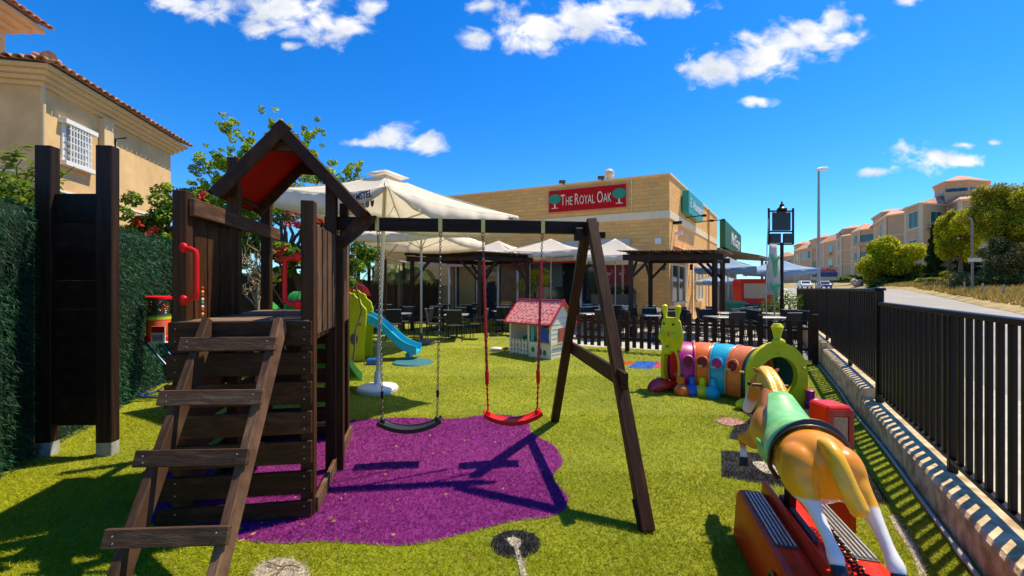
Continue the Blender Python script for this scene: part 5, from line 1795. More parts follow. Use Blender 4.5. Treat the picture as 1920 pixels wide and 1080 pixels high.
vine = thing('trumpet_vine', 'dark leafy climber with orange-red trumpet flowers along the hedge top', 'vine', (-4.8, 7.6, 0))
cc = []
for (x, y, z, r, n_) in ((-5.9, 7.9, 2.35, .38, 9), (-6.55, 7.9, 2.65, .35, 12), (-6.25, 7.9, 3.1, .35, 12), (-6.0, 7.9, 2.8, .4, 12), (-7.0, 8.0, 2.5, .25, 6), (-5.3, 7.9, 2.25, .45, 10), (-4.9, 8.0, 2.6, .5, 10), (-4.4, 8.0, 2.1, .5, 12), (-3.6, 8.1, 2.0, .5, 14), (-3.1, 8.2, 1.9, .4, 10), (-5.6, 7.9, 2.7, .3, 6), (-2.7, 8.3, 2.2, .35, 6)):
    for q in range(n_):
        cc.append((x + rng.gauss(0, r * .5), y + rng.gauss(0, .2), z + rng.gauss(0, r * .5), .16, .16, .13))
mb = MB()
for i in range(7):
    limb(mb, (-5.4 + i * .4, 8.0, 0), (-5.4 + i * .4 + rng.uniform(-.3, .3), 8.0, 2.3), .02, .012, .06)
mb.build('stem', M_BARK, vine, smooth=True)
leaves('foliage', cc, 26000, .075, [(.06, .15, .02), (.11, .24, .025), (.03, .08, .015), (.20, .32, .03), (.30, .38, .03)], vine, seed=9)
M_FLOWER = mat('orange red petals', (.75, .06, .012), rough=.5, var=.25, scale=20, trans=.3)
fm = MB()
for k_ in range(5):
    a = 2 * PI * k_ / 5
    fm.prism([V(0, 0, 0), V(.05 * math.cos(a - .5), .05 * math.sin(a - .5), .03), V(.075 * math.cos(a), .075 * math.sin(a), .028), V(.05 * math.cos(a + .5), .05 * math.sin(a + .5), .03)], V(0, 0, .004))
fm.tube([V(0, 0, 0), V(0, 0, -.06)], [.022, .008], 6)
fme = fm.mesh('flower', Vector((0, 0, 0)), M_FLOWER, smooth=False)
for (px, py, n_, sp) in ((262, 418, 5, 9), (285, 432, 3, 8), (372, 378, 6, 12), (545, 408, 7, 14), (575, 402, 5, 12), (600, 415, 4, 10), (527, 472, 5, 8), (530, 490, 4, 7), (240, 430, 3, 8), (330, 445, 3, 8), (625, 425, 3, 8), (558, 425, 3, 9), (610, 408, 2, 8)):
    for q in range(n_):
        p = W(px + rng.gauss(0, sp * .6), py + rng.gauss(0, sp * .5), 7.55 + rng.uniform(-.1, .15))
        o = link('flower', fme, vine, p - wloc(vine))
        o.rotation_euler = (rng.uniform(.5, 1.8), rng.uniform(-.5, .5), rng.uniform(-1, 1))

bt = thing('bare_shrub', 'leafless twisting shrub with pale stems seen over the tower deck', 'shrub', (-3.85, 7.0, 0))
mb = MB()
for (px, py) in ((452, 450), (470, 440), (486, 455), (440, 470), (500, 470), (460, 480), (492, 495), (445, 500), (478, 470), (508, 450)):
    e = W(px + rng.uniform(-4, 4), py, 6.6)
    pts = limb(mb, (-3.92 + rng.uniform(-.05, .05), 6.6, .0), (-3.94, 6.6, 1.45 + rng.uniform(-.3, .2)), .022, .016, .04)
    p2 = limb(mb, pts[-1], e, .014, .005, .16, 8, 6)
    for q in range(5):
        b0_ = p2[2 + q]
        limb(mb, b0_, b0_ + V(rng.uniform(-.25, .25), rng.uniform(-.1, .1), rng.uniform(.05, .3)), .007, .003, .15, 4, 5)
mb.build('branches', M_TWIG, bt, smooth=True)

# branch with leaves at the upper left, growing beyond the hedge
ls = thing('loquat_branch_shrub', 'sunlit shrub with long leafy shoots above the hedge at left edge', 'shrub', (-5.2, 4.6, 0))
mb = MB(); lm = MB(); sh = []
for (p0, p1) in (((10, 400), (75, 320)), ((-30, 420), (45, 295)), ((-20, 360), (62, 385)), ((0, 330), (38, 276)), ((30, 390), (118, 330)), ((-40, 300), (28, 290)), ((20, 350), (80, 300)), ((-40, 385), (60, 340))):
    a, b = W(p0[0], p0[1], 4.9), W(p1[0], p1[1], 4.75)
    pts = limb(mb, a, b, .014, .005, .07, 8, 6)
    limb(mb, V(-5.1, 4.9, 1.6), a, .02, .014, .05)
    for i in range(1, 9):
        for q in range(4):
            sh.append((pts[i], rng.uniform(0, 2 * PI)))
limb(mb, V(-5.1, 4.9, 0), V(-5.1, 4.9, 1.65), .04, .02, .03)
# a short green shoot in front of the house wall, right of the left post
shp = limb(mb, W(112, 330, 4.75), W(140, 312, 4.7), .008, .003, .06, 5, 5)
mb.build('branches', mat('green brown stem', (.20, .19, .06), rough=.7), ls, smooth=True)
for (p, a) in sh:
    d = V(math.cos(a), math.sin(a) * .6, rng.uniform(-.5, .4)).normalized(); L_ = rng.uniform(.09, .16)
    sd_ = d.cross(V(0, 0, 1)).normalized() * L_ * .26
    lm.add([p, p + d * L_ * .5 + sd_, p + d * L_ + V(0, 0, -.015), p + d * L_ * .5 - sd_, p + d * L_ * .5 + V(0, 0, -.012)], [(0, 1, 4), (1, 2, 4), (2, 3, 4), (3, 0, 4)])
lo = lm.build('leaves', mat('yellow green leaf', (.22, .30, .03), rough=.4, var=.4, scale=9, trans=.35), ls)
lo['kind'] = 'stuff'
lv = []
for q in range(60):
    t = q / 59
    lv.append((-5.75 + 1.2 * t * 0, 4.4, 2.2, .2, .2, .1))
lc = [(-3.13 - .435 * t - .3, 1.0 + t, 2.3 + rng.uniform(-.05, .25 if t < 3.3 else .08), .16, .2, .14) for t in np.linspace(2.2, 5.0, 30)]
leaves('hedge_top_leaves', lc, 3600, .07, [(.16, .26, .02), (.25, .33, .03), (.09, .17, .02)], ls, seed=21)

# ================================================================== yellow house on the left
def left_house():
    M_STUC = mat('ochre render', (.70, .46, .21), rough=.9, var=.12, scale=2.2, bump=.6, bscale=60, col2=(.55, .34, .15), c2scale=1.0)
    M_MOLD = mat('cream moulding', (.66, .47, .25), rough=.8, var=.1, scale=3)
    M_TILE = mat('mottled clay roof tile', (.40, .17, .08), rough=.85, var=.35, scale=9, bump=.5, bscale=40, rand=.3, col2=(.55, .36, .22), c2scale=4)
    s = thing('ochre_house', 'two-storey ochre rendered house with tiled eaves behind the hedge', 'house', (-10.2, 9.2, 0))
    c0 = W(80, 540, 9.2); c0.z = 0                       # near corner
    c1 = W(320, 540, 13.9); c1.z = 0                     # far corner of the side wall
    dl = V(-4.99, -1.0, 0).normalized()
    cl_ = c0 + dl * 9
    ztop = 5.93
    back = (c1 - c0).normalized(); 
    poly = [c0, c1, c1 + dl * 9, cl_]
    MB().prism(poly, V(0, 0, ztop)).build('wall', M_STUC, s)
    outv = V(back.y, -back.x, 0); outv = outv if outv.x > 0 else -outv
    fo = V(dl.y, -dl.x, 0); fo = fo if fo.y < 0 else -fo
    # stepped cornice: four courses, projecting more each time, mitred at the corner
    for i in range(4):
        e = .07 + .09 * i; z = ztop - .04 + .092 * i
        k0 = c0 + outv * e + fo * e; k1 = c1 + outv * e + back * e; k2 = cl_ + fo * e
        MB().prism([k2, k0, k1, c1 + dl * 9 + back * e], V(0, 0, .088)).build('cornice_course', M_MOLD, s).location.z += z
    # pilaster and set-back joint
    pm_ = c0.lerp(c1, .375)
    MB().beam(pm_ + outv * .06 + V(0, 0, 0), pm_ + outv * .06 + V(0, 0, ztop - .06), .34, .14, up=tuple(outv), ch=.01).build('pilaster', M_MOLD, s)
    MB().tube([c0 + outv * .04 + fo * .04 + V(0, 0, 0), c0 + outv * .04 + fo * .04 + V(0, 0, ztop - .04)], .04, 10).build('downpipe', M_MOLD, s, smooth=True)
    MB().tube([pm_ + back * .35 + outv * .05 + V(0, 0, 4.6), pm_ + back * .35 + outv * .05 + V(0, 0, 5.5), pm_ + back * .35 + outv * .3 + V(0, 0, 5.55)], .02, 6).build('lamp_bracket', M_BLACK, s, smooth=True)
    # string courses (thin pale lines)
    MB().beam(c0 + outv * .012 + V(0, 0, 3.75), c1 + outv * .012 + V(0, 0, 3.75), .05, .02, up=tuple(outv)).build('string_course', M_WHITE, s)
    MB().beam(cl_ + fo * .012 + V(0, 0, 4.05), c0 + fo * .012 + V(0, 0, 4.05), .03, .02, up=tuple(fo)).build('string_course', M_WHITE, s)
    MB().beam(c0.lerp(c1, .3) + outv * .03 + V(0, 0, 2.62), c1 + outv * .03 + V(0, 0, 2.62), .34, .04, up=tuple(outv)).build('pale_band', mat('pale band', (.62, .55, .42), rough=.8), s)
    # window with white grille
    def at(px):
        k = (px - 960) / F; t = (k * c0.y - c0.x) / ((c1 - c0).x - k * (c1 - c0).y); return c0 + (c1 - c0) * t
    wa, wb = at(117), at(161); zA = HZ + (540 - 232) / F * wa.y; zB = HZ + (540 - 300) / F * wa.y
    z0, z1 = zB, zA
    ww = (wb - wa).length
    fr = MB()
    fr.beam(wa + V(0, 0, z0), wa + V(0, 0, z1), .10, .08, up=tuple(outv)); fr.beam(wb + V(0, 0, z0), wb + V(0, 0, z1), .10, .08, up=tuple(outv))
    win = MB().prism([wa + outv * .01 + V(0, 0, z0), wb + outv * .01 + V(0, 0, z0), wb + outv * .01 + V(0, 0, z1), wa + outv * .01 + V(0, 0, z1)], outv * .01).build('window', mat('blind behind glass', (.30, .30, .31), rough=.25, spec=.8, var=.1), s)
    fr.build('window_frame', M_WHITE, win)
    MB().beam(wa - back * .12 + outv * .08 + V(0, 0, z1 + .05), wb + back * .16 + outv * .08 + V(0, 0, z1 + .05), .10, .16, up=tuple(outv)).build('window_head', M_WHITE, win)
    MB().beam(wa - back * .12 + outv * .08 + V(0, 0, z0 - .07), wb + back * .16 + outv * .08 + V(0, 0, z0 - .07), .10, .16, up=tuple(outv)).build('window_sill', M_WHITE, win)
    for i in range(8):
        p = wa.lerp(wb, (i + .6) / 8.2) + outv * .13
        MB().tube([p + V(0, 0, z0 - .02), p + V(0, 0, z1)], .017, 6).build('grille_bar', M_WHITE, win)
    for z in np.linspace(z0 + .1, z1 - .1, 5):
        MB().beam(wa + outv * .13 + V(0, 0, z), wb + outv * .13 + V(0, 0, z), .02, .02).build('grille_bar', M_WHITE, win)
    # roof: slopes back, with barrel tiles along both eaves
    zr = ztop + .345; e = .44
    r0 = c0 + outv * e + fo * e; r1 = c1 + outv * e + back * e; rl = cl_ + fo * e
    D_ = 3.4
    apexn = r0 - outv * D_ - fo * D_ + V(0, 0, zr + D_ * .33); apexf = r1 - outv * D_ - back * 2.6 + V(0, 0, zr + D_ * .33)
    rp = MB(); rp.add([r0 + V(0, 0, zr), r1 + V(0, 0, zr), apexf, apexn, rl + V(0, 0, zr), rl - fo * D_ + V(0, 0, zr + D_ * .33)], [(0, 1, 2, 3), (0, 3, 5, 4)])
    rp.build('roof', M_TILE, s)
    tile = MB(); N = 7
    rows = []
    for t in (0, 1):
        ring = []
        for k_ in range(N + 1):
            a = PI * k_ / N; ring.append(V(.085 * math.cos(a) * (1 + .12 * (1 - t)), t * .42, .07 * math.sin(a)))
        for k_ in range(N, -1, -1):
            a = PI * k_ / N; ring.append(V(.068 * math.cos(a) * (1 + .12 * (1 - t)), t * .42, .053 * math.sin(a)))
        rows.append(ring)
    tile.rings(rows)
    tme = tile.mesh('roof_tile', Vector((0, 0, 0)), M_TILE)

    def tiles(p0, p1, inward, rise, rws, nm=1):
        L_ = (p1 - p0).length; n = int(L_ / .205); dr = (p1 - p0).normalized()
        slope = (inward + V(0, 0, rise)).normalized(); nrm = dr.cross(slope); nrm = nrm if nrm.z > 0 else -nrm
        Mx = Matrix((slope.cross(nrm), slope, nrm)).transposed()
        for r_ in range(rws):
            for i in range(n):
                if (i + .5) * .205 < r_ * .36 + .1: continue
                o = link('roof_tile', tme, s, p0 + dr * (.205 * (i + .5)) + slope * (-.06 + r_ * .36) + nrm * (.01) - wloc(s))
                o.rotation_euler = (Mx.to_3x3() @ Matrix.Rotation(rng.uniform(-.03, .03), 3, 'Z')).to_euler()
    tiles(r0 + V(0, 0, zr), r1 + V(0, 0, zr), -outv, .33, 2)
    tiles(r0 + V(0, 0, zr), rl + V(0, 0, zr) , -fo, .33, 5)
    hip0 = r0 + V(0, 0, zr + .06); hd = (apexn + V(0, 0, .06) - hip0)
    for i in range(12):
        a = hip0 + hd * (i / 12.0); b = hip0 + hd * ((i + 1.15) / 12.0)
        MB().tube([a + V(0, 0, .02), b], [.12, .10], 8).build('hip_tile', M_TILE, s, smooth=True)
    # upper turret, only its eave corner shows
    tf = W(10, 540, 10.7); tf.z = 0; TD = 3.6
    t0 = tf - back * TD
    tp = [t0, tf, tf + dl * 4, t0 + dl * 4]
    MB().prism([p + V(0, 0, 6.6) for p in tp], V(0, 0, 1.45)).build('turret_wall', M_STUC, s)
    for i in range(3):
        e = .15 + .17 * i
        MB().prism([t0 + outv * e + fo * e, t0 + back * (TD + e) + outv * e, t0 + back * (TD + e) + dl * 4, t0 + dl * 4 + fo * e], V(0, 0, .12)).build('cornice_course', M_MOLD, s).location.z += 8.0 + .125 * i
    e = .62; q0 = t0 + outv * e + fo * e + V(0, 0, 8.39); q1 = t0 + back * (TD + e) + outv * e + V(0, 0, 8.39)
    tiles(q0, q1, -outv, .33, 2)
    MB().add([q0, q1, t0 + dl * 2 + back * 2 + V(0, 0, 9.3), t0 + dl * 4 + fo * e + V(0, 0, 8.39)], [(0, 1, 2), (0, 2, 3)]).build('turret_roof', M_TILE, s)
    # low garden wall with a tile coping in front of the house
    g = thing('garden_wall', 'low white garden wall with clay tile coping behind the red flowers', 'wall', tuple(W(225, 540, 9.0)))
    a, b = W(215, 540, 9.4), W(330, 540, 11.5); a.z = b.z = 0
    MB().beam(a + V(0, 0, 1.25), b + V(0, 0, 1.25), .2, 2.5).build('wall_panel', mat('white render', (.62, .58, .50), rough=.9), g)
    MB().beam(a + V(0, 0, 2.56), b + V(0, 0, 2.56), .34, .10, ch=.03).build('coping', M_TILE, g)


left_house()

# ================================================================== the pub
def pub():
    def brick_mat(name, c1, c2, mortar, bw=.40, bh=.165):
        m = mat(name, c1, rough=.85, var=.1, scale=1.5, bump=.0)
        nt = m.node_tree; L = nt.links
        tc = nt.nodes.new('ShaderNodeTexCoord')
        br = nt.nodes.new('ShaderNodeTexBrick')
        mp = nt.nodes.new('ShaderNodeMapping')
        sp = nt.nodes.new('ShaderNodeSeparateXYZ'); cb_ = nt.nodes.new('ShaderNodeCombineXYZ')
        L.new(tc.outputs['Object'], sp.inputs[0])
        # length along the wall = x+y mix works for both faces
        ma = nt.nodes.new('ShaderNodeMath'); ma.operation = 'MULTIPLY_ADD'
        L.new(sp.outputs[1], ma.inputs[0]); ma.inputs[1].default_value = .365
        mb_ = nt.nodes.new('ShaderNodeMath'); mb_.operation = 'MULTIPLY'; mb_.inputs[1].default_value = 1.2624; L.new(sp.outputs[0], mb_.inputs[0]); L.new(mb_.outputs[0], ma.inputs[2])
        L.new(ma.outputs[0], cb_.inputs[0]); L.new(sp.outputs[2], cb_.inputs[1])
        L.new(cb_.outputs[0], br.inputs['Vector'])
        br.inputs['Scale'].default_value = 1.0
        br.inputs['Brick Width'].default_value = bw; br.inputs['Row Height'].default_value = bh
        br.inputs['Mortar Size'].default_value = .011; br.inputs['Mortar Smooth'].default_value = .4
        br.inputs['Color1'].default_value = (*c1, 1); br.inputs['Color2'].default_value = (*c2, 1); br.inputs['Mortar'].default_value = (*mortar, 1)
        for nd in nt.nodes:
            if nd.type == 'VECT_MATH' and nd.operation == 'SCALE': L.new(br.outputs['Color'], nd.inputs[0])
        bp = nt.nodes.new('ShaderNodeBump'); bp.inputs['Strength'].default_value = .7; bp.inputs['Distance'].default_value = .02
        nz = nt.nodes.new('ShaderNodeTexNoise'); nz.inputs['Scale'].default_value = 14; L.new(tc.outputs['Object'], nz.inputs['Vector'])
        mx = nt.nodes.new('ShaderNodeMath'); mx.operation = 'SUBTRACT'
        L.new(nz.outputs[0], mx.inputs[0]); L.new(br.outputs['Fac'], mx.inputs[1])
        L.new(mx.outputs[0], bp.inputs['Height']); L.new(bp.outputs[0], nt.nodes['Principled BSDF'].inputs['Normal'])
        return m
    M_BR = brick_mat('sand split-face block', (.92, .49, .14), (.80, .41, .11), (.70, .41, .15))
    M_BAND = mat('cream band', (.86, .68, .42), rough=.8, var=.08, scale=2)
    C0 = V(6.45, 17.5, 0); fd = V(-8.87, 4.0, 0).normalized(); sdv = V(.66, 1, 0).normalized()
    Z = 6.2
    s = thing('pub_building', 'flat-roofed sand brick pub with red fascia sign and green side signs', 'building', C0)
    FL_ = C0 + fd * 15.5; SR = C0 + sdv * 13.1
    bk = sdv * 12
    fo = V(fd.y, -fd.x, 0); fo = fo if fo.y < 0 else -fo
    so = V(sdv.y, -sdv.x, 0); so = so if so.x > 0 else -so
    # walls in horizontal zones: above the band, band, below the band
    zb0, zb1 = 4.42, 4.74

    def at_front(px):
        k = (px - 960) / F; t = (k * C0.y - C0.x) / (fd.x - k * fd.y); return C0 + fd * t

    def at_side(px):
        k = (px - 960) / F; t = (k * C0.y - C0.x) / (sdv.x - k * sdv.y); return C0 + sdv * t
    body = [C0, SR, SR + fd * 15.5, FL_]
    MB().prism([p + V(0, 0, zb1 + .001) for p in body], V(0, 0, Z - zb1)).build('upper_wall', M_BR, s)
    MB().prism([p + V(0, 0, zb0) for p in [C0 + (fo + so) * .03, SR + so * .03, SR + fd * 15.5, FL_ + fo * .03]], V(0, 0, zb1 - zb0)).build('cream_band', M_BAND, s)
    # lower wall: front has the glazed shop front between px 860 and 1180
    fa, fb = at_front(1178), at_front(840)
    MB().prism([C0, SR, SR + fd * .4 + V(0, 0, 0), C0 + fd * .4] and [C0, SR, SR + fd * 6, fa + sdv * 6, fa], V(0, 0, zb0 - .001)).build('lower_wall', M_BR, s)
    MB().prism([fb, fb + sdv * 5, FL_ + sdv * 5, FL_], V(0, 0, zb0 - .001)).build('lower_wall', M_BR, s)
    MB().prism([p + V(0, 0, 3.42) for p in (fa, fa + sdv * 5, fb + sdv * 5, fb)], V(0, 0, zb0 - 3.421)).build('lintel_wall', M_BR, s)
    MB().prism([p + V(0, 0, Z) for p in [C0 + (fo + so) * .05, SR + so * .05, SR + fd * 15.5, FL_ + fo * .05]], V(0, 0, .07)).build('coping', M_BAND, s)
    # shop front
    inn = sdv * .5
    gw = MB().prism([fa + inn, fb + inn, fb + inn + V(0, 0, 3.4), fa + inn + V(0, 0, 3.4)], sdv * .05).build('shop_window', M_DGLASS, s)
    M_FR = mat('cream window frame', (.62, .52, .36), rough=.6)
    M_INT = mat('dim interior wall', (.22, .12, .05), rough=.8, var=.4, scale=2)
    for px in (1178, 1162, 1118, 1082, 985, 962, 925, 885, 845):
        p = at_front(px) + sdv * .42
        MB().beam(p, p + V(0, 0, 2.95), .09, .10, up=tuple(fo)).build('mullion', M_FR if px not in (1082, 962) else M_WHITE, s)
    for (pa, pb, z, h_, m_, d) in ((1180, 1105, 2.82, .14, M_FR, .10), (1085, 840, 2.74, .14, M_REDP, .08), (1085, 840, 2.90, .16, M_WHITE, .06), (1180, 1110, 3.12, .34, M_REDP, .18)):
        a, b = at_front(pa) + fo * d, at_front(pb) + fo * d
        MB().beam(a + V(0, 0, z), b + V(0, 0, z), .12, h_).build('fascia_rail', m_, s)
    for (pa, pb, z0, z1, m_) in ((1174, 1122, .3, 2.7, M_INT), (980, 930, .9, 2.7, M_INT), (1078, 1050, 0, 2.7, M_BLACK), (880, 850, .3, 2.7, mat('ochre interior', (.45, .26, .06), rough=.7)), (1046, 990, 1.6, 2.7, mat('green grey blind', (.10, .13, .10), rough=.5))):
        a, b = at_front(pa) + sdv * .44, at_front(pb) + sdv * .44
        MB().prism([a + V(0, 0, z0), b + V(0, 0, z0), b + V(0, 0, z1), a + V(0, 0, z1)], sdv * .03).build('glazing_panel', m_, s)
    # flamingo pictures in the right-hand window
    for px in (1136, 1160):
        c_ = at_front(px) + sdv * .41 + V(0, 0, 2.15)
        pn_ = MB().prism([c_ - fd * .28 + V(0, 0, -.38), c_ + fd * .28 + V(0, 0, -.38), c_ + fd * .28 + V(0, 0, .38), c_ - fd * .28 + V(0, 0, .38)], sdv * .01).build('poster', mat('dark red poster', (.30, .012, .01), rough=.5, var=.5, scale=3), s)
        MB().ellipsoid(c_ - sdv * .03 + V(0, 0, .02), (.13, .02, .07)).build('flamingo_print', mat('flamingo pink', (.75, .30, .32), rough=.6), pn_, smooth=True)
        q = c_ - sdv * .03
        MB().tube([q - fd * .1, q - fd * .16 + V(0, 0, .1), q - fd * .1 + V(0, 0, .2), q - fd * .17 + V(0, 0, .2)], .018, 6).build('flamingo_neck', MATS['flamingo pink'], pn_)
        MB().tube([q, q + V(0, 0, -.3)], .01, 5).build('flamingo_leg', MATS['flamingo pink'], pn_)
    # white awning board over the front
    a, b = at_front(1182) + fo * .10, at_front(1000) + fo * .10
    MB().prism([a + V(0, 0, 3.3), b + V(0, 0, 3.3), b + V(0, 0, 3.65), a + V(0, 0, 3.65)], fo * .06).build('blind_box', mat('grey cream box', (.50, .46, .40), rough=.7), s)
    # THE ROYAL OAK
    a, b = at_front(1030) , at_front(1175)
    za0, za1 = HZ + (540 - 396) / F * a.y, HZ + (540 - 360) / F * a.y
    zc = (HZ + (540 - 378) / F * a.y + HZ + (540 - 368) / F * b.y) / 2
    hh = .50
    sg = thing('pub_sign', 'long red pub sign reading The Royal Oak between two green trees', 'sign', tuple(((a + b) / 2 + fo * .1).xy) + (zc,))
    M_SR = mat('deep red sign', (.52, .006, .008), rough=.6, var=.06, scale=3, spec=.15)
    M_SC = mat('cream sign letters', (.80, .72, .50), rough=.5)
    M_SG = mat('green sign tree', (.02, .26, .14), rough=.5)
    MB().prism([a + V(0, 0, zc - hh), b + V(0, 0, zc - hh), b + V(0, 0, zc + hh), a + V(0, 0, zc + hh)], fo * .08).build('board', M_SR, sg)
    for (p, q) in ((a + V(0, 0, zc - hh), b + V(0, 0, zc - hh)), (a + V(0, 0, zc + hh), b + V(0, 0, zc + hh)), (a + V(0, 0, zc - hh), a + V(0, 0, zc + hh)), (b + V(0, 0, zc - hh), b + V(0, 0, zc + hh))):
        MB().beam(p + fo * .085, q + fo * .085, .022, .03, up=tuple(fo)).build('sign_border', mat('pale red edge', (.65, .22, .16), rough=.4), sg)
    xd = (b - a).normalized(); wS = (b - a).length
    text('The Royal Oak'.upper() if False else 'THE ROYAL OAK', a + xd * (wS * .165) + fo * .082 + V(0, 0, zc - .22), xd, (0, 0, 1), .50, M_SC, sg, width=wS * .66, smallcaps=True, bold=-.004, depth=.02)
    for k_ in (.085, .915):
        c_ = a + xd * (wS * k_) + fo * .085 + V(0, 0, zc)
        cr_ = MB()
        for q in range(9):
            an = q * .7
            cr_.lathe(c_ + xd * (.17 * math.cos(an)) + V(0, 0, .10 + .10 * math.sin(an)), [(.13, 0), (.13, .02 + .001 * q)], 12, axis=tuple(fo))
        cr_.lathe(c_ + V(0, 0, .12), [(.2, 0), (.2, .032)], 16, axis=tuple(fo))
        cr_.build('tree_emblem', M_SG, sg)
        mb = MB().prism([c_ + xd * -.025 + V(0, 0, -.05), c_ + xd * .025 + V(0, 0, -.05), c_ + xd * .035 + V(0, 0, -.30), c_ + xd * -.035 + V(0, 0, -.30)], fo * .02)
        mb.build('tree_stem', M_SC, sg)
        MB().prism([c_ + xd * -.15 + V(0, 0, -.30), c_ + xd * .15 + V(0, 0, -.30), c_ + xd * .15 + V(0, 0, -.33), c_ + xd * -.15 + V(0, 0, -.33)], fo * .012).build('tree_ground', M_SC, sg)
    # lamps and chimney cowl on the roof edge
    for px in (1058, 1130):
        p = at_front(px) + fo * .3 + V(0, 0, Z + .02)
        l = thing('floodlight', 'small floodlight on the parapet above the %s end of the red sign' % ('left' if px < 1100 else 'right'), 'floodlight', tuple(p))
        MB().box(p + V(0, 0, .08), (.28, .16, .14), ch=.02).build('lamp_head', M_DKBASE, l)
        MB().beam(p + V(0, .0, .05), p - fo * .3, .03, .03).build('arm', M_BLACK, l)
    p = at_front(1133) + sdv * .6 + V(0, 0, Z)
    cw = thing('roof_cowl', 'small pale ventilation cowl on the pub roof', 'roof vent', tuple(p))
    MB().lathe(p, [(.16, 0), (.16, .35), (.22, .36), (.22, .55), (.1, .66), (.02, .68)], 14).build('cowl', mat('pale cowl', (.6, .48, .34)), cw, smooth=True)
    # small fittings: square lamp on the front wall
    for (px, py, sz, m_) in ((1234, 452, .26, M_WHITE), (1244, 503, .16, M_DKBASE)):
        p = at_front(px) + fo * .06; z = HZ + (540 - py) / F * p.y
        MB().box(p + V(0, 0, z), (sz, .12, sz), rz=math.atan2(fd.y, fd.x), ch=.02).build('wall_fitting', m_, s)
    MB().beam(at_front(1184) + fo * .03 + V(0, 0, 4.8), at_front(1184) + fo * .03 + V(0, 0, Z), .03, .03).build('wall_cable', M_BAND, s)
    # side wall windows
    for (pa, pb, ya, yb) in ((1258, 1282, 495, 543), (1303, 1316, 500, 541)):
        a, b = at_side(pa), at_side(pb); z1 = HZ + (540 - ya) / F * a.y; z0 = .95
        w_ = MB().prism([a + so * .01 + V(0, 0, z0), b + so * .01 + V(0, 0, z0), b + so * .01 + V(0, 0, z1), a + so * .01 + V(0, 0, z1)], so * .01).build('window', M_DGLASS if pa < 1300 else mat('pale blind', (.55, .45, .30), rough=.4), s)
        for t in (0, .5, 1):
            p = a.lerp(b, t) + so * .04; MB().beam(p + V(0, 0, z0), p + V(0, 0, z1), .08, .06, up=tuple(so)).build('window_frame', M_FR, w_)
        MB().beam(a + so * .06 + V(0, 0, z0 - .05), b + so * .06 + V(0, 0, z0 - .05), .14, .12).build('window_sill', M_FR, w_)
        MB().beam(a + so * .04 + V(0, 0, z1), b + so * .04 + V(0, 0, z1), .06, .08).build('window_frame', M_FR, w_)
    for px in (1284, 1298, 1324):
        p = at_side(px); MB().beam(p + so * .03 + V(0, 0, 0), p + so * .03 + V(0, 0, 3.3), .22, .06, up=tuple(so)).build('pier', M_BAND, s)
    for px in (1290, 1326):
        p = at_side(px) + so * .15; MB().box(p + V(0, 0, 2.55), (.12, .12, .28), ch=.02).build('wall_lantern', M_BLACK, s)
    for (px, z, L_) in ((1262, 4.3, .35), (1266, 3.9, .3)):
        p = at_side(px); MB().beam(p + V(0, 0, z), p + so * L_ + V(0, 0, z), .10, .12).build('wall_light', M_BLACK if z > 4 else M_WHITE, s)
    # bracket spots on the side wall
    for (px, py) in ((1286, 408), (1303, 417), (1328, 415)):
        p = at_side(px); z = HZ + (540 - py) / F * p.y
        MB().tube([p + V(0, 0, z), p + so * .75 + V(0, 0, z + .03)], .025, 6).build('bracket_arm', M_BLACK, s)
        MB().box(p + so * .8 + V(0, 0, z + .02), (.16, .16, .10)).build('bracket_spot', M_BLACK, s)
    p = at_side(1327); MB().tube([p + so * .06, p + so * .06 + V(0, 0, Z)], .05, 8).build('downpipe', M_BR, s)
    # red and white sun awning on the side wall
    a, b = at_side(1262), at_side(1292)
    aw = MB()
    rows = [[a + V(0, 0, 3.35), a + so * .9 + V(0, 0, 2.95)], [b + V(0, 0, 3.35), b + so * .9 + V(0, 0, 2.95)]]
    aw.rings(rows, closed=False, cap=False)
    k_ = aw.build('side_awning', mat('red and white awning', (.70, .08, .06), rough=.8, col2=(.8, .7, .65), c2at=(.5, .52), c2scale=2.5), s)
    md = k_.modifiers.new('t', 'SOLIDIFY'); md.thickness = .03
    # green signs on the side
    M_G1 = mat('teal sign face', (.02, .34, .24), rough=.4); M_G2 = mat('dark green fascia', (.012, .12, .03), rough=.5)
    a, b = at_side(1277), at_side(1305)
    z0, z1 = 4.95, 5.95
    s1 = thing('teal_wall_sign', 'teal projecting box sign with white letters on pub side wall', 'sign', tuple(a.xy) + (z0,))
    MB().prism([a + so * .05 + V(0, 0, z0), b + so * .05 + V(0, 0, z0), b + so * .05 + V(0, 0, z1), a + so * .05 + V(0, 0, z1)], so * .28).build('board', M_G1, s1)
    xs_ = sdv
    text('El Rincon' if False else 'E. Ahumado', a + sdv * .25 + so * .333 + V(0, 0, z0 + .30), sdv, (0, 0, 1), .42, M_WHITE, s1, width=(b - a).length * .86, depth=.02, bold=.01)
    a, b = at_side(1349.5), at_side(1349.5) + sdv * 10.5
    s2 = thing('green_fascia_sign', 'dark green fascia sign above the far entrance of the pub', 'sign', tuple(a.xy) + (4.4,))
    MB().prism([a + V(0, 0, 4.35), b + V(0, 0, 4.35), b + V(0, 0, 6.22), a + V(0, 0, 6.22)], so * .35).build('board', M_G2, s2)
    text('McCoys', a + sdv * 3.2 + so * .352 + V(0, 0, 4.85), sdv, (0, 0, 1), .95, M_WHITE, s2, width=6.2, depth=.03, bold=.02)
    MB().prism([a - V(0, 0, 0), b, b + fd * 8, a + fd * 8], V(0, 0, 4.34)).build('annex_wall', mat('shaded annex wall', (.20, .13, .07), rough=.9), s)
    can = MB().prism([a + V(0, 0, 4.1) - sdv * .6, b + V(0, 0, 4.1), b + so * 3.4 + V(0, 0, 3.75), a - sdv * .6 + so * 2.4 + V(0, 0, 3.55)], V(0, 0, .14))
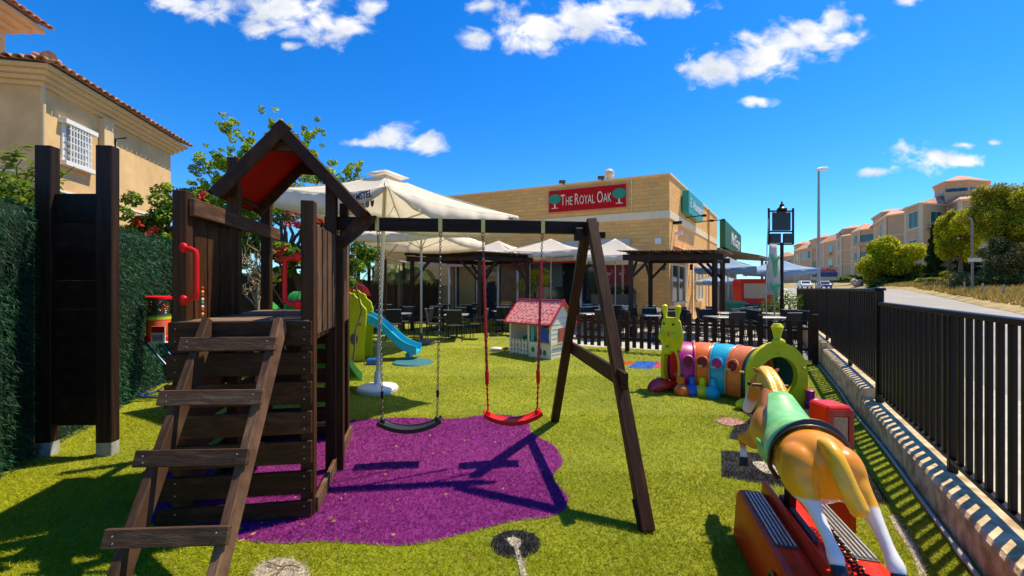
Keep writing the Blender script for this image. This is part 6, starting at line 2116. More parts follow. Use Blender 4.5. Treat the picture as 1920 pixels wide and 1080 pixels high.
    can.build('entrance_canopy', mat('brown canopy', (.12, .09, .055), rough=.8, var=.3), s)
    for t in (.05, .5, .95):
        p = a.lerp(b, t) + so * 2.5; MB().beam(p, p + V(0, 0, 3.55), .12, .12).build('canopy_post', M_DKBASE, s)


pub()

# ================================================================== wooden pergolas
M_PERG = wood('pergola wood', (.040, .020, .012)); M_CORR = mat('corrugated brown roofing', (.16, .095, .06), rough=.8, var=.3, scale=4, col2=(.28, .2, .14))


def pergola(label, corners, ztop, posts_px=None, brace=.55):
    a, b, c_, d = [Vector(p) for p in corners]     # front left, front right, back right, back left
    s = thing('pergola', label, 'pergola', a, 'wooden pergolas on the terrace')
    for p in (a, b, c_, d):
        MB().box((p.x, p.y, (ztop - .16) / 2), (.13, .13, ztop - .16), ch=.01).build('post', M_PERG, s)
    up = V(0, 0, ztop - .08)
    def ext(p, q, e=.25): return p - (q - p).normalized() * e + up, q + (q - p).normalized() * e + up
    for (p, q) in ((a, b), (d, c_)):
        x, y = ext(p, q); MB().beam(x, y, .08, .18, ch=.008).build('beam', M_PERG, s)
    for (p, q) in ((a, d), (b, c_)):
        MB().beam(p + up - V(0, 0, .02), q + up - V(0, 0, .02), .07, .15, ch=.006).build('side_beam', M_PERG, s)
    for (p, q) in ((a, b), (b, a), (d, c_), (c_, d), (a, d), (d, a), (b, c_), (c_, b)):
        dr = (q - p).normalized()
        MB().beam(p + V(0, 0, ztop - .2 - brace), p + dr * brace + V(0, 0, ztop - .18), .06, .08, ch=.005).build('knee_brace', M_PERG, s)
    n = 9
    for i in range(n):
        t = i / (n - 1); p = a.lerp(b, t); q = d.lerp(c_, t); dr = (q - p).normalized()
        MB().beam(p - dr * .3 + V(0, 0, ztop + .05), q + dr * .3 + V(0, 0, ztop + .09), .05, .08, ch=.004).build('rafter', M_PERG, s)
    # corrugated sheet
    m_ = 90; rows = []
    e1 = (b - a).normalized() * .32; e2 = (d - a).normalized() * .36
    for i in range(m_ + 1):
        t = i / m_; p = (a - e1 - e2).lerp(b + e1 - e2, t); q = (d - e1 + e2).lerp(c_ + e1 + e2, t); z = ztop + .115 + .018 * math.sin(i * 2.4)
        rows.append([p + V(0, 0, z), q + V(0, 0, z + .05)])
    o = MB().rings(rows, closed=False, cap=False).build('roof_sheet', M_CORR, s)
    md = o.modifiers.new('t', 'SOLIDIFY'); md.thickness = .012
    return s


pergola('right wooden pergola with corrugated roof beside the pub corner', [V(3.76, 13.5, 0), V(6.32, 13.3, 0), V(7.5, 15.2, 0), V(4.93, 15.2, 0)], 2.60)
pergola('left wooden pergola with corrugated roof behind the swing chains', [V(-1.12, 14.7, 0), V(.62, 15.6, 0) if False else V(.58, 16.0, 0), V(-1.2, 18.2, 0), V(-3.6, 15.4, 0)], 2.68, brace=.7)

# ================================================================== white parasols by the pub
M_RVAL = mat('red valance', (.62, .03, .03), rough=.7)


def small_parasol(label, x, y, ztip, zedge, half, rot, m=None, val=.18, valm=None, pole=None):
    c_ = V(x, y, 0); cs = [c_ + V(half * math.cos(rot + k_ * PI / 2), half * math.sin(rot + k_ * PI / 2), zedge) for k_ in range(4)]
    return parasol(label, c_, c_ + V(0, 0, ztip - .08), cs, c_ + V(0, 0, ztip), valance=val, base_r=.28, base_m=M_DKBASE, mcloth=m, pole_m=pole or M_STEEL, cap=False, pole_r=.022)


small_parasol('white parasol behind the left end of the swing beam chains', -.55, 17.6, 3.5, 2.90, 2.1, .3)
small_parasol('white parasol directly over the playhouse, in front of the pub sign', 1.55, 17.0, 3.52, 2.95, 2.1, .5)
p3 = small_parasol('white parasol with red trim left of the right pergola', 3.85, 15.9, 3.4, 2.72, 1.8, .4)
M_BLUEC = mat('pale blue canvas', (.36, .50, .66), rough=.85, var=.08, scale=2, trans=.3)
small_parasol('pale blue parasol under the pub canopy, right of the right pergola', 8.3, 16.4, 2.75, 2.32, 1.45, .2, m=M_BLUEC)
small_parasol('wide pale blue parasol behind the black sign post', 11.2, 18.0, 2.80, 2.30, 1.7, .35, m=M_BLUEC)
small_parasol('small pale blue parasol far back under the canopy', 9.9, 20.5, 2.3, 1.9, 1.2, .6, m=M_BLUEC)

# ================================================================== terrace tables and chairs
M_CHF = mat('black chair frame', (.010, .009, .009), rough=.5, var=.2, scale=20, spec=.5)
M_CHW = mat('dark woven seat', (.013, .012, .011), rough=.7, var=.4, scale=120, bump=.4, bscale=200)
M_ALU = mat('brushed aluminium', (.62, .60, .56), rough=.35, metallic=.7, var=.1, scale=30)


def make_chair():
    c_ = thing('cafe_chair', 'x', 'chair', (0, 0, 0))
    b = MB().box((0, 0, .45), (.46, .44, .03), ch=.01); b.build('seat', M_CHW, c_)
    b = MB().prism([V(-.22, .21, .52), V(.22, .21, .52), V(.20, .28, .90), V(-.20, .28, .90)], V(0, .02, 0)); b.build('backrest', M_CHW, c_)
    for sx in (-1, 1):
        MB().tube([V(sx * .23, -.20, 0), V(sx * .235, -.20, .62), V(sx * .235, .0, .66), V(sx * .235, .20, .64)], .013, 6).build('leg', M_CHF, c_)
        MB().tube([V(sx * .23, .26, 0), V(sx * .225, .20, .45), V(sx * .21, .27, .92)], .013, 6).build('leg', M_CHF, c_)
    MB().beam(V(-.22, .285, .915), V(.22, .285, .915), .02, .02).build('top_rail', M_ALU, c_)
    MB().beam(V(-.23, -.21, .45), V(.23, -.21, .45), .02, .03).build('seat_rail', M_ALU, c_)
    return c_


def make_table(rnd):
    t = thing('cafe_table', 'x', 'table', (0, 0, 0))
    if rnd: MB().lathe((0, 0, .72), [(.34, 0), (.35, .005), (.35, .025), (.33, .03)], 24).build('tabletop', M_ALU, t, smooth=True)
    else: MB().box((0, 0, .735), (.72, .72, .03), ch=.008).build('tabletop', M_ALU, t)
    MB().tube([V(0, 0, .03), V(0, 0, .72)], .03, 8).build('column', M_CHF, t)
    for k_ in range(4):
        a = PI / 4 + k_ * PI / 2
        MB().beam(V(0, 0, .05), V(.30 * math.cos(a), .30 * math.sin(a), .015), .04, .03, ch=.004).build('foot', M_CHF, t)
    return t


tabs = [  # x, y, round?, phrase
    (-3.55, 13.6, 1, 'round table left of the large parasol pole'),
    (-2.75, 15.8, 0, 'table behind the two parasol poles'),
    (-4.9, 15.6, 0, 'table behind the lime slide'),
    (-1.7, 13.1, 0, 'table right of the second parasol base'),
    (-.35, 15.2, 0, 'table under the left pergola'),
    (.55, 14.0, 0, 'table behind the playhouse roof'),
    (-1.6, 17.0, 0, 'table at the back of the left pergola'),
    (.9, 16.9, 0, 'table in front of the pub doorway'),
    (2.55, 13.4, 0, 'table behind the upper end of the swing legs'),
    (2.9, 15.7, 0, 'table below the flamingo posters'),
    (4.3, 12.7, 0, 'table left of the right pergola, by the picket fence'),
    (4.9, 14.3, 0, 'table under the right pergola'),
    (5.9, 12.0, 0, 'table behind the caterpillar face'),
    (6.9, 13.9, 0, 'table at the right pergola post'),
    (7.2, 11.9, 0, 'table in front of the green bin'),
    (8.3, 13.6, 0, 'table beside the leaf banner'),
    (9.3, 16.2, 0, 'table under the wide blue parasol'),
    (3.9, 16.7, 0, 'table against the pub corner wall'),
]
sides = ['near', 'far', 'left-hand', 'right-hand']
ch0 = None; tt = {}
for i, (x, y, rnd, ph) in enumerate(tabs):
    if rnd not in tt:
        t = tt[rnd] = make_table(rnd)
    else:
        t = copy_tree(tt[rnd])
    t.location = (x, y, 0); t.rotation_euler.z = rng.uniform(-.25, .25)
    tag(t, 'aluminium cafe ' + ph, 'table', 'terrace tables')
    for k_, (dx, dy, rz) in enumerate(((0, -.62, PI), (0, .62, 0), (-.62, 0, PI / 2), (.62, 0, -PI / 2))):
        if i == 0 and k_ == 3: dx = .75
        if x + dx > FENX(y + dy) - .4: continue
        if ch0 is None:
            c_ = ch0 = make_chair()
        else:
            c_ = copy_tree(ch0)
        c_.location = (x + dx + rng.uniform(-.08, .08), y + dy + rng.uniform(-.08, .08), 0)
        c_.rotation_euler.z = rz + rng.uniform(-.25, .25)
        tag(c_, '%s black cafe chair of the %s' % (sides[k_], ph), 'chair', 'black chairs round the terrace tables')
# white armchairs against the pub wall
wc = None
for i, (x, y, w_) in enumerate(((3.75, 17.3, 'left'), (4.6, 17.0, 'middle'), (5.5, 16.6, 'right'))):
    if wc is None:
        wc = thing('tub_chair', 'x', 'chair', (0, 0, 0))
        rows = []
        for z, r in ((.42, .27), (.60, .30), (.80, .31), (.86, .29)):
            rows.append([V(r * math.cos(a), r * math.sin(a), z - (.12 if abs(a - PI / 2) > 1.2 else 0) * (z > .7)) for a in np.linspace(-.3, PI + .3, 14)])
        o = MB().rings(rows, closed=False, cap=False).build('shell', M_WHITE, wc, smooth=2); md = o.modifiers.new('t', 'SOLIDIFY'); md.thickness = .03
        MB().lathe((0, 0, .38), [(.26, 0), (.28, .04), (.26, .08)], 16).build('seat', M_WHITE, wc, smooth=True)
        for a in (.6, 2.5, 3.8, 5.6):
            MB().tube([V(.2 * math.cos(a), .2 * math.sin(a), .38), V(.26 * math.cos(a), .26 * math.sin(a), 0)], .015, 6).build('leg', M_CHF, wc)
        c_ = wc
    else:
        c_ = copy_tree(wc)
    c_.location = (x, y, 0); c_.rotation_euler.z = rng.uniform(-.4, .4)
    tag(c_, '%s of three white tub chairs against the pub wall' % w_, 'chair', 'white tub chairs by the pub wall')

# terrace odds and ends
gb = thing('wheelie_bin', 'green rubbish bin beside the right pergola post', 'bin', (7.0, 13.6 + 1.2, 0))
x, y = (1373 - 960) / F * 15.6, 15.6
gb.location = (x, y, 0)
M_BIN = mat('green bin plastic', (.02, .22, .12), rough=.5)
MB().prism([V(x - .26, y - .3, .08), V(x + .26, y - .3, .08), V(x + .26, y + .3, .08), V(x - .26, y + .3, .08)], V(0, 0, .01))
MB().rings([[V(x + sx * w_, y + sy * w_, z) for sx, sy in ((-1, -1), (1, -1), (1, 1), (-1, 1))] for (z, w_) in ((.05, .24), (1.0, .31))]).build('body', M_BIN, gb)
MB().box((x, y, 1.04), (.68, .68, .07), ch=.03).build('lid', mat('light green lid', (.08, .34, .2), rough=.5), gb)
MB().tube([V(x - .2, y + .3, .09), V(x + .2, y + .3, .09)], .09, 12).build('wheel', M_BLACK, gb)
lbx = thing('ice_cream_freezer', 'red cabinet with pale front panel behind the terrace chairs', 'cabinet', tuple(W(1415, 540, 19).xy) + (0,))
p = W(1415, 540, 19); p.z = 0
MB().span(p + V(-.75, -.3, .9), p + V(.75, .4, 1.95)).build('cabinet_body', M_REDP, lbx); MB().span(p + V(-.65, -.33, 1.1), p + V(.35, -.301, 1.75)).build('front_panel', mat('beige panel', (.5, .38, .26)), lbx)
MB().span(p + V(-.75, -.3, 0), p + V(.75, .4, .9)).build('plinth', M_DKBASE, lbx)

# leaf banner
d = 12.6
fb_ = thing('leaf_banner', 'tall white feather banner printed with green leaves', 'banner', tuple(W(1449, 540, d).xy) + (0,))
x = (1449 - 960) / F * d
rows = []
for i in range(15):
    t = i / 14; z = HZ + (540 - 553 + 95 * t) / F * d
    w_ = .20 - .06 * t
    rows.append([V(x - .02 + (.13 - w_ - .1) * 1 + q * w_ * 2 - .0, d + .05 * math.sin(t * 5 + q * 3), z) for q in (0, .25, .5, .75, 1)])
o = MB().rings(rows, closed=False, cap=False).build('cloth', mat('banner cloth', (.62, .60, .56), rough=.85, trans=.3), fb_, smooth=2); md = o.modifiers.new('t', 'SOLIDIFY'); md.thickness = .006
M_LF = mat('printed leaf green', (.10, .42, .16), rough=.8)
for li_, (dx, dz, sc_, an) in enumerate(((-.02, 2.35, .22, .3), (.05, 2.3, .2, -.4), (0.02, 2.1, .25, 0), (-.03, 1.55, .2, .6), (.06, 1.55, .2, -.6), (.02, 1.45, .24, 0))):
    c_ = V(x + dx, d - .075 - li_ * .009, dz); pts = []
    for k_ in range(10):
        a = 2 * PI * k_ / 10; q = V(math.cos(a) * .22, 0, math.sin(a)) * sc_; ca, sa = math.cos(an), math.sin(an)
        pts.append(c_ + V(q.x * ca - q.z * sa, 0, q.x * sa + q.z * ca))
    MB().prism(pts, V(0, .008, 0)).build('leaf_print', M_LF, fb_)
MB().tube([V(x - .18, d, 0), V(x - .19, d, 1.4), V(x - .17, d, 2.8), V(x - .13, d, 3.6)], .015, 6).build('pole', M_STEEL, fb_)
MB().tube([V(x + .02, d - .05, 0), V(x + .02, d - .05, 1.35)], .025, 6).build('stake', mat('pale stake', (.5, .38, .24)), fb_)
# black hanging sign on a post, standing in a planter
d = 13.2
sp_ = thing('sign_post', 'tall black metal post with empty framed sign boards and finial', 'sign', tuple(W(1466, 540, d).xy) + (0,))
x = (1466 - 960) / F * d
zz = lambda py: HZ + (540 - py) / F * d
MB().tube([V(x, d, .3), V(x, d, zz(455))], .05, 10).build('post', M_BLACK, sp_)
for px in (1441.5, 1487):
    xx_ = (px - 960) / F * d; MB().beam(V(xx_, d, zz(458)), V(xx_, d, zz(390)), .05, .05, ch=.006).build('frame_upright', M_BLACK, sp_)
for py in (458, 434, 396):
    MB().beam(V((1441 - 960) / F * d, d, zz(py)), V((1487 - 960) / F * d, d, zz(py)), .04, .045).build('frame_bar', M_BLACK, sp_)
M_SB = mat('black sign board', (.012, .012, .014), rough=.3, var=.3, scale=6)
MB().span(V((1449 - 960) / F * d, d - .05, zz(432)), V((1481 - 960) / F * d, d + .05, zz(398)), ch=.01).build('sign_board', M_SB, sp_)
MB().span(V((1445 - 960) / F * d, d - .05, zz(456)), V((1463 - 960) / F * d, d + .05, zz(438)), ch=.01).build('sign_board', M_SB, sp_)
MB().span(V((1469 - 960) / F * d, d - .05, zz(456)), V((1485 - 960) / F * d, d + .05, zz(438)), ch=.01).build('sign_board', M_SB, sp_)
MB().lathe(V(x, d, zz(395)), [(.14, 0), (.14, .06), (.07, .12), (.06, .18), (.03, .22), (.01, .30)], 12).build('finial', M_BLACK, sp_)
plb = thing('planter_box', 'dark grey planter box at the foot of the black sign post', 'planter', (x, d, 0))
MB().span((x - .45, d - .35, 0), (x + .45, d + .35, .55), ch=.02).build('box', mat('grey green planter', (.08, .10, .09), rough=.7), plb)
hb_ = thing('box_hedge', 'sunlit green bush between black sign post and far black fence', 'bush', (x + .9, 14.2, 0))
cc = [(x + .3 + rng.uniform(0, 1.3), 14.2 + rng.uniform(-.5, .8), .3 + rng.uniform(0, .95), .3, .3, .25) for q in range(26)]
leaves('foliage', cc, 6000, .06, [(.05, .12, .015), (.12, .22, .02), (.25, .33, .02), (.02, .05, .01)], hb_, seed=31)
MB().tube([V(x + .9, 14.2, 0), V(x + .9, 14.2, .9)], .05, 6).build('stem', M_BARK, hb_)

# plants in front of the pub windows and left terrace clutter
pl1 = thing('potted_bush', 'round yellow-green bush in a pot before the pub window', 'bush', tuple(W(1012, 540, 18.2).xy) + (0,))
p = W(1012, 540, 18.2)
leaves('foliage', [(p.x + rng.gauss(0, .3), p.y + rng.gauss(0, .2), 1.75 + rng.gauss(0, .3), .28, .25, .24) for q in range(12)], 3500, .07, [(.35, .42, .02), (.55, .55, .03), (.2, .26, .02)], pl1, seed=5)
MB().lathe((p.x, p.y, 0), [(.2, 0), (.28, .45), (.25, .46)], 14).build('pot', M_DKBASE, pl1); MB().tube([V(p.x, p.y, .4), V(p.x, p.y, 1.6)], .03, 6).build('stem', M_BARK, pl1)
pl2 = thing('window_box_plants', 'dark green plants in the box below the flamingo posters', 'plants', tuple(W(1150, 540, 18.2).xy) + (0,))
p = W(1150, 540, 17.6)
leaves('foliage', [(p.x + rng.uniform(-.75, .75), p.y, 1.45 + rng.gauss(0, .08), .2, .18, .18) for q in range(14)], 3000, .08, [(.02, .09, .02), (.04, .15, .03), (.01, .05, .01)], pl2, seed=6)
MB().span((p.x - .9, p.y - .15, .9), (p.x + .9, p.y + .15, 1.3)).build('box', M_DKBASE, pl2)
for q_ in (-.7, .7): MB().span((p.x + q_ - .05, p.y - .1, 0), (p.x + q_ + .05, p.y + .1, .9)).build('stand', M_DKBASE, pl2)
pmt = thing('palm_plant', 'drooping palm fronds behind the large parasol pole', 'palm', (-4.3, 16.5, 0))
mb = MB(); fr_ = MB()
mb.tube([V(-4.3, 16.5, 0), V(-4.3, 16.5, 1.9)], .12, 8)
for k_ in range(26):
    a = k_ * 2.4; L_ = rng.uniform(1.0, 1.6); pts = []
    for i in range(8):
        t = i / 7; pts.append(V(-4.3 + math.cos(a) * L_ * t, 16.5 + math.sin(a) * L_ * t, 1.95 + .9 * math.sin(t * 1.9 + rng.uniform(-.05, .05)) - 1.0 * t * t + rng.uniform(-.02, .02)))
    mb.tube(pts, .012, 5)
    for i in range(1, 8):
        for q in range(5):
            for sg in (-1, 1):
                o = pts[i - 1].lerp(pts[i], q / 5); tng = (pts[i] - pts[i - 1]).normalized(); sdv_ = tng.cross(V(0, 0, 1)).normalized() * sg
                fr_.add([o, o + tng * .04, o + sdv_ * .24 + tng * .12 + V(0, 0, -.13)], [(0, 1, 2)])
mb.build('trunk', M_BARK, pmt); fo_ = fr_.build('fronds', mat('palm leaf', (.14, .20, .03), rough=.5, var=.4, scale=5, trans=.3), pmt); fo_['kind'] = 'stuff'

# dark boundary fence, lattice and arbour behind the slide
lf = thing('lattice_screen', 'dark lattice screen and boards behind the tower at the garden end', 'screen', (-4.6, 10.6, 0))
for i in range(9):
    MB().box((-5.6 + i * .19, 9.9, .95), (.03, .025, 1.9)).build('lattice_slat', M_WOODD, lf)
for i in range(8):
    MB().box((-4.84, 9.93, .15 + i * .24), (1.6, .025, .03)).build('lattice_slat', M_WOODD, lf)
MB().span((-6.9, 10.2, 0), (-3.9, 10.26, 1.9)).build('back_board', mat('dark board', (.03, .022, .015), rough=.8, var=.5, scale=2), lf)
dk = thing('back_fence', 'tall dark fence closing the left end of the terrace', 'fence', (-6.5, 17, 0))
for i in range(22):
    MB().span((-12.5 + i * .42, 19.3, 0), (-12.1 + i * .42, 19.36, 1.9 + .04 * (i % 2))).build('board', M_WOODD, dk)
arb = thing('garden_arbour', 'slim brown timber frame carrying a rope right of the tower', 'arbour', (-3.6, 11.5, 0))
for (px, dd, py) in ((672, 11.0, 462), (692, 11.6, 470), (757, 15.5, 490), (700, 16, 500), (723, 14.5, 480)):
    x = (px - 960) / F * dd; MB().beam(V(x, dd, 0), V(x, dd, HZ + (540 - py) / F * dd), .07, .07).build('post', M_PERG, arb)
MB().tube([W(668, 458, 10.9), W(705, 478, 11.5), W(740, 488, 13), W(762, 492, 14.4)], .03, 6).build('rail', mat('weathered pale rail', (.40, .33, .24), rough=.8), arb)
MB().tube([W(745, 458, 12), W(722, 485, 12.0), W(700, 500, 12.2)], .02, 6).build('strut', MATS['weathered pale rail'], arb)
bkg = thing('terrace_counter', 'beige counter and shed wall at the left end of the pub', 'counter', tuple(W(835, 540, 19.5).xy) + (0,))
MB().prism([W(792, 540, 19.6) + V(0, 0, -HZ), W(845, 540, 19.6) + V(0, 0, -HZ), W(845, 535, 19.6), W(792, 535, 19.6)], V(0, .5, 0)).build('counter', mat('tan counter', (.34, .24, .12), rough=.7), bkg)
for px in (792, 842): MB().beam(W(px, 540, 19.4) + V(0, 0, -HZ), W(px, 500, 19.4), .08, .08).build('post', M_WHITE, bkg)
MB().beam(W(786, 499, 19.4), W(920, 497, 19.4), .3, .10).build('canopy_edge', mat('pink cream edge', (.66, .42, .30), rough=.7), bkg)
MB().beam(W(786, 492, 19.4), W(920, 490, 19.4), .3, .10).build('canopy_edge', M_WHITE, bkg)

pv = thing('parked_van', 'small white van parked behind the counter at the terrace end', 'van', tuple(W(830, 540, 24).xy) + (0,))


def car(root, c_, L_, Wd, Hh, m, rot=0.0, van=False):
    Rm = Matrix.Rotation(rot, 3, 'Z')
    P = lambda x, y, z: c_ + Rm @ V(x, y, z)
    if van: side = [(-L_ / 2, .3), (-L_ / 2, Hh * .55), (-L_ * .40, Hh * .6), (-L_ * .26, Hh * .97), (L_ * .44, Hh), (L_ / 2, Hh * .85), (L_ / 2, .3)]
    else: side = [(-L_ / 2, .3), (-L_ / 2 + .02, Hh * .5), (-L_ * .26, Hh * .6), (-L_ * .12, Hh * .96), (L_ * .22, Hh), (L_ * .40, Hh * .66), (L_ / 2, Hh * .6), (L_ / 2, .3)]
    rows = [[P(x, y * (1 - (.06 if z > Hh * .7 else 0)), z) for (x, z) in side] for y in (-Wd / 2, Wd / 2)]
    o = MB().rings(rows).build('body', m, root); md = o.modifiers.new('b', 'BEVEL'); md.width = .05; md.segments = 2
    wn_ = [(x * .93, z * .985 if z > Hh * .8 else max(z, Hh * .63)) for (x, z) in side[2:-2]]
    for sg in (-1, 1):
        MB().prism([P(x, sg * (Wd / 2 * .97), z) for x, z in wn_], Rm @ V(0, sg * .03, 0)).build('side_window', M_DGLASS, root)
    x0, z0_ = side[2]; x1, z1_ = side[3]
    MB().prism([P(x0 + .05, -Wd * .42, z0_ + .06), P(x0 + .05, Wd * .42, z0_ + .06), P(x1 - .02, Wd * .38, z1_ - .05), P(x1 - .02, -Wd * .38, z1_ - .05)], Rm @ V(-.04, 0, .02)).build('windscreen', M_DGLASS, root)
    for wx in (-L_ * .32, L_ * .32):
        for sg in (-1, 1):
            w_ = MB().lathe(P(wx, sg * (Wd / 2 - .18), .32), [(.32, 0), (.32, .2)], 16, axis=tuple(Rm @ V(0, sg, 0))).build('wheel', M_RUBD, root)
            MB().lathe(P(wx, sg * (Wd / 2 + .022), .32), [(.18, 0), (.17, .01)], 12, axis=tuple(Rm @ V(0, sg, 0))).build('rim', M_STEEL, w_)
    for sg in (-1, 1):
        MB().box(P(-L_ / 2 - .0, sg * Wd * .36, Hh * .42), (.06, .3, .14), rz=rot).build('headlight', M_STEEL, root)


c_ = W(830, 540, 24); c_.z = 0
car(pv, c_, 3.9, 1.7, 2.05, M_WHITE, .5, van=True)

# ================================================================== street lamp, road sign, verge posts
d = 23.0; x = (1535 - 960) / F * d
sl = thing('street_lamp', 'tall grey street lamp with curved white head beside the road', 'street lamp', (x, d, 0))
MB().tube([V(x, d, 0), V(x, d, 4), V(x, d, 7.9)], [.085, .07, .05], 12).build('pole', mat('grey lamp pole', (.30, .32, .31), rough=.5, metallic=.3), sl, smooth=True)
MB().rings([[V(x - .05 + s_ * .55, d + q * w_, 7.9 + h_ + b_) for (q, b_) in ((-1, 0), (-.6, .09), (0, .12), (.6, .09), (1, 0), (.6, -.06), (-.6, -.06))] for (s_, w_, h_) in ((-.1, .05, -.02), (.1, .11, .02), (.5, .14, .06), (.85, .12, .07), (1.0, .04, .06))]).build('lamp_head', M_WHITE, sl, smooth=True)
d = 44.0; x = (1823 - 960) / F * d; zb = bank_z(d, x - road_right(d))
rl_ = thing('old_lamp_post', 'weathered lamp post with small white street name plate among the pines', 'street lamp', (x, d, zb))
MB().tube([V(x, d, zb - .2), V(x, d, HZ + (540 - 418) / F * d), V(x - .1, d, HZ + (540 - 411) / F * d), V(x - .45, d, HZ + (540 - 408) / F * d)], .10, 8).build('pole', mat('grey wood pole', (.22, .19, .16), rough=.8), rl_, smooth=True)
MB().span(W(1812, 491, d) + V(0, -.15, 0), W(1838, 484, d) + V(0, -.12, 0)).build('name_plate', mat('off-white plate', (.62, .57, .48), rough=.6, var=.3, scale=8), rl_)
sb_ = None
for i, (px, dd) in enumerate(((1881, 38), (1843, 42), (1809, 46), (1779, 50), (1758, 54), (1737, 58), (1720, 63))):
    x = (px - 960) / F * dd; z = bank_z(dd, x - road_right(dd))
    if sb_ is None: sb_ = MB().lathe((0, 0, 0), [(.09, -.3), (.085, .95), (.05, 1.0)], 8).mesh('wooden_bollard', Vector((0, 0, 0)), mat('bleached wood', (.45, .36, .26), rough=.85, rand=.2))
    o = link('wooden_bollard', sb_, None, (x, dd, z - .05)); o.rotation_euler = (rng.uniform(-.05, .05), rng.uniform(-.05, .05), 0)
    wh = ['rightmost', 'second from the right', 'third from the right', 'fourth from the right', 'fifth from the right', 'sixth from the right', 'leftmost'][i]
    tag(o, 'bleached wooden verge post, %s of the row below the pines' % wh, 'bollard', 'wooden posts along the verge')

# dry grass on the verge
n = 60000
yy = nrng.uniform(20, 80, n); ss_ = nrng.random(n) ** 1.3 * 14 + 1.2
xr = np.array([road_right(v_) for v_ in yy]); xx_ = xr + ss_
clump = (np.sin(xx_ * 1.9 + np.sin(yy * 1.3) * 2) * np.sin(yy * 1.7 + 1.2) > -.25) & (nrng.random(n) < .9)
yy, ss_, xx_ = yy[clump], ss_[clump], xx_[clump]; n = len(yy)
zz_ = np.array([bank_z(a, b) for a, b in zip(yy, ss_)]) - .03
a = nrng.uniform(0, 2 * PI, n); hgt = nrng.uniform(.15, .65, n); w_ = .04
v = np.empty((n, 3, 3)); v[:, 0] = np.stack([xx_ - np.cos(a) * w_, yy - np.sin(a) * w_, zz_], 1); v[:, 1] = np.stack([xx_ + np.cos(a) * w_, yy + np.sin(a) * w_, zz_], 1)
v[:, 2] = np.stack([xx_ + nrng.normal(0, .15, n), yy + nrng.normal(0, .15, n), zz_ + hgt], 1)
cols = np.array([[.42, .27, .07], [.33, .24, .06], [.20, .20, .05], [.50, .35, .12]])
c = cols[nrng.choice(4, n, p=[.35, .3, .2, .15])] * nrng.uniform(.8, 1.2, n)[:, None]
tag(np_mesh('dry_grass', v.reshape(-1, 3), np.arange(3 * n).reshape(n, 3), M_LEAF, None, np.repeat(c, 3, 0)), 'dry straw-coloured grass covering the verge bank', None, None, 'stuff')

# ================================================================== pines beyond the road
def pine(label, px, d, zc_py, rpx, rpy, cols, n=9000, size=.34, seed=1, trunk=True, name='pine_tree', clumps=26, kind='round', shell=.35):
    c_ = W(px, zc_py, d); rx, rz = rpx / F * d, rpy / F * d
    zb = bank_z(d, max(0, c_.x - road_right(d)))
    s = thing(name, label, 'tree', (c_.x, d, zb))
    r_ = random.Random(seed); cc = []; mb = MB()
    for i in range(clumps):
        if kind == 'cone':
            t = i / (clumps - 1); w_ = (1 - t) * .95 + .06; an = i * 2.4
            cc.append((c_.x + rx * w_ * .65 * math.cos(an), d + rx * w_ * .65 * math.sin(an), c_.z - rz + 2 * rz * t, rx * (.16 + .30 * w_), rx * (.16 + .3 * w_), rz * .10))
        else:
            an = r_.uniform(0, 2 * PI); el = math.asin(r_.uniform(-.85, 1)); q = r_.uniform(.45, .86)
            cc.append((c_.x + rx * q * math.cos(an) * math.cos(el), d + rx * q * math.sin(an) * math.cos(el) * .9, c_.z + rz * q * math.sin(el), rx * r_.uniform(.22, .36), rx * r_.uniform(.22, .36), rz * r_.uniform(.2, .34)))
    mb.tube([V(c_.x, d, zb - .3), V(c_.x + .1, d, (zb + c_.z) / 2), V(c_.x, d, c_.z + (rz * .8 if kind == 'cone' else 0))], [.012 * rpx * .55 * d / 46 + .05, .16, .05], 8)
    for q in cc[::2]:
        limb(mb, (c_.x, d, max(zb + .5, q[2] - rz * .35)), q[:3], .07, .02, .06, 4, 6)
    mb.build('trunk', M_BARK, s, smooth=True)
    leaves('crown', cc, int(n * 2.3), size * .66 * d / 46, cols, s, seed=seed, shell=shell)
    return s


G1 = [(.30, .33, .010), (.42, .42, .012), (.54, .50, .015), (.18, .21, .010), (.62, .55, .02)]
G2 = [(.035, .07, .015), (.06, .11, .02), (.09, .14, .025), (.02, .04, .012)]
G3 = [(.36, .36, .015), (.48, .45, .02), (.22, .23, .015), (.60, .52, .03), (.12, .13, .015)]
GB = [(.30, .20, .06), (.38, .27, .09), (.16, .15, .03), (.46, .36, .12)]
pine('broad rounded light-green pine left of the dark conifer', 1675, 75, 496, 54, 50, G1, n=20000, size=.36, seed=2, clumps=34)
pine('small bushy pine at the left foot of the broad round one', 1640, 84, 514, 30, 28, G1, n=5000, size=.34, seed=12, clumps=16)
pine('low dark undergrowth bush beneath the round pine', 1690, 74, 527, 58, 22, G2 + G1[:1], n=11000, size=.3, seed=22, clumps=26, name='undergrowth_bush')
pine('narrow dark conifer between the round pine and tall pines', 1752, 62, 483, 21, 62, G2, n=11000, size=.28, seed=3, kind='cone', clumps=30, name='conifer_tree')
pine('yellow-green pine standing right of the dark conifer', 1800, 56, 448, 38, 62, G1, n=14000, size=.32, seed=5, clumps=34)
pine('tallest pine with light crown near the right edge', 1868, 50, 408, 52, 62, G3, n=17000, size=.32, seed=6, clumps=38)
pine('pine crown cut by the right edge of the photo', 1925, 48, 420, 48, 72, G3, n=12000, size=.32, seed=7, clumps=30)
pine('dark lower conifer behind the old lamp post', 1815, 58, 492, 36, 50, G2, n=10000, size=.3, seed=8, kind='cone', clumps=28, name='conifer_tree')
pine('brownish half-dry pine at the right edge', 1885, 47, 492, 42, 52, GB + G2, n=12000, size=.30, seed=9, clumps=30)
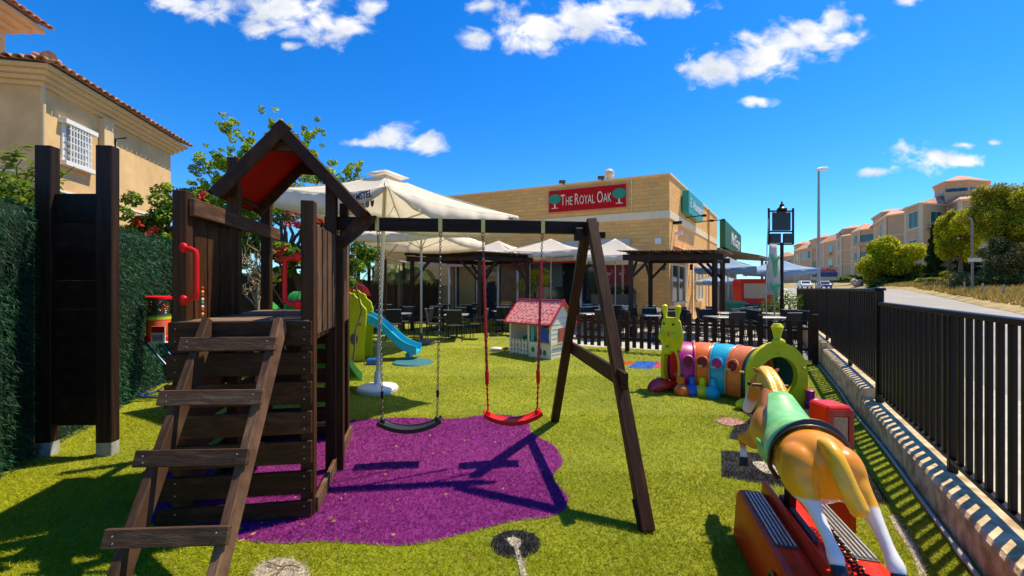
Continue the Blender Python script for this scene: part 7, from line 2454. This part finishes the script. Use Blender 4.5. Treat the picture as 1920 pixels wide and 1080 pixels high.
pine('shaded pine scrub below the tallest pine', 1850, 48, 524, 66, 32, G2 + GB, n=14000, size=.26, seed=10, clumps=28, name='undergrowth_bush')
pine('green scrub bush at the foot of the dark conifer', 1775, 59, 530, 44, 22, G2 + G1, n=9000, size=.24, seed=11, clumps=18, name='undergrowth_bush')
pine('low green hedge mass below the nearest apartment block', 1600, 98, 523, 30, 8, G2 + G1[:2], n=4500, size=.32, seed=13, clumps=16, name='hedge_bush')

rk = thing('boulder_pile', 'pile of pale boulders at the left foot of the pine bank', 'rocks', tuple(W(1608, 540, 85).xy) + (2.0,))
bm_ = bmesh.new(); bmesh.ops.create_icosphere(bm_, subdivisions=2, radius=.5)
for v_ in bm_.verts: v_.co *= rng.uniform(.82, 1.12)
bmm = bpy.data.meshes.new('boulder'); bm_.to_mesh(bmm); bm_.free(); bmm.materials.append(mat('pale limestone', (.58, .47, .36), rough=.9, var=.25, scale=3, bump=.6, bscale=8))
for i in range(12):
    p = W(1602 + rng.uniform(-4, 16), 534 - rng.uniform(0, 8), 85 + rng.uniform(-1, 1))
    o = link('boulder', bmm, rk, p - wloc(rk)); o.scale = (rng.uniform(.6, 1.3), rng.uniform(.6, 1.2), rng.uniform(.5, .9)); o.rotation_euler = (rng.uniform(0, 3), rng.uniform(0, 3), 0)

# ================================================================== apartment blocks
M_APW = mat('brown beige render', (.60, .38, .20), rough=.9, var=.08, scale=.8, bump=.2, bscale=8)
M_APT = mat('cream trim', (.74, .56, .36), rough=.85, var=.06)
M_APR = mat('orange clay roof', (.58, .25, .13), rough=.85, var=.25, scale=2.5, col2=(.66, .40, .27), c2scale=1.5)
M_TEAL = mat('teal shutter glass', (.02, .12, .11), rough=.45, spec=.3)


def block(label, pts, z0, z1, openings, over=.45, name='apartment_block', tower=None):
    "pts: footprint (px, depth) corners, first edges face the camera; openings on edge i"
    K = 1.35          # these blocks stand well beyond the pines
    pts = [(px, d * K) for (px, d) in pts]; z0 = HZ + (z0 - HZ) * K; z1 = HZ + (z1 - HZ) * K; over *= K
    openings = [(e, t, HZ + (z - HZ) * K, w * K, h * K, k_) for (e, t, z, w, h, k_) in openings]
    if tower: tower = ([(px, d * K) for (px, d) in tower[0]], HZ + (tower[1] - HZ) * K, HZ + (tower[2] - HZ) * K, [(e, n_, HZ + (z - HZ) * K, w * K, h * K) for (e, n_, z, w, h) in tower[3]])
    P = [V((px - 960) / F * d, d, 0) for (px, d) in pts]
    cen = sum(P, V(0, 0, 0)) / len(P)
    s = thing(name, label, 'building', (cen.x, cen.y, z0))
    MB().prism([p + V(0, 0, z0) for p in P], V(0, 0, z1 - z0)).build('wall', M_APW, s)
    big_ = [p + (p - cen).normalized() * over for p in P]
    MB().prism([p + V(0, 0, z1 + .001) for p in big_], V(0, 0, .28)).build('eave', M_APT, s)
    rf = MB(); top_ = [cen.lerp(p, .28) + V(0, 0, z1 + 2.9) for p in P]
    rf.rings([[p + (p - cen).normalized() * .15 + V(0, 0, z1 + .29) for p in big_], top_]); rf.build('roof', M_APR, s)
    for (e, t, z, w, h, kind_) in openings:
        a, b = P[e], P[(e + 1) % len(P)]; dr = (b - a).normalized(); L_ = (b - a).length
        nr = V(dr.y, -dr.x, 0); nr = nr if nr.dot(a - cen) > 0 else -nr
        c_ = a + dr * (L_ * t) + V(0, 0, z)
        if kind_ == 'b':    # balcony: dark recess with parapet
            w_ = MB().prism([c_ - dr * w / 2 + V(0, 0, -h / 2), c_ + dr * w / 2 + V(0, 0, -h / 2), c_ + dr * w / 2 + V(0, 0, h / 2), c_ - dr * w / 2 + V(0, 0, h / 2)], nr * .03).build('balcony_opening', M_DGLASS, s)
            bb = c_ + V(0, 0, -h / 2 - .1)
            MB().prism([bb - dr * (w / 2 + .5), bb + dr * (w / 2 + .5), bb + dr * (w / 2 + .5) + nr * 1.1, bb - dr * (w / 2 + .5) + nr * 1.1], V(0, 0, .18)).build('balcony_floor', M_APT, s)
            MB().prism([bb + nr * 1.0 - dr * (w / 2 + .5) + V(0, 0, -.75), bb + nr * 1.0 + dr * (w / 2 + .5) + V(0, 0, -.75), bb + nr * 1.0 + dr * (w / 2 + .5) + V(0, 0, .2), bb + nr * 1.0 - dr * (w / 2 + .5) + V(0, 0, .2)], nr * .12).build('balcony_parapet', M_APW, s)
        else:
            w_ = MB().prism([c_ - dr * w / 2 + V(0, 0, -h / 2), c_ + dr * w / 2 + V(0, 0, -h / 2), c_ + dr * w / 2 + V(0, 0, h / 2), c_ - dr * w / 2 + V(0, 0, h / 2)], nr * .04).build('window', M_TEAL if kind_ == 't' else M_DGLASS, s)
            f_ = MB(); k_ = .14
            f_.beam(c_ - dr * (w / 2 + k_ / 2) + V(0, 0, -h / 2 - k_), c_ - dr * (w / 2 + k_ / 2) + V(0, 0, h / 2 + k_), k_, .10, up=tuple(nr))
            f_.beam(c_ + dr * (w / 2 + k_ / 2) + V(0, 0, -h / 2 - k_), c_ + dr * (w / 2 + k_ / 2) + V(0, 0, h / 2 + k_), k_, .10, up=tuple(nr))
            f_.beam(c_ - dr * (w / 2) + V(0, 0, -h / 2 - k_ / 2), c_ + dr * (w / 2) + V(0, 0, -h / 2 - k_ / 2), .10, k_)
            f_.beam(c_ - dr * (w / 2) + V(0, 0, h / 2 + k_ / 2), c_ + dr * (w / 2) + V(0, 0, h / 2 + k_ / 2), .10, k_)
            if w > 1.2: f_.beam(c_ + V(0, 0, -h / 2), c_ + V(0, 0, h / 2), .08, .10, up=tuple(nr))
            f_.build('window_frame', M_APT, w_)
    # floor bands and corner quoins
    for p in P:
        MB().box((p.x, p.y, (z0 + z1) / 2), (.45, .45, z1 - z0 - .01), rz=.3).build('corner_quoin', M_APT, s)
    z = z1 - 4.2
    while z > z0 + 1.5:
        MB().prism([p + (p - cen).normalized() * .12 + V(0, 0, z) for p in P], V(0, 0, .22)).build('floor_band', M_APT, s); z -= 4.2
    if tower:
        tpts, ty0, ty1, slots = tower
        T = [V((px - 960) / F * d, d, 0) for (px, d) in tpts]; tc_ = sum(T, V(0, 0, 0)) / len(T)
        MB().prism([p + V(0, 0, ty0) for p in T], V(0, 0, ty1 - ty0)).build('penthouse_wall', M_APW, s)
        bg_ = [p + (p - tc_).normalized() * .6 for p in T]
        MB().prism([p + V(0, 0, ty1 + .001) for p in bg_], V(0, 0, .22)).build('penthouse_eave', M_APT, s)
        MB().rings([[p + V(0, 0, ty1 + .225) for p in bg_], [tc_.lerp(p, .3) + V(0, 0, ty1 + 2.1) for p in T]]).build('penthouse_roof', M_APR, s)
        for (e, nsl, z, w, h) in slots:
            a, b = T[e], T[(e + 1) % len(T)]; dr = (b - a).normalized(); nr = V(dr.y, -dr.x, 0); nr = nr if nr.dot(a - tc_) > 0 else -nr
            for i in range(nsl):
                c_ = a.lerp(b, (i + 1) / (nsl + 1)) + V(0, 0, z)
                MB().prism([c_ - dr * w / 2 + V(0, 0, -h / 2), c_ + dr * w / 2 + V(0, 0, -h / 2), c_ + dr * w / 2 + V(0, 0, h / 2), c_ - dr * w / 2 + V(0, 0, h / 2)], nr * .05).build('vent_window', M_DGLASS, s)
    return s


zz_at = lambda py, d: HZ + (540 - py) / F * d
block('nearest apartment block with penthouse and teal windows, behind the tall pines', [(1699, 62), (1727, 58), (1777, 59), (1800, 56), (1905, 54), (1925, 70), (1740, 76)], 2.5, 12.9,
      [(0, .5, 11.1, 2.6, 2.2, 't'), (1, .55, 11.2, 1.9, 1.6, 't'), (2, .5, 11.3, 1.4, 1.9, 't'), (0, .5, 7.3, 2.4, 1.9, 't'), (1, .5, 7.2, 2.0, 1.4, 'b'), (2, .5, 7.3, 1.2, 1.6, 'd'), (3, .3, 11.2, 2.2, 1.8, 't'), (3, .7, 11.2, 2.2, 1.8, 't'), (1, .5, 11.2 - 1.2, 2.2, .2, 'b')],
      tower=([(1752, 62), (1772, 59), (1815, 58), (1852, 59), (1850, 68), (1765, 70)], 12.8, 16.1, [(1, 7, 15.0, .5, .45), (2, 5, 15.1, .5, .45), (0, 4, 14.3, .35, 1.0)]))
block('second apartment block from the right with blank gable facing the photo', [(1641, 79), (1661, 69), (1702, 66), (1712, 80), (1660, 92)], 2.8, 13.0,
      [(0, .55, 11.3, 1.7, 2.3, 't'), (0, .55, 7.9, 1.7, 2.2, 't'), (0, .15, 10.6, 1.0, 1.5, 'd')],
      tower=([(1637, 86), (1652, 79), (1697, 76), (1700, 92), (1650, 96)], 12.9, 15.4, [(1, 7, 14.6, .5, .5), (0, 2, 14.2, .5, .8)]))
block('third apartment block from the right with balconies above the round pine', [(1598, 92), (1612, 88), (1642, 85), (1655, 100), (1610, 106)], 3.2, 13.3,
      [(0, .5, 11.5, 1.6, 2.2, 't'), (0, .5, 7.9, 1.6, 2.2, 't'), (0, .5, 4.6, 1.6, 2.2, 't'), (1, .45, 11.6, 2.6, 1.6, 'b'), (1, .45, 8.2, 2.6, 1.5, 'b')],
      tower=([(1568, 112), (1580, 100), (1612, 97), (1640, 96), (1640, 116), (1580, 118)], 12.4, 15.2, []))
block('fourth apartment block from the right, blank gable beside stacked balconies', [(1532, 118), (1545, 112), (1570, 104), (1578, 98), (1599, 95), (1608, 112), (1550, 130)], 3.4, 13.2,
      [(1, .5, 11.4, 2.6, 1.8, 'b'), (1, .5, 8.0, 2.6, 1.7, 'b'), (2, .4, 11.6, 1.8, 2.2, 't'), (2, .4, 8.2, 1.8, 2.2, 't'), (0, .4, 11.6, 1.4, 1.9, 't'), (0, .4, 8.0, 1.2, 1.5, 'd')],
      tower=([(1519, 128), (1530, 122), (1566, 116), (1570, 134), (1530, 138)], 12.8, 15.6, []))
block('fifth apartment block from the right behind the street lamp', [(1490, 140), (1500, 134), (1522, 126), (1534, 124), (1540, 140), (1500, 150)], 3.4, 13.4,
      [(1, .4, 11.2, 3.2, 2.0, 'd'), (1, .8, 11.4, 1.6, 2.4, 't'), (1, .4, 7.6, 3.0, 1.8, 'b'), (0, .5, 11.3, 1.4, 1.8, 'd'), (2, .5, 8.4, 1.4, 2, 'd')],
      tower=([(1489, 150), (1495, 144), (1524, 140), (1528, 156), (1500, 158)], 13.0, 16.2, []))
block('farthest apartment block between the black sign frame and street lamp', [(1455, 165), (1470, 158), (1490, 152), (1500, 165), (1465, 175)], 3.4, 13.0,
      [(0, .5, 10.6, 3.0, 2.2, 'd'), (1, .5, 10.6, 2.4, 2.2, 'd'), (0, .5, 7.0, 3.0, 2.0, 'd')])

# roadside hoarding, cars
d = 110.0
ad = thing('roadside_billboard', 'roadside billboard with red lettering over a blue band', 'billboard', tuple(W(1545, 540, d).xy) + (1.8,))
bx0, bx1 = W(1521, 525, d), W(1571, 501, d)
MB().span(bx0, bx1 + V(0, .2, 0)).build('panel', mat('grey billboard', (.45, .46, .46), rough=.6), ad)
MB().span(W(1522, 519, d) + V(0, -.06, 0), W(1570, 510.5, d) + V(0, -.02, 0)).build('blue_band', mat('blue band', (.02, .09, .30), rough=.5), ad)
text('inalia', W(1523, 509.5, d) + V(0, -.03, 0), (1, 0, 0), (0, 0, 1), .9, mat('red billboard letters', (.75, .03, .06), rough=.5), ad, width=6.3, bold=.03, depth=.04)
for px in (1530, 1562): MB().beam(W(px, 525, d) + V(0, .1, 0), V(W(px, 0, d).x, d + .1, 0), .15, .15).build('leg', M_DKBASE, ad)
for nm, lab, px, dd, m_, rt in (('parked_car', 'white car parked by the verge left of the street lamp', 1509, 85, M_WHITE, 1.0), ('parked_car', 'blue car on the road behind the street lamp', 1545, 86, mat('blue car paint', (.02, .08, .34), rough=.25, coat=.8), 1.0)):
    c_ = W(px, 540, dd); c_.z = road_z(dd)
    r_ = thing(nm, lab, 'car', c_)
    car(r_, c_, 4.2, 1.75, 1.5, m_, rt + .2)
